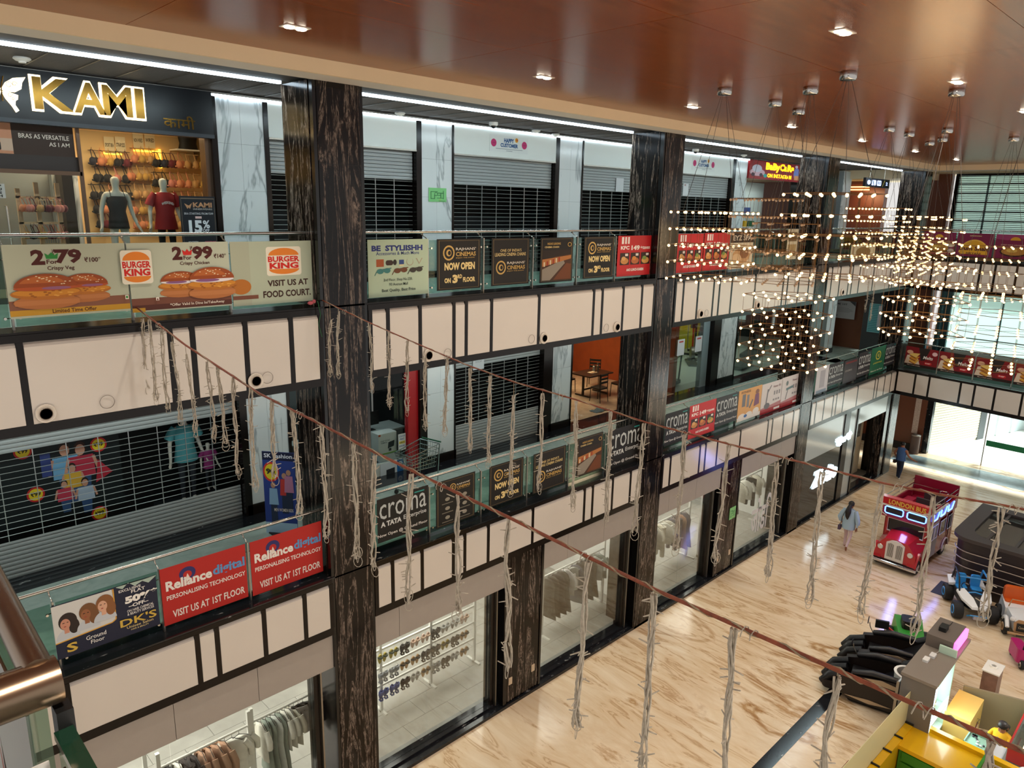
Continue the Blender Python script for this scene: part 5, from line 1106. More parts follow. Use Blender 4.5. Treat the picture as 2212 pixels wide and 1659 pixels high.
# ------------------------------------------------------------------ first floor: fashion shop behind the wide shutter
s = wallsheet(FY(-60, 1000, 3.8).x, FY(100, 1125, 3.8).z, FY(262, 1000, 3.8).x, FY(100, 925, 3.8).z, 3.8, '10181a', t=.02)
def px2(s, px, py): p = FY(px, py, 3.8); d = p - s.o; return d.dot(s.u) / s.w, d.dot(s.v) / s.h
def fig(px, py, hgt, top, hair='2a1d16', skin='c9937a', low='35507a'):
    x, y = px2(s, px, py); k = hgt; ar = s.w / s.h
    s.poly([(x - .35 * k / ar, y - 3.2 * k), (x + .35 * k / ar, y - 3.2 * k), (x + .5 * k / ar, y - 1.6 * k), (x - .5 * k / ar, y - 1.6 * k)], low); s.poly([(x - .75 * k / ar, y - 1.9 * k), (x + .75 * k / ar, y - 1.9 * k), (x + .7 * k / ar, y - .5 * k), (x - .7 * k / ar, y - .5 * k)], top)
    s.line([(x - .7 * k / ar, y - .6 * k), (x - .95 * k / ar, y - 1.6 * k)], .18 * k / ar, skin); s.line([(x + .7 * k / ar, y - .6 * k), (x + .95 * k / ar, y - 1.6 * k)], .18 * k / ar, skin)
    s.ell(x, y, .33 * k / ar, .46 * k, hair); s.ell(x, y - .1 * k, .27 * k / ar, .36 * k, skin)
fig(138, 970, .17, '6fa3c8'); fig(172, 968, .17, 'b83246', '3a1f14'); fig(155, 1010, .12, 'd8a83a'); fig(138, 1045, .10, 'c23a50'); fig(183, 1040, .11, 'a9b9cc')
x, y = px2(s, 100, 1000); s.rect(x - .04, y - .15, x + .03, y + .1, '33407a'); x, y = px2(s, 225, 1015); s.poly([(x - .07, y - .12), (x + .06, y - .03), (x - .04, y + .14)], 'b8283a')
for (px, py) in ((77, 1068), (212, 960), (48, 975), (215, 1108)):
    x, y = px2(s, px, py); r = .062; ar = s.w / s.h; s.ell(x, y, r, r * ar, 'c22a2a'); s.ell(x, y, r * .78, r * .78 * ar, 'e2c52a'); s.text('₹99', x - r * .55, y - r * .25 * ar, x + r * .55, y + r * .35 * ar, '2a241a', .04)
s.build('window_poster', label='dark poster of a smiling family with round 99 sale badges behind the shutter', cat='poster')
mannequin((4.93, 4.05, 6.50 - 1.34 / 1.65 * 1.9), 'white mannequin in a teal t-shirt behind the wide shutter', 1.9, 'tee', mat('teal_cotton', '4f9aa2', .8), mat('dark_trousers', '2a3038', .8), 0)
mannequin((5.32, 3.95, 6.15 - 1.0), 'child mannequin in a magenta top behind the wide shutter', 1.0, 'tee', mat('magenta_cotton', '8a2a6a', .8), mat('dark_trousers', '2a3038', .8), 0)
MB().box(4.4, 3.8, S1, 5.65, 4.5, 4.95).build('window_plinth', mat('dim_plinth', '2c3234', .6), label='dark plinth under the mannequins behind the wide shutter', cat='plinth')
# SK Fashion standee
u = Vector((.62, -.78, 0)); s = Sheet(Vector((5.68, 2.35, S1)), u, (0, 0, 1), .62, 1.62, '2b3f8a', t=.02)
s.rect(0, .90, 1, 1, '15183a'); s.text('SK Fashion', .06, .93, .94, .98, 'e6e6f0', .02); s.ell(.26, .76, .25, .12, 'd83a2a'); s.ell(.26, .76, .2, .095, 'e6cf2c'); s.text('90', .10, .73, .38, .80, '2a241a', .05); s.rect(.0, .0, 1, .14, 'a8c4dc')
for cx, cy, c in ((.3, .5, '8fb0d0'), (.66, .62, 'c23a36'), (.8, .66, 'b87a9a')): s.poly([(cx - .15, cy - .14), (cx + .15, cy - .14), (cx + .12, cy + .06), (cx - .12, cy + .06)], c); s.rect(cx - .1, cy - .36, cx + .1, cy - .14, '26304a'); s.ell(cx, cy + .1, .075, .035, 'b98a70')
s.text('MEN WOMEN KIDS', .3, .28, .9, .32, 'e8d8d0', .01)
o = s.build('sign_board', label='blue SK Fashion standee with a yellow sale badge in the corridor', cat='sign')
MB().box(5.7, 2.05, S1, 6.05, 2.3, S1 + .02).build('foot_plate', M_blackm, o)
# ------------------------------------------------------------------ first floor: copy and printer shop
wk = thing('window_41', None, None, kind='structure'); MB().box(6.76, 3.46, S1 + .3, 9.72, 3.472, 7.6).build('pane', M_shop_glass, wk)
MB().box(6.76, 3.44, S1, 9.72, 3.5, S1 + .3).build('low_wall', mat('pale_plinth', 'c6cdc6', .5), wk)
MB().box(9.73, 3.36, S1, 10.02, 3.5, 7.96).build('wall_red_pier', mat('red_laminate', 'a8161c', .35), kind='structure')
MB().box(6.76, 5.9, S1, 10.4, 6.0, 7.6).build('wall_copy_shop', mat('dim_grey_wall', '4a5252', .7), kind='structure')
r = thing('shop_counter', 'pale counter with computers inside the copy shop', 'counter', (8.6, 4.1, S1)); MB().box(-1.2, 0, 0, 1.5, .6, .8).build('counter_body', mat('counter_grey', '8f9a98', .5), r); MB().box(-1.25, -.05, .8, 1.55, .65, .84).build('counter_top', mat('counter_top', 'b5bdb9', .4), r)
r = thing('computer_monitor', 'dark monitor on the copy shop counter', 'monitor', (9.3, 4.3, S1 + .84)); MB().box(-.25, 0, .12, .25, .03, .45).build('screen', M_blackm, r); MB().cyl((0, .02, 0), (0, .02, .14), .025, n=8).box(-.12, -.06, 0, .12, .1, .015).build('stand', M_blackm, r)
r = thing('office_printer', 'black printer on the copy shop counter', 'printer', (8.2, 4.3, S1 + .84)); MB().rbox(-.25, -.15, 0, .25, .2, .28, .03).build('printer_body', M_blackm, r); MB().box(-.18, -.28, .08, .18, -.15, .1).build('paper_tray', mat('dark_grey_plastic', '33363a', .5), r)
r = thing('office_chair', 'black office chair behind the copy shop counter', 'chair', (7.4, 4.6, S1)); MB().rbox(-.22, -.22, .45, .22, .22, .52, .05).build('seat', M_blackm, r); MB().rbox(-.22, .18, .6, .22, .24, 1.15, .05, axis='y').build('backrest', M_blackm, r); MB().cyl((0, 0, .08), (0, 0, .45), .03, n=8).build('gas_post', M_steel_d, r); 
for i in range(5): MB().tube([(0, 0, .1), (.25 * cos(i * 1.2566), .25 * sin(i * 1.2566), .04)], .018, 5).build('leg', M_blackm, r)
def carton(x0, x1, z0, z1, Y, d, base, deco, lab):
    r = thing('carton', lab, 'box', (x0, Y, z0)); MB().box(0, .002, 0, x1 - x0, d, z1 - z0).build('box_body', pc(base), r)
    s = Sheet((0, 0, 0), (1, 0, 0), (0, 0, 1), x1 - x0, z1 - z0, base, t=.002); deco(s); s.build('printed_front', parent=r)
bz = 4.96
def d1(s): s.text('POINT OF SALE', .12, .62, .62, .69, '4a5056', .01); s.text('TERMINAL', .12, .53, .48, .60, '4a5056', .01); s.poly([(.50, .25), (.85, .32), (.88, .6), (.54, .55)], '2a2f33'); s.rect(.55, .12, .7, .25, '3a3f44'); s.rect(0, 0, 1, .06, '7ab04a'); s.rect(0, .9, .12, 1, 'c0562e')
def d2(s): s.rect(.72, 0, 1, 1, '2566a8'); s.ell(.86, .75, .1, .14, 'e8ecf0'); s.text('hp', .80, .68, .92, .84, '2566a8', .04); s.poly([(.25, .25), (.62, .30), (.62, .65), (.25, .6)], '2c3034'); s.rect(0, 0, .72, .1, '3a7ab8')
carton(9.02, 9.52, 5.12, 5.62, 3.54, .3, 'd8dcd8', d1, 'white POINT OF SALE TERMINAL carton in the copy shop window'); carton(9.02, 9.60, 4.97, 5.11, 3.52, .34, 'c9d2d6', lambda s: None, 'flat white carton under the terminal carton'); carton(8.86, 9.58, 4.62 + .34, 4.97, 3.50, .02, 'b0bcc4', lambda s: None, 'narrow shelf edge board in the copy shop window')
s = wallsheet(8.98, 4.52, 9.62, 4.95, 3.425, 'cfd8dc'); d2(s); s.build('printer_carton', label='blue and white printer carton front low in the copy shop window', cat='box')
s = wallsheet(9.50, 5.16, 9.71, 5.56, 3.44, 'cdd2cc'); s.text('COLOUR', .1, .80, .9, .92, '33508a', .02); s.text('PRINT', .2, .62, .8, .74, '33508a', .02); s.rect(.1, .40, .9, .56, 'd8c83a'); s.text('XEROX', .15, .43, .85, .53, '33405a', .03); s.text('AVAILABLE', .1, .22, .9, .32, '33508a', .01); s.build('notice_sheet', label='COLOUR PRINT XEROX AVAILABLE notice in the copy shop window', cat='notice')
lamp('copy_shop_lamp', 'AREA', (8.4, 4.2, 7.5), 20, (.8, .95, 1), size=1.2, to=(8.4, 4.2, 5))
# shopping cart in the corridor
r = thing('shopping_cart', 'chrome wire shopping cart parked in the first floor corridor', 'cart', (9.15, 2.25, S1), radians(12)); ch = mat('chrome_wire', '9fb0ae', .2, 1.0)
def wire(pts, rr=.006): return MB().tube(pts, rr, 5)
top = [(-.45, -.24, .92), (.42, -.28, 1.0), (.42, .28, 1.0), (-.45, .24, .92)]; bot = [(-.35, -.18, .55), (.36, -.22, .48), (.36, .22, .48), (-.35, .18, .55)]
b = MB()
for lv in range(6):
    t = lv / 5; ring = [tuple(Vector(top[i]).lerp(Vector(bot[i]), t)) for i in range(4)]; b.tube(ring, .006 if lv else .011, 5, closed=True)
for i in range(4):
    for k in range(9): t = k / 9; b.tube([Vector(top[i]).lerp(Vector(top[(i + 1) % 4]), t), Vector(bot[i]).lerp(Vector(bot[(i + 1) % 4]), t)], .0035, 4)
for k in range(9): t = k / 9; b.tube([Vector(bot[0]).lerp(Vector(bot[1]), t), Vector(bot[3]).lerp(Vector(bot[2]), t)], .0035, 4)
b.build('basket', ch, r, kind='stuff')
MB().tube([(-.5, -.2, .12), (.38, -.26, .16), (.42, -.28, 1.0)], .012, 6).tube([(-.5, .2, .12), (.38, .26, .16), (.42, .28, 1.0)], .012, 6).tube([(-.5, -.2, .12), (-.5, .2, .12)], .012, 6).build('frame', ch, r)
MB().cyl((.48, -.27, 1.02), (.48, .27, 1.02), .018, n=8).build('handle', mat('green_plastic', '1f5a40', .4), r)
for x, y in ((-.48, -.18), (-.48, .18), (.36, -.25), (.36, .25)): MB().cyl((x, y - .015, .055), (x, y + .015, .055), .055, n=12).build('wheel', M_blackm, r)
# ------------------------------------------------------------------ first floor: restaurant
MB().box(15.39, 3.5, S1, 21, 8.8, S1 + .008).build('floor_restaurant', texmat('tan_restaurant_marble', [(0.3, 'a58f78'), (0.6, 'bfaa90'), (0.8, 'd2c2ac')], 2.5, (1, 1, 1), (0, 0, 0), 6, 1.0, rough=.15), kind='structure')
MB().box(15.3, 8.2, S1, 19.6, 8.3, 7.9).build('wall_restaurant_orange', mat('orange_wall', 'd99a3a', .7, var=.06), kind='structure')
MB().box(19.6, 8.15, S1, 21.9, 8.3, 7.9).build('wall_restaurant_cream', mat('tan_wall', 'c9a27a', .7), kind='structure')
MB().box(21.0, 3.6, S1, 21.2, 8.3, 7.9).build('wall_restaurant_wood', mat('red_wood_panel', '8a3c1c', .4, var=.12, vscale=3), kind='structure')
MB().box(17.82, 3.3, S1, 18.0, 3.5, 7.96).build('wall_jamb_restaurant', mat('red_wood_panel', '8a3c1c', .4), kind='structure')
lamp('restaurant_lamp', 'AREA', (18.2, 6.3, 7.55), 120, (1, .78, .48), size=2.2, to=(18.2, 6.3, 5))
M_dkw = mat('dark_table_wood', '2b1d15', .3); M_chr = mat('black_chair', '17130f', .4)
r = thing('dining_table', 'dark rectangular restaurant table with menu and condiments', 'table', (18.75, 5.3, S1)); MB().rbox(-.62, -.42, .72, .62, .42, .76, .03).build('tabletop', M_dkw, r)
for x in (-.45, .45): MB().box(x - .03, -.03, .04, x + .03, .03, .72).box(x - .03, -.32, 0, x + .03, .32, .05).build('leg', M_chr, r)
MB().box(-.45, -.02, .2, .45, .02, .25).build('stretcher', M_chr, r)
def chair(x, y, rz, lab):
    r = thing('dining_chair', lab, 'chair', (x, y, S1 + .008), rz, 'restaurant chairs'); MB().rbox(-.21, -.2, .43, .21, .22, .48, .05).build('seat', M_chr, r)
    for sx in (-1, 1): MB().tube([(sx * .19, -.18, .44), (sx * .2, -.2, 0)], .014, 6).build('leg', M_chr, r); MB().tube([(sx * .19, .2, .95), (sx * .19, .2, .45), (sx * .2, .24, 0)], .014, 6).build('leg', M_chr, r)
    for z in (.9, .78, .66): MB().box(-.19, .19, z - .035, .19, .215, z + .03).build('back_slat', M_chr, r)
chair(18.2, 4.55, radians(180), 'black chair at the restaurant table, nearest the marble pilaster'); chair(19.2, 4.5, radians(180), 'black chair at the restaurant table, in front near the wood wall'); chair(18.35, 6.05, 0, 'black chair behind the restaurant table'); chair(19.7, 6.0, radians(-60), 'black chair at the far end of the restaurant table'); chair(17.0, 6.3, radians(70), 'black chair at the hidden table behind the marble pilaster')
for i, (x, c, lab) in enumerate(((18.95, '8a857c', 'steel jar on the restaurant table'), (19.15, '5a4a3a', 'brown bottle on the restaurant table'))):
    r = thing('condiment_jar', lab, 'jar', (x, 5.4, S1 + .76)); MB().lathe([(.05, 0), (.05, .16), (.03, .18), (.03, .24 if i else .19)], n=12).build('jar_body', mat('jar%d' % i, c, .3, .5 if not i else 0), r); MB().lathe([(.035, .19 + .05 * i), (.035, .215 + .05 * i)], n=12).build('lid', M_steel_d, r)
s = Sheet((18.6, 5.2, S1 + .765), (1, 0, 0), (0, 1, 0), .3, .2, 'c9b89a', t=.003); s.rect(.1, .1, .9, .5, '8a5a3a'); s.build('menu_card', label='menu card lying on the restaurant table', cat='menu')
b = MB(); rnd = random.Random(5); n_ = 14
pts = [[(17.0 + i * .05 + .02 * sin(j * 1.7), 3.62 + j * .035 + .03 * sin(i), S1 + .012 + .04 * abs(sin(i * 1.3 + j * .8)) * (1 - abs(i - 7) / 9)) for i in range(n_)] for j in range(10)]
b.add([p for row in pts for p in row], [(j * n_ + i, j * n_ + i + 1, (j + 1) * n_ + i + 1, (j + 1) * n_ + i) for j in range(9) for i in range(n_ - 1)]); b.build('floor_cloth', mat('blue_grey_cloth', '3f5560', .9), smooth=60, label='crumpled blue grey cloth on the restaurant doorstep', cat='cloth')
# ------------------------------------------------------------------ first floor: gym
MB().box(21.2, 3.6, S1, 32, 9, S1 + .008).build('floor_gym', mat('pale_gym_floor', 'b9c4bc', .4), kind='structure')
MB().box(21.2, 8.0, S1, 32.2, 8.1, 7.9).build('wall_gym_yellow', mat('yellow_gym_wall', 'c2b312', .6), kind='structure')
wk = thing('window_42', None, None, kind='structure')
for a, b in ((18.0, 20.5), (20.5, 22.9), (24.56, 27.2), (27.2, 30.0), (30.0, 32.4)): MB().box(a + .01, 3.46, S1 + .06, b - .01, 3.472, 7.6).build('pane', M_shop_glass, wk)
MB().box(22.5, 3.46, S1, 22.92, 3.62, 7.9).build('wall_gym_pier', mat('pale_blue_pier', '9fb2ba', .5), kind='structure')
lamp('gym_lamp', 'AREA', (24, 5.8, 7.55), 60, (.9, 1, .85), shape='RECTANGLE', size=3.5, size_y=1.5, to=(24, 5.8, 5)); lamp('gym_lamp', 'AREA', (29, 5.8, 7.55), 50, (.9, 1, .85), shape='RECTANGLE', size=3.5, size_y=1.5, to=(29, 5.8, 5))
M_gymr = mat('gym_red_steel', 'a8301a', .4); M_gymk = mat('gym_black', '17191b', .4)
def treadmill(x, y, rz, lab):
    r = thing('treadmill', lab, 'treadmill', (x, y, S1 + .008), rz, 'gym machines'); MB().rbox(-.9, -.36, .04, .8, .36, .17, .05).build('deck', M_gymk, r); MB().box(-.8, -.24, .17, .6, .24, .18).build('belt', mat('belt', '22282a', .6), r)
    for s in (-1, 1): MB().tube([(.6, s * .34, .15), (.75, s * .34, 1.25)], .03, 6).build('upright', M_gymk, r); MB().tube([(.75, s * .34, 1.1), (.3, s * .34, 1.0)], .02, 6).build('handrail', M_steel_d, r)
    MB().cbox((.8, 0, 1.3), (.1, .6, .35), rot=Matrix.Rotation(radians(-20), 3, 'Y')).build('console', M_gymk, r)
treadmill(21.6, 4.4, radians(10), 'black treadmill in the gym window beside the second pillar'); treadmill(27.0, 4.4, radians(15), 'black treadmill beyond the gym pilaster'); treadmill(29.6, 5.2, radians(15), 'black treadmill deep in the gym, far bay')
def crosser(x, y, rz, lab):
    r = thing('cross_trainer', lab, 'gym machine', (x, y, S1 + .008), rz, 'gym machines'); MB().lathe([(.28, -.08), (.30, -.06), (.30, .06), (.28, .08)], (0, 0, .4), 20, axis='y').build('flywheel', M_steel_d, r); MB().box(-.7, -.2, 0, .6, .2, .07).build('base_frame', M_gymk, r); MB().tube([(0, 0, .4), (.1, 0, 1.5)], .04, 8).build('mast', M_gymr, r)
    for s in (-1, 1): MB().tube([(.0, s * .2, .5), (.05, s * .22, 1.2), (-.15, s * .24, 1.7)], .018, 6).build('arm_lever', M_steel_d, r); MB().rbox(-.6, s * .15 - .07, .22, -.2, s * .15 + .07, .27, .03).build('pedal', M_gymk, r)
    MB().box(.05, -.12, 1.45, .16, .12, 1.65).build('console', M_gymk, r)
crosser(22.4, 5.6, radians(60), 'cross trainer with steel flywheel behind the gym glass'); crosser(26.0, 6.0, radians(40), 'cross trainer before the yellow gym wall')
def tower(x, y, lab):
    r = thing('weight_tower', lab, 'gym machine', (x, y, S1 + .008), radians(20), 'gym machines')
    for s in (-1, 1): MB().box(s * .5 - .04, -.04, 0, s * .5 + .04, .04, 2.3).build('upright', M_gymr if s > 0 else M_gymk, r)
    MB().box(-.54, -.04, 2.2, .54, .04, 2.3).build('top_beam', M_gymk, r); MB().box(-.54, -.4, 0, -.44, .5, .08).box(.44, -.4, 0, .54, .5, .08).build('foot_beam', M_gymk, r)
    for k in range(8): MB().box(-.18, -.08, .1 + k * .06, .18, .08, .15 + k * .06).build('weight_plate', M_gymk, r)
    MB().tube([(0, 0, .6), (0, 0, 2.2)], .01, 5).build('cable', M_steel_d, r); MB().rbox(-.25, -.5, .45, .25, -.15, .53, .05).build('seat', M_gymk, r)
tower(23.6, 6.6, 'red and black weight tower behind the gym glass, by the pilaster'); tower(28.0, 7.0, 'red and black weight tower before the yellow wall, far bay')
for i, x in enumerate((20.9, 22.0)):
    s = wallsheet(x, 6.0, x + .42, 6.55, 3.44, 'd2d4d6', t=.004); s.rect(.2, .8, .8, .9, 'b8504a'); s.build('notice_sheet', label='white notice sheet on the gym glass, %s from the pillar' % SMALL[i], cat='notice', group='notices on the gym glass')
# passage end on the first floor
MB().box(33.3, 4.3, S1, 36.8, 4.4, 7.9).build('wall_passage_first', M_wood_slat, kind='structure'); MB().box(33.3, 4.25, S1, 36.8, 4.31, S1 + .5).build('baseboard_passage', M_blackm, kind='structure')
s = Sheet((35.05, 4.1, 6.02), (0, -1, 0), (0, 0, 1), .95, .82, 'b9b5b8', t=.03); s.text('MI 10T', .12, .76, .6, .86, '4a484c', .02)
for i, (a, b) in enumerate(((.12, .7), (.12, .85), (.12, .9), (.12, .75))): s.rect(a, .58 - i * .07, b, .60 - i * .07, '8a888c')
s.poly([(.7, 1), (1, 1), (1, .75)], '4a484c'); s.ell(.15, .15, .04, .05, '8a888c'); s.build('wall_board', label='pale MI 10T advertisement board on the wood wall of the far passage', cat='sign')
s = Sheet((33.44, 1.95, 5.78), (0, -1, 0), (0, 0, 1), .55, 1.25, '7fb8bd', t=.05)
for i in range(16): s.rect(.05, .04 + .06 * i, .95, .07 + .06 * i, '4a8a92')
s.rect(.7, .2, .95, .95, 'c9c4cc'); s.build('directory_board', label='pale cyan striped directory board on a dark panel at the far passage', cat='sign')
MB().box(33.52, 1.2, S1, 33.65, 2.2, 7.9).build('wall_directory', mat('dark_grey_panel', '3a3a3c', .5), kind='structure')

# ------------------------------------------------------------------ ground floor shops: racks, clothes, shoes
WF = mat('white_rack_steel', 'e8e6df', .4)
def gmesh(kind, c):
    m = mat('cloth_' + c, c, .9, var=.10, vscale=9); b = MB(); n = 12
    def sheet(prof, th):
        rings = []
        for (z, w2) in prof:
            ring = []
            for k in range(n):
                t = 2 * pi * k / n; fold = .012 * sin(5 * t + z * 7) * (1 if z < 0 else .3)
                ring.append(((th + fold) * cos(t), w2 * sin(t), z))
            rings.append(ring)
        b.loft(rings)
    if kind == 'top':
        sheet([(-.66, .24), (-.4, .23), (-.14, .25), (-.04, .18), (.0, .07)], .035)
        for s in (-1, 1): b.tube([(0, s * .2, -.05), (0, s * .30, -.2), (0, s * .30, -.34)], [.05, .055, .05], 7)
    elif kind == 'trousers':
        for s in (-1, 1): b.tube([(0, s * .10, -.02), (0, s * .11, -.5), (0, s * .12, -.98)], [.09, .075, .07], 8)
        sheet([(-.22, .17), (-.1, .18), (0, .17)], .05)
    elif kind == 'shorts':
        for s in (-1, 1): b.tube([(0, s * .11, -.1), (0, s * .13, -.5)], [.10, .12], 9)
        sheet([(-.2, .2), (-.1, .2), (0, .18)], .06)
    else: sheet([(-1.05, .30), (-.8, .26), (-.45, .2), (-.15, .22), (-.04, .17), (0, .06)], .045)
    b.tube([(0, -.17, -.03), (0, 0, .05), (0, .17, -.03)], .006, 4, mat('hanger_black', '17171a', .4)); b.tube([(0, 0, .05), (0, 0, .10), (0, .02, .13)], .004, 4, MATS['hanger_black'])
    b.mats = [m, MATS['hanger_black']]; nh = 0
    return b
_gm = {}
def garment(kind, c):
    if (kind, c) not in _gm:
        b = gmesh(kind, c)
        cut = len(b.f) - 2 * (4 * 2 + 2)
        b.mi = [0 if i < len(b.f) - 20 else 1 for i in range(len(b.f))]
        _gm[(kind, c)] = b.mesh('garment', None, 60)
    return _gm[(kind, c)]
NM = {'e6e3d8': 'cream', 'cfd3cd': 'pale grey', '8f9a90': 'sage grey', 'b48c72': 'tan', '3a3230': 'dark brown', '24211f': 'black', '4a443c': 'olive brown', 'd8d2c2': 'beige', '6f6a70': 'slate grey', '7fa0c0': 'light blue', 'b9b4b0': 'light grey', '5a5a62': 'charcoal'}
def rack(x0, x1, Y, z, lab, items, grp, posts=True):
    r = thing('clothes_rack', lab, 'clothes rack', (x0, Y, .04)); W = x1 - x0
    MB().cyl((0, 0, z), (W, 0, z), .022, n=8).build('rail', WF, r)
    for x in (0, W): MB().box(x - .03, -.03, 0, x + .03, .03, z + .28).build('upright', WF, r); MB().box(x - .03, -.3, 0, x + .03, .3, .04).build('foot', WF, r)
    n = len(items)
    for i, (kd, c, ang) in enumerate(items):
        inst('garment', garment(kd, c), None, (x0 + .12 + (W - .24) * (i + .5) / n, Y, z + .04 - .13), (0, 0, radians(ang + random.uniform(-8, 8))), label='%s %s hanging %s on %s' % (NM[c], {'top': 'shirt', 'trousers': 'trousers', 'shorts': 'shorts', 'dress': 'dress'}[kd], SMALL[i], grp), cat='garment', group='clothes on ' + grp)
rack(3.0, 4.50, .95, 1.86, 'white clothes rack behind the first shop window, nearest the viewer', [('top', '24211f', 8), ('top', 'e6e3d8', 5), ('trousers', '3a3230', 5), ('top', '3a3230', 0), ('top', 'b48c72', 5), ('top', 'b48c72', 0), ('top', 'b48c72', 8), ('top', 'b48c72', 5), ('top', 'e6e3d8', 60), ('top', 'e6e3d8', 75)], 'the near rack')
rack(4.56, 5.70, .98, 1.86, 'white clothes rack beside the white column of the first shop window', [('top', 'e6e3d8', 5), ('dress', '8f9a90', 0), ('dress', '8f9a90', 5), ('dress', 'cfd3cd', 5), ('dress', '8f9a90', 0), ('top', 'e6e3d8', 5), ('top', 'e6e3d8', 10), ('top', 'd8d2c2', 15), ('shorts', 'b9b4b0', 80), ('shorts', '24211f', 80)], 'the rack by the first column')
rack(1.4, 2.9, 1.3, 1.7, 'white clothes rack with jeans at the bottom edge of the picture', [('top', '7fa0c0', 20), ('trousers', '6f6a70', 40), ('top', '4a443c', 60), ('top', 'e6e3d8', 60)], 'the jeans rack')
rack(12.4, 14.85, 1.4, 1.66, 'white clothes rack with dark dresses in the third shop window', [('dress', '4a443c', 5), ('dress', '4a443c', 0), ('dress', '3a3230', 5), ('dress', '4a443c', 8), ('top', 'b9b4b0', 5), ('top', 'cfd3cd', 70), ('dress', '5a5a62', 10), ('dress', '4a443c', 5), ('dress', '3a3230', 0), ('dress', '4a443c', 8), ('top', 'cfd3cd', 20), ('top', '8f9a90', 20)], 'the dark dress rack')
rack(16.2, 19.1, 1.4, 1.66, 'white clothes rack with trousers in the fourth shop window', [('trousers', 'b9b4b0', 0), ('trousers', 'cfd3cd', 5), ('trousers', '6f6a70', 5), ('trousers', '5a5a62', 0), ('top', 'd8d2c2', 5), ('trousers', 'd8d2c2', 5), ('top', 'e6e3d8', 30), ('top', 'd8d2c2', 20), ('trousers', '6f6a70', 5), ('trousers', '5a5a62', 0), ('dress', 'b48c72', 5), ('dress', '5a5a62', 5)], 'the trouser rack')
rack(20.8, 23.3, 1.2, 1.95, 'white clothes rack with patterned clothes in the fifth shop window', [('top', 'b48c72', 5), ('dress', '5a5a62', 75), ('top', 'd8d2c2', 5), ('top', 'e6e3d8', 10), ('trousers', '24211f', 5), ('top', 'd8d2c2', 5)], 'the patterned rack')
# shoe wall
r = thing('shoe_rack', 'white steel rack with three rows of sandals in the second shop window', 'rack', (6.4, 1.74, .04))
for x in (0.02, 1.34, 2.69, 4.01): MB().box(x - .03, -.03, 0, x + .03, .03, 1.66).build('upright', WF, r); MB().box(x - .03, -.2, 0, x + .03, .25, .04).build('foot', WF, r)
for z in (.62, 1.05, 1.48): MB().box(.0, -.02, z, 4.03, .02, z + .04).build('shelf_rail', WF, r)
def sandal(sole, strap, closed=False):
    b = MB(); n = 14; out = []
    for k in range(n): t = 2 * pi * k / n; out.append((.045 * cos(t) * (1.15 if sin(t) > 0 else .9), .125 * sin(t), 0))
    m1, m2 = mat('sole_' + sole, sole, .7), mat('strap_' + strap, strap, .6)
    b.prism(out, (0, 0, .028), m1)
    for y in ((.06,) if not closed else (.03, .06, .09)): b.tube([(-.05, y, .02), (-.03, y, .06), (0, y, .07), (.03, y, .06), (.05, y, .02)], .022, 6, m2)
    if closed: b.tube([(-.04, -.1, .03), (-.02, -.12, .08), (.02, -.12, .08), (.04, -.1, .03)], .02, 6, m2)
    return b.mesh('sandal', None, 60)
KM = [('olive', sandal('b5a24a', '3c4434')), ('white and grey', sandal('d8d6d0', '8f9298', True)), ('tan', sandal('c49a6a', '2a241e')), ('black', sandal('1e1d1f', '17171a', True)), ('grey', sandal('9a9a98', 'b9b9b6')), ('blue', sandal('2c3c78', '33478a', True)), ('pink beige', sandal('cdb0a0', 'c9a994'))]
order = [[0, 0, 3, 6, 6, 3, 4, 4, 6], [1, 1, 2, 2, 3, 3, 0, 3, 2], [5, 5, 3, 4, 2, 1, 3, 4, 2]]
for row, z in enumerate((1.48, 1.05, .62)):
    for i in range(9):
        nm, me = KM[order[row][i]]; x = 7.95 + i * .285 - .2
        for s in (-1, 1): inst('sandal', me, None, (x + s * .058, 1.69, z + .02 - .12), (radians(100), 0, radians(s * 6)), label='%s sandal, %s of the %s pair on the %s shoe rail' % (nm, 'left' if s < 0 else 'right', SMALL[i], ['top', 'middle', 'bottom'][row]), cat='shoe', group='sandals on the shoe rack')
# hindi word on the fifth shop window
s = wallsheet(21.0, .55, 22.4, 1.75, .266, M_shop_glass, t=.001); s.b = MB(); s.text('जोडि', 0, 0, 1, 1, 'd8d8d6', .02)
o = s.L[0].build('window_lettering', label='large white Hindi lettering on the fifth ground floor shop window', cat='sign')
# ------------------------------------------------------------------ ground floor, last bay: dark display with lit lettering, door, pier
M_dkpanel = mat('dark_gloss_panel', '23282c', .08, spec=.6)
wk = thing('window_45', None, None, kind='structure'); MB().box(24.0, .10, .1, 27.3, .3, 2.35, M_dkpanel).build('dark_panel', parent=wk); MB().box(24.0, .10, 2.35, 27.3, .3, 3.6, mat('reflection_tinted_header', 'b9c6c8', .1, spec=.6)).build('header_panel', parent=wk); MB().box(27.3, .06, 0, 27.75, .34, 3.6).build('post', M_black, wk); MB().box(27.75, .1, 0, 28.5, .3, 3.6, mat('silver_panel', 'a9b4b6', .12, spec=.6)).build('side_panel', parent=wk); MB().box(28.5, .06, 0, 28.62, .34, 3.6).build('post', M_black, wk)  # header's pale blue is reflected light put into the colour of grey panels
MB().box(28.62, .06, 2.9, 31.95, .3, 3.6, mat('reflection_tinted_header', 'b9c6c8', .1)).build('header_panel', parent=wk)
M_ns = noem(mat('white_neon', 'ffffff', .5, emit=3.0, ecol='d8f4ff'))
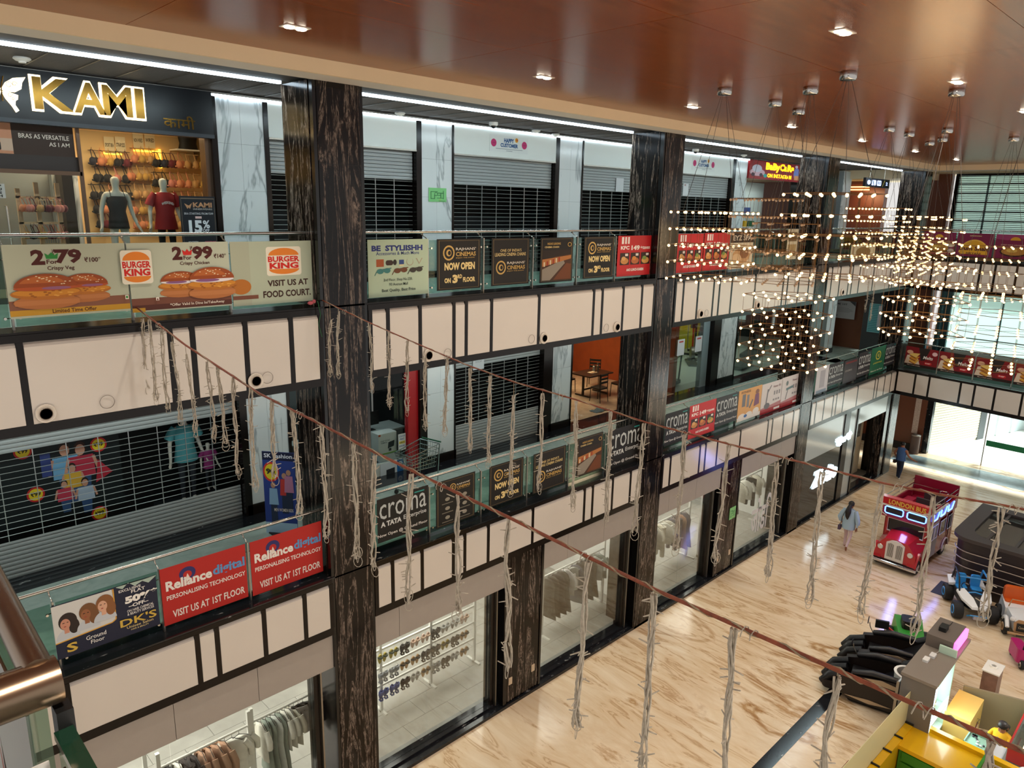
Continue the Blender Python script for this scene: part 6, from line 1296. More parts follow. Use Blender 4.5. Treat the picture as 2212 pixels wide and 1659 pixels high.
for (x0, x1, z0, z1, tx, lab) in ((25.0, 27.1, 1.15, 1.75, 'Zudio', 'large glowing white shop lettering on the dark display wall'), (26.75, 28.1, 2.35, 2.75, 'ज़ूडियो', 'smaller glowing white lettering above the large one')):
    vs, fs = glyphs(tx, .05, .2); b = MB(); P3 = [(x0 + (x1 - x0) * p[0], .05, z0 + (z1 - z0) * p[1]) for p in vs]; b.add(P3, fs); b.add([(p[0], p[1] + .04, p[2]) for p in P3], [tuple(reversed(f)) for f in fs])
    b.build('neon_lettering', M_ns, label=lab, cat='sign')
MB().box(28.0, 4.5, 0, 31.9, 4.6, 3.5).build('wall_cream_shop', mat('cream_shop_wall', 'd8c4a2', .7), kind='structure'); MB().box(23.6, .42, 3.3, 31.95, 4.6, 3.5).build('ceiling_cream_shop', M_white, kind='structure')
lamp('cream_shop_lamp', 'AREA', (30, 2.2, 3.25), 60, (1, .88, .68), size=1.5, to=(30, 2.2, 0))
MB().box(30.3, .9, 0, 31.6, 1.5, 2.9).build('wall_cream_column', mat('cream_shop_wall', 'd8c4a2', .7), kind='structure')
r = thing('glass_door', 'open glass door with a dark push bar in the last ground floor shop', 'door', (31.3, .28, .02), radians(20)); MB().box(-1.0, 0, 0, 0, .012, 2.6).build('pane', M_shop_glass, r); MB().box(-1.0, -.02, 1.35, 0, .03, 1.47).build('push_bar', M_blackm, r)
r = thing('wall_picture', 'small grey picture on the cream wall column', 'picture', (30.75, .88, 1.7)); MB().box(0, -.02, 0, .5, .02, .6).build('frame', M_steel_d, r); MB().box(.05, -.03, .05, .45, -.02, .55).build('print', mat('grey_print', '6a665e', .6, var=.5, vscale=7), r)
MB().box(31.5, .05, 0, 31.95, .5, 3.6).build('pillar', M_pillar, kind='structure')
# bin by the lobby wood wall
p = FZ(1980, 975, 0); r = thing('waste_bin', 'tall brown cylindrical bin in front of the far wood wall', 'bin', (p.x - .42, p.y, 0)); MB().lathe([(.2, 0), (.2, .85), (.19, .86)], n=18).build('body', mat('bin_brown', '5a443c', .4), r, smooth=40); MB().lathe([(.2, .86), (.2, .9), (.12, .93), (.12, .91)], n=18).build('rim', M_steel_d, r, smooth=40)
# ------------------------------------------------------------------ toy double-decker bus on the atrium floor
RED = mat('bus_red', 'b01a22', .22, coat=.5); WHT = mat('bus_white', 'd8d3cc', .3); CHM = mat('chrome', 'd0d0d2', .08, 1.0); NEON = mat('blue_neon', '6fb0ff', .5, emit=7.0, ecol='4a78ff'); TYRE = mat('tyre_black', '161618', .7); DGL = mat('dark_windscreen', '14171f', .1)
bus = thing('toy_bus', 'red LONDON BUS ride with blue neon windows on the atrium floor', 'bus', (23.25, -3.42, 0), radians(-2))
# local: front faces -X, width along Y (+-.64), length 3.0
hood = MB().loft([[(-.02, -.60, .28), (-.02, .60, .28), (-.02, .60, .62), (-.02, .34, .95), (-.02, 0, 1.0), (-.02, -.34, .95), (-.02, -.60, .62)], [(.62, -.64, .28), (.62, .64, .28), (.62, .64, .78), (.62, .40, 1.05), (.62, 0, 1.10), (.62, -.40, 1.05), (.62, -.64, .78)]])
hood.build('bonnet', RED, bus, smooth=25)
for s in (-1, 1): MB().loft([[(-.05 + .5 * (k / 8) , s * .40, .3 + .42 * sin(pi * k / 8)), (-.05 + .5 * (k / 8), s * .66, .3 + .40 * sin(pi * k / 8)), (-.05 + .5 * (k / 8), s * .66, .26 + .36 * sin(pi * k / 8)), (-.05 + .5 * (k / 8), s * .40, .26 + .36 * sin(pi * k / 8))] for k in range(9)]).build('mudguard', RED, bus, smooth=40)
g = MB().prism([(-.05, -.27, .30), (-.05, .27, .30), (-.05, .27, .86), (-.05, .12, .95), (-.05, 0, .97), (-.05, -.12, .95), (-.05, -.27, .86)], (.04, 0, 0)).build('radiator_grille', WHT, bus)
for s in (-1, 1):
    for k in range(7): y = s * (.05 + .026 * k); MB().box(-.056, y - .006, .40, -.05, y + .006, .86 - .0 * k - .03 * abs(k - 3) * .4).build('grille_slot', mat('slot_dark', '5a5652', .5), g)
for s in (-1, 1): MB().lathe([(.001, .035), (.05, .03), (.075, .012), (.085, 0), (.07, -.02)], (-.035, s * .44, .64), 16, axis='x').build('headlamp', mat('headlamp', 'd8d8d4', .1, .6), bus, smooth=50)
MB().rbox(-.14, -.68, .16, -.06, .68, .26, .03, axis='y').build('bumper', CHM, bus)
MB().box(-.06, -.6, .12, .1, .6, .28).build('chassis', M_blackm, bus)
# cab and lower deck
cab = MB().box(.62, -.64, .28, .70, .64, .98).box(.62, -.64, .98, .70, -.52, 1.42).box(.62, .52, .98, .70, .64, 1.42).box(.62, -.64, 1.42, .70, .64, 1.5)
cab.box(.62, .60, .28, 2.95, .64, 1.05).box(.62, .60, 1.05, .9, .64, 1.5).box(1.5, .60, 1.05, 1.62, .64, 1.5).box(2.2, .60, 1.05, 2.32, .64, 1.5).box(2.85, .60, 1.05, 2.95, .64, 1.5)
cab.box(.62, -.64, .28, .82, -.60, 1.5).box(1.5, -.64, .28, 1.62, -.60, 1.5).box(1.62, -.64, .28, 2.85, -.60, .85).box(2.2, -.64, .85, 2.32, -.60, 1.5).box(2.75, -.64, .28, 2.95, -.60, 1.5).box(2.9, -.64, .28, 2.95, .64, 1.5).box(.62, -.62, .26, 2.95, .62, .32)
cab.build('lower_deck', RED, bus)
MB().box(.612, -.50, 1.0, .618, .50, 1.40).build('windscreen', DGL, bus); MB().tube([(.60, -.53, .99), (.60, .53, .99), (.60, .53, 1.42), (.60, -.53, 1.42)], .022, 6, closed=True).build('windscreen_trim', WHT, bus)
MB().box(.85, -.655, .30, 1.5, -.645, 1.45).build('silver_door', mat('silver_panel_bus', 'a9a6a8', .3, .5), bus)
for a, b in ((.92, 1.16), (1.2, 1.44), (1.66, 2.16), (2.36, 2.72)): MB().tube([(a, -.662, .9), (b, -.662, .9), (b, -.662, 1.36), (a, -.662, 1.36)], .012, 5, closed=True).build('side_window_trim', WHT, bus); MB().box(a, -.652, .9, b, -.648, 1.36).build('side_window', DGL, bus)
MB().tube([(.78, -.66, .3), (.78, -.66, 1.45)], .014, 5).tube([(2.5, -.66, .3), (2.5, -.66, 1.45)], .014, 5).build('grab_pole', CHM, bus)
# upper deck with raised front board
up = MB().box(.40, -.68, 1.5, 2.95, .68, 1.58).box(.40, -.68, 1.58, .48, .68, 1.86).box(.48, -.68, 1.58, 2.95, -.63, 1.86).box(.48, .63, 1.58, 2.95, .68, 1.86).box(2.9, -.68, 1.58, 2.95, .68, 2.25)
up.build('upper_deck', mat('bus_magenta_red', '8a1430', .3), bus)
MB().prism([(.36, -.70, 1.92), (.50, -.70, 1.92), (.50, -.70, 2.16), (.44, -.70, 2.2), (.38, -.70, 2.14)], (0, 1.40, 0)).build('front_board', RED, bus)
MB().box(.37, -.70, 1.86, 2.0, -.66, 1.92).box(.37, -.70, 1.86, .45, .70, 1.92).build('white_band', WHT, bus)
s = Sheet((.358, .56, 1.93), (0, -1, 0), (0, 0, 1), 1.16, .2, RED, t=.002); s.b = MB(); s.text('LONDON BUS', .04, .08, .98, .9, 'd8b04a', .03); s.L[0].build('lettering', parent=bus)
for y0, y1 in ((.06, .60), (-.60, -.06)):
    MB().tube([(.385, y0 + .04, 1.62), (.385, y1 - .04, 1.62), (.385, y1, 1.66), (.385, y1, 1.80), (.385, y1 - .04, 1.84), (.385, y0 + .04, 1.84), (.385, y0, 1.80), (.385, y0, 1.66)], .018, 6, closed=True).build('neon_window', NEON, bus); MB().box(.393, y0 + .03, 1.64, .398, y1 - .03, 1.82).build('dark_window', DGL, bus)
for x0 in (.75, 1.40, 2.05): MB().tube([(x0, -.695, 1.62), (x0 + .35, -.695, 1.62), (x0 + .50, -.695, 1.84)], .02, 6).tube([(x0 + .02, -.695, 1.84), (x0, -.695, 1.62)], .02, 6).build('neon_side_line', NEON, bus)
for z in (2.0, 2.16): MB().tube([(.5, -.66, z), (2.9, -.66, z)], .014, 6).tube([(.5, .66, z), (2.9, .66, z)], .014, 6).build('upper_rail', CHM, bus)
MB().tube([(2.3, -.3, 1.58), (2.3, -.3, 2.15), (2.3, .5, 2.15), (2.3, .5, 1.58)], .014, 6).build('seat_rail', CHM, bus)
for x in (1.0, 1.7): MB().box(x, -.55, 1.58, x + .35, .05, 1.76).build('upper_seat', mat('bus_seat', 'a01a3c', .4), bus); MB().box(x + .33, -.55, 1.58, x + .40, .05, 2.05).build('upper_backrest', mat('seat_dark', '3a3236', .5), bus)
MB().box(1.2, .3, 1.58, 2.2, .58, 1.72).build('upper_bench', mat('bus_seat', 'a01a3c', .4), bus)
MB().tube([(2.6 + .14 * cos(2 * pi * k / 14), -.35 + .14 * sin(2 * pi * k / 14), 2.0) for k in range(14)], .012, 5, closed=True).tube([(2.6, -.35, 1.6), (2.6, -.35, 2.0)], .015, 5).build('steering_wheel', CHM, bus)
for x in (.22, 2.35):
    for s in (-1, 1):
        w2 = MB().lathe([(.10, -.06), (.21, -.06), (.23, -.03), (.23, .03), (.21, .06), (.10, .06)], (x, s * .57, .23), 20, axis='y').build('wheel', TYRE, bus, smooth=40); MB().lathe([(.001, .075), (.10, .07), (.12, .062)], (x, s * .57, .23), 16, axis='y').lathe([(.12, -.062), (.10, -.07), (.001, -.075)], (x, s * .57, .23), 16, axis='y').build('hubcap', CHM, w2)
MB().tube([(2.12 + .28 * (1 - cos(pi * k / 10)) , -.66, .28 + .30 * sin(pi * k / 10)) for k in range(11)], .025, 6).build('wheel_arch_trim', WHT, bus)
lamp('neon_spill', 'AREA', (24.6, -4.2, 1.72), 14, (.25, .3, 1), shape='RECTANGLE', size=2.2, size_y=.2, to=(24.6, -6, .6)); lamp('neon_spill', 'AREA', (23.55, -3.42, 1.72), 14, (.25, .3, 1), shape='RECTANGLE', size=.2, size_y=1.2, to=(22, -3.42, .7))
# ------------------------------------------------------------------ dark rounded kiosk behind
ks = thing('kiosk', 'dark wood rounded kiosk with pale bands and glass topped counter', 'kiosk', (0, 0, 0))
c0 = FZ(2050, 1265, 0)          # near corner
KX0, KY0 = 23.3, -4.95
M_kw = texmat('dark_kiosk_wood', [(0.3, '241c1e'), (0.7, '32282a')], 3, (1, 1, 14), (0, 0, 0), 4, .2, rough=.4)
def kring(z, o): # footprint ring, rounded corner at (KX0,KY0), extends to -Y and +X
    r = .55; p = []
    x0, y0 = KX0 - o, KY0 + o
    for k in range(9): t = pi / 2 + (pi / 2) * k / 8; p.append((x0 + r + r * cos(t), y0 - r + r * sin(t), z))
    p += [(x0, y0 - 5, z), (x0 + 3.2 + 2 * o, y0 - 5, z), (x0 + 3.2 + 2 * o, y0, z)]
    return p
MB().loft([kring(0, -.05), kring(.3, 0), kring(1.62, .05)], caps=True).build('counter_wall', M_kw, ks, smooth=35)
for i in range(5): z = .32 + .24 * i; MB().tube(kring(z, .03 + .012 * i)[:-1], .016, 5).build('pale_band', mat('pale_band', '9a8c80', .4), ks)
kt = kring(1.62, .14); kin = kring(1.62, -.28)
b = MB(); n = len(kt)
for za, zb_ in ((1.62, 1.72),):
    b.add([(p[0], p[1], za) for p in kt] + [(p[0], p[1], zb_) for p in kt] + [(p[0], p[1], zb_) for p in kin] + [(p[0], p[1], za) for p in kin], [f for i in range(n) for f in ((i, (i + 1) % n, n + (i + 1) % n, n + i), (n + i, n + (i + 1) % n, 2 * n + (i + 1) % n, 2 * n + i), (2 * n + i, 2 * n + (i + 1) % n, 3 * n + (i + 1) % n, 3 * n + i))])
b.build('top_rim', mat('kiosk_rim', '3c3536', .35), ks, smooth=35)
MB().prism([(p[0], p[1], 1.66) for p in kring(0, -.29)], (0, 0, .012)).build('glass_top', M_shop_glass, ks)
for i in range(4): y = KY0 - .75 - .7 * i; MB().box(KX0 + .2, y, 1.66, KX0 + 3.0, y + .07, 1.70).build('glass_bar', mat('kiosk_rim', '3c3536', .35), ks)
MB().prism([(p[0], p[1], 1.2) for p in kring(0, -.32)], (0, 0, .02)).build('inner_tray', mat('pale_inner', 'b9c4c6', .3), ks)
s = Sheet((26.6, -5.0, 1.72), (0, -1, 0), (0, 0, 1), 1.2, .35, 'd8e6ea', t=.002); s.b = MB(); vs, fs = glyphs('CAFE', .03)
MB().add([(26.3, -6.05 - 1.0 * (1 - p[0]), 1.74 + .26 * p[1]) for p in vs], fs).build('letters', mat('dark_letter', '2c2a34', .5), ks)
r = thing('blue_gadget', 'white and dark mixing machine under the kiosk glass', 'appliance', (24.1, -5.65, 1.225), .5); MB().rbox(-.2, -.15, 0, .2, .15, .22, .05).build('housing', M_blackm, r); MB().lathe([(.10, 0), (.12, .1), (.08, .16)], (0, 0, .2), 14).build('bowl', M_white, r)
r = thing('paper_tub', 'white tub under the kiosk glass', 'tub', (23.95, -6.6, 1.225)); MB().lathe([(.10, 0), (.13, .18), (.135, .2)], n=14).build('tub_body', M_white, r); MB().lathe([(.09, .2), (.02, .21)], n=14).build('tub_lid', M_steel_d, r)
MB().box(22.6, -5.2, .004, 23.6, -4.7, .008).build('floor_mat', mat('dark_mat', '3a3c4a', .8), label='dark floor mat at the foot of the kiosk', cat='mat')
# ------------------------------------------------------------------ ride-on cars
def wheel(r_, x, y, z, rr, wdt, hub, parent, tread=True):
    w2 = MB().lathe([(rr * .5, -wdt / 2), (rr * .92, -wdt / 2), (rr, -wdt * .3), (rr, wdt * .3), (rr * .92, wdt / 2), (rr * .5, wdt / 2)], (x, y, z), 18, axis='y').build('wheel', TYRE, parent, smooth=35)
    MB().lathe([(.001, wdt / 2 + .006), (rr * .5, wdt / 2 - .002)], (x, y, z), 16, axis='y').lathe([(rr * .5, -wdt / 2 + .002), (.001, -wdt / 2 - .006)], (x, y, z), 16, axis='y').build('hub', TYRE, w2)
    for s in (-1, 1): MB().tube([(x + rr * .48 * cos(2 * pi * k / 16), y + s * (wdt / 2 + .004), z + rr * .48 * sin(2 * pi * k / 16)) for k in range(16)], .018, 5, closed=True).build('hub_ring', hub, w2)
BLU = mat('buggy_blue', '2f86c9', .35); BWH = mat('buggy_white', 'dfe2e4', .25, coat=.4)
bg_ = thing('ride_on_buggy', 'white and blue ride-on buggy with black wheels by the kiosk', 'toy car', (22.25, -5.78, 0), radians(28))
for x, y in ((-.5, -.42), (-.5, .42), (.55, -.42), (.55, .42)): wheel(None, x, y, .24, .24, .22, BLU, bg_)
MB().loft([[(-.62, -.18, .36), (-.62, .18, .36), (-.62, .18, .44), (-.62, -.18, .44)], [(-.3, -.34, .34), (-.3, .34, .34), (-.3, .34, .62), (-.3, -.34, .62)], [(.6, -.34, .30), (.6, .34, .30), (.6, .34, .5), (.6, -.34, .5)]]).build('tub', M_blackm, bg_, smooth=25)
for s in (-1, 1): MB().loft([[(-.78, s * .02, .44), (-.78, s * .16, .44), (-.76, s * .16, .50), (-.76, s * .02, .52)], [(-.5, s * .08, .56), (-.5, s * .36, .54), (-.5, s * .36, .60), (-.5, s * .08, .64)], [(-.15, s * .24, .66), (-.15, s * .42, .62), (-.15, s * .42, .68), (-.15, s * .24, .74)]]).build('bonnet_panel', BWH, bg_, smooth=35); MB().loft([[(.45, s * .3, .5), (.45, s * .46, .5), (.45, s * .46, .56), (.45, s * .3, .6)], [(.8, s * .32, .62), (.8, s * .44, .62), (.8, s * .44, .66), (.8, s * .32, .68)]]).build('rear_wing', BWH, bg_); MB().tube([(-.25, s * .36, .62), (.0, s * .36, 1.0), (.5, s * .34, 1.05), (.7, s * .34, .6)], .025, 6).build('roll_bar', BLU if s < 0 else M_blackm, bg_); MB().rbox(.15, s * .18 - .13, .5, .45, s * .18 + .13, .58, .04).build('seat', BLU, bg_); MB().rbox(.42, s * .18 - .12, .55, .50, s * .18 + .12, .9, .05, axis='x').build('seat_back', BLU, bg_)
MB().tube([(-.25, -.36, .62), (-.28, 0, .72), (-.25, .36, .62)], .022, 6).build('dash_bar', BLU, bg_); MB().tube([(.0, -.36, 1.0), (.0, .36, 1.0)], .022, 6).build('roof_bar', BLU, bg_); MB().tube([(-.7, -.22, .2), (-.86, -.2, .3), (-.86, .2, .3), (-.7, .22, .2)], .022, 6).build('front_bumper', BLU, bg_); MB().box(-.88, -.12, .2, -.8, .12, .3).build('number_plate', mat('silver_plate', 'a9a8b0', .3, .6), bg_)
MB().tube([(-.05 + .02, .18 + .10 * cos(2 * pi * k / 12), .76 + .10 * sin(2 * pi * k / 12)) for k in range(12)], .012, 5, closed=True).build('steering_wheel', M_blackm, bg_)
vc = thing('ride_on_car', 'white vintage ride-on car with tan trim and orange seat', 'toy car', (22.15, -6.95, 0), radians(22)); TAN = mat('tan_trim', 'b08a62', .4); ORG = mat('orange_leather', 'cc5a18', .45)
for x, y in ((-.35, -.34), (-.35, .34), (.5, -.36), (.5, .36)): wheel(None, x, y, .2, .2, .12, TAN, vc)
MB().loft([[(-.55, -.2, .22), (-.55, .2, .22), (-.55, .2, .5), (-.55, 0, .56), (-.55, -.2, .5)], [(.05, -.28, .22), (.05, .28, .22), (.05, .28, .58), (.05, 0, .62), (.05, -.28, .58)]]).build('bonnet', BWH, vc, smooth=30)
MB().loft([[(.05, -.32, .2), (.05, .32, .2), (.05, .32, .55), (.05, -.32, .55)], [(.75, -.34, .2), (.75, .34, .2), (.75, .30, .6), (.75, -.30, .6)]]).build('body_tub', BWH, vc); MB().rbox(.35, -.28, .5, .6, .28, .62, .06).build('seat', ORG, vc); MB().rbox(.52, -.3, .55, .68, .3, .95, .1, axis='x').build('backrest', ORG, vc)
MB().prism([(-.57, -.19, .2), (-.57, .19, .2), (-.57, .22, .45), (-.57, .12, .55), (-.57, -.12, .55), (-.57, -.22, .45)], (.03, 0, 0)).build('grille_frame', TAN, vc); MB().box(-.585, -.15, .24, -.57, .15, .46).build('grille', M_blackm, vc)
s = Sheet((-.588, .11, .32), (0, -1, 0), (0, 0, 1), .22, .07, TAN, t=.001); s.b = MB(); s.text('Comfort', 0, 0, 1, 1, 'd8c4a4', 0, .2); s.L[0].build('lettering', parent=vc)
for s_ in (-1, 1): MB().tube([(-.62 + .5 * k / 6, s_ * .36, .32 + .16 * sin(pi * k / 6)) for k in range(7)], .05, 7).build('mudguard', BWH, vc, smooth=40); MB().lathe([(.001, .05), (.06, .04), (.07, 0), (.03, -.05)], (-.5, s_ * .24, .52), 12, axis='x').build('headlamp', BWH, vc)
MB().rbox(-.68, -.34, .16, -.62, .34, .22, .02, axis='y').build('bumper', TAN, vc); MB().tube([(.02, -.26, .62), (-.02, -.22, .85), (-.02, .22, .85), (.02, .26, .62)], .015, 5).build('windscreen_frame', TAN, vc)
gc = thing('ride_on_car', 'green and red ride-on racing kart with a small dark screen', 'toy car', (18.75, -5.35, 0), radians(25)); GRN = mat('kart_green', '2c8a2e', .35); KRD = mat('kart_red', 'c4321c', .4)
for x, y in ((-.4, -.4), (-.4, .4), (.5, -.42), (.5, .42)): wheel(None, x, y, .2, .2, .16, mat('kart_pale_rim', 'b9a89c', .5), gc)
MB().loft([[(-.85, -.1, .22), (-.85, .1, .22), (-.85, .1, .32), (-.85, -.1, .32)], [(-.2, -.28, .18), (-.2, .28, .18), (-.2, .28, .5), (-.2, -.28, .5)], [(.7, -.36, .18), (.7, .36, .18), (.7, .32, .66), (.7, -.32, .66)]]).build('body_shell', GRN, gc, smooth=30); MB().rbox(.15, -.2, .5, .55, .2, .78, .08).build('seat', M_blackm, gc); MB().box(-.4, -.45, .46, -.2, .45, .52).build('front_wing', KRD, gc)
MB().tube([(-.3, .0, .5), (-.5, .35, .7), (-.55, .7, .95)], .03, 6).build('screen_arm', KRD, gc); MB().box(-.62, .62, .88, -.56, .92, 1.08).build('screen', M_blackm, gc)
# ------------------------------------------------------------------ massage chairs
MCH = mat('massage_black_leather', '0f0e11', .35); MCB = mat('massage_brown_shell', '1f1714', .4); CRM = mat('champagne_trim', 'b9a58c', .25, .4)
def massage(x, y, rz, lab):
    r = thing('massage_chair', lab, 'massage chair', (x, y, 0), rz, 'black massage chairs')
    # local: feet at +Y, head at -Y
    for s in (-1, 1):
        b = MB(); prof = [(-.75, .25), (-.78, .55), (-.6, .82), (-.25, .80), (.25, .72), (.62, .62), (.66, .35), (.45, .12), (-.5, .10)]
        b.prism([(s * .36, p[0], p[1]) for p in prof], (s * .14, 0, 0)); b.build('side_panel', MCB, r, smooth=25)
        MB().prism([(s * .505, -.55, .74), (s * .505, -.2, .80), (s * .505, .15, .74), (s * .505, -.15, .68), (s * .505, -.5, .66)], (s * .015, 0, 0)).build('pale_trim', CRM, r)
        MB().prism([(s * .505, -.45, .20), (s * .505, .0, .14), (s * .505, .5, .20), (s * .505, .0, .24)], (s * .012, 0, 0)).build('pale_trim', CRM, r)
        MB().tube([(s * .40, -.5, .84), (s * .40, 0, .84), (s * .40, .4, .74)], [.07, .08, .06], 8).build('armrest_pad', MCH, r, smooth=50)
    MB().loft([oval((0, 0, 0), .33, .2)] and [[(-.33, .45, .36), (.33, .45, .36), (.33, .45, .50), (-.33, .45, .50)], [(-.33, -.2, .30), (.33, -.2, .30), (.33, -.2, .50), (-.33, -.2, .50)], [(-.34, -.75, .62), (.34, -.75, .62), (.34, -.62, .82), (-.34, -.62, .82)], [(-.30, -1.0, .85), (.30, -1.0, .85), (.30, -.88, 1.02), (-.30, -.88, 1.02)]]).build('seat_pad', MCH, r, smooth=40)
    MB().tube([(-.42, -.55, .80), (-.46, -.95, 1.0), (-.25, -1.16, 1.08), (.25, -1.16, 1.08), (.46, -.95, 1.0), (.42, -.55, .80)], [.09, .11, .12, .12, .11, .09], 9).build('head_hood', MCH, r, smooth=60)
    MB().rbox(-.24, -1.05, .98, .24, -.78, 1.08, .08).build('head_pillow', mat('massage_grey', '24252c', .5), r)
    ft = MB()
    for cx in (-.30, 0, .30): ft.tube([(cx, .55, .58), (cx, .85, .46), (cx, 1.02, .22)], [.09, .10, .08], 8)
    ft.build('leg_rest', MCH, r, smooth=50)
    MB().rbox(-.40, .5, .14, .40, 1.0, .34, .1, axis='x').build('leg_rest_base', MCB, r); MB().tube([(.44, .35, .6), (.46, .5, .85), (.46, .52, .95)], .012, 5).build('tablet_arm', M_steel_d, r); MB().cbox((.46, .55, 1.0), (.16, .02, .12)).build('tablet', mat('tablet_dark', '20222a', .2), r)
    MB().rbox(-.4, -.7, 0, .4, .45, .12, .1).build('base', M_blackm, r)
massage(16.25, -5.35, radians(14), 'black massage chair nearest the viewer, with champagne trim'); massage(17.5, -5.25, radians(14), 'black massage chair farther along, beside the green kart')
# ------------------------------------------------------------------ jewellery stall: tall grey display wall with lit shelves
DG = mat('stall_grey_laminate', '6f6a64', .5); MINT = mat('mint_panel', 'c2ddc9', .5)
TL = mat('tube_light', 'ffffff', .5, emit=9, ecol='e6fbff'); TLW = mat('warm_tube', 'ffe6b0', .5, emit=8, ecol='ffd890')
A = FZ(1985, 1470, 2.0); B = FZ(2060, 1372, 2.0)
dv = Vector((B.x - A.x, B.y - A.y, 0)); Lg = dv.length; ang = atan2(dv.y, dv.x)
st = thing('jewellery_stall', 'tall grey display wall of a jewellery stall with glowing tube lights', 'stall', (A.x, A.y, 0), ang)
# local x along the wall away from viewer, -y is the lit side
MB().box(0, .02, 0, Lg, .30, 1.98).build('back_wall', DG, st); MB().box(-.02, -.32, 1.98, Lg + .02, .32, 2.04).build('top_board', mat('stall_top', '857b70', .5), st); MB().box(0, -.30, 0, .04, .02, 1.98).build('end_panel', DG, st); MB().box(Lg * .56, -.30, 0, Lg * .56 + .05, .02, 2.2).build('divider', MINT, st)
MB().box(Lg * .6, -.20, 2.04, Lg, .30, 2.3).build('upper_box', mat('stall_top2', '6a6058', .5), st)
MB().box(.04, -.28, .45, Lg * .56, -.0, .50).box(.04, -.28, .95, Lg * .56, 0, .98).build('shelf', mat('pale_shelf', 'cfe0da', .4), st); MB().box(0.05, .0, .5, Lg * .56, .018, 1.95).build('back_panel', mat('mint_lit', 'a9cdbb', .5), st); MB().box(Lg * .6, .0, .5, Lg, .018, 2.0).build('back_panel_warm', mat('peach_lit', 'd9a86a', .5), st)
for x in (.35, .85, 1.35): MB().cyl((Lg * .35 * x, -.10, .55), (Lg * .35 * x, -.10, 1.9), .025, n=8).build('tube_light', TL, st)
for x in (.7, .86): MB().cyl((Lg * x, -.12, .7), (Lg * x, -.12, 1.95), .025, n=8).build('warm_tube_light', TLW, st)
MB().box(.05, -.3, .5, .1, -.28, 1.95).build('edge_light', noem(mat('blue_white_edge', 'ffffff', .5, emit=3, ecol='bfe6ff')), st)
MB().box(Lg * .62, -.26, 2.08, Lg * .98, -.20, 2.28).build('pink_sign', noem(mat('pink_sign_glow', 'ff8ae0', .5, emit=2.5, ecol='ff5fd0')), st)
MB().box(Lg * .55, -.75, 0, Lg, -.28, .82).build('yellow_cabinet', mat('pale_yellow_cabinet', 'd9b96a', .5), st)
for x in (.66, .84): MB().tube([(Lg * x, -.755, .55), (Lg * x + .06, -.785, .52), (Lg * x, -.755, .45)], .008, 5).build('cabinet_handle', M_steel_d, st)
lamp('stall_glow', 'AREA', tuple(Vector((A.x, A.y, 1.3)) + Vector((cos(ang), sin(ang), 0)) * (Lg * .4) + Vector((sin(ang), -cos(ang), 0)) * .35), 22, (.85, 1, .97), size=.9, to=tuple(Vector((A.x, A.y, .6)) + Vector((cos(ang), sin(ang), 0)) * (Lg * .4) + Vector((sin(ang), -cos(ang), 0)) * 2))
def sl(x, y, z): return Vector((A.x, A.y, 0)) + Vector((cos(ang), sin(ang), 0)) * x + Vector((-sin(ang), cos(ang), 0)) * y + Vector((0, 0, z))
rnd = random.Random(11)
for i in range(26):
    x = .12 + (Lg * .5) * rnd.random(); z = rnd.choice((.5, .98)) + .002; c = rnd.choice(('d9c07a', 'cfd4d8', '9ac4c0', 'c98a9a', 'e6e2da'))
    p = sl(x, -.15 + .08 * rnd.random(), z); h_ = .10 + .12 * rnd.random(); r = thing('jewellery_card', '%s jewellery card on the lit stall shelves, %s' % ({'d9c07a': 'gold', 'cfd4d8': 'silver', '9ac4c0': 'mint', 'c98a9a': 'pink', 'e6e2da': 'white'}[c], SMALL[i]), 'jewellery', tuple(p), ang + .2, 'jewellery on the stall shelves')
    MB().box(-.05, 0, 0, .05, .012, h_).build('card', pc(c), r); MB().tube([(.03 * cos(2 * pi * k / 10), -.006, h_ * .6 + .03 * sin(2 * pi * k / 10)) for k in range(10)], .004, 4, closed=True).build('ornament', M_gold, r)
for (x, y, lab, c) in ((.75, .1, 'white power adapter on top of the stall', 'e2e2de'), (1.0, .05, 'white plug block on top of the stall', 'd8d8d6')):
    r = thing('power_adapter', lab, 'adapter', tuple(sl(x, y, 2.04)), ang); MB().rbox(-.09, -.05, 0, .09, .05, .05, .015).build('adapter_body', pc(c), r); MB().tube([(.09, 0, .02), (.3, -.05, .01), (.6, -.1, .012)], .006, 4).build('cable', pc('b9b4ae'), r)
r = thing('power_adapter', 'black power adapter on the far box of the stall', 'adapter', tuple(sl(Lg * .78, .1, 2.30)), ang); MB().rbox(-.12, -.07, 0, .12, .07, .09, .02).build('adapter_body', M_blackm, r); MB().tube([(.12, 0, .04), (.3, -.05, .01), (.45, -.05, .012)], .007, 4).build('cable', M_blackm, r)
r = thing('washing_tub', 'white round tub behind the stall', 'tub', tuple(sl(Lg * .82, .62, 0))); MB().lathe([(.24, 0), (.28, .9), (.30, .95), (.24, .95), (.22, .5), (.001, .48)], n=20).build('tub_body', M_white, r, smooth=40)
# white light box against the stall's outer side
r = thing('light_box', 'white upright board against the grey stall, beside the massage chair', 'board', tuple(sl(.25, .34, 0)), ang); MB().box(-.2, 0, 0, .2, .03, 1.75).build('board_face', mat('cool_white_board', 'd4e2ea', .4), r); MB().box(-.22, -.01, 0, -.2, .04, 1.77).box(.2, -.01, 0, .22, .04, 1.77).build('board_frame', M_steel_d, r)
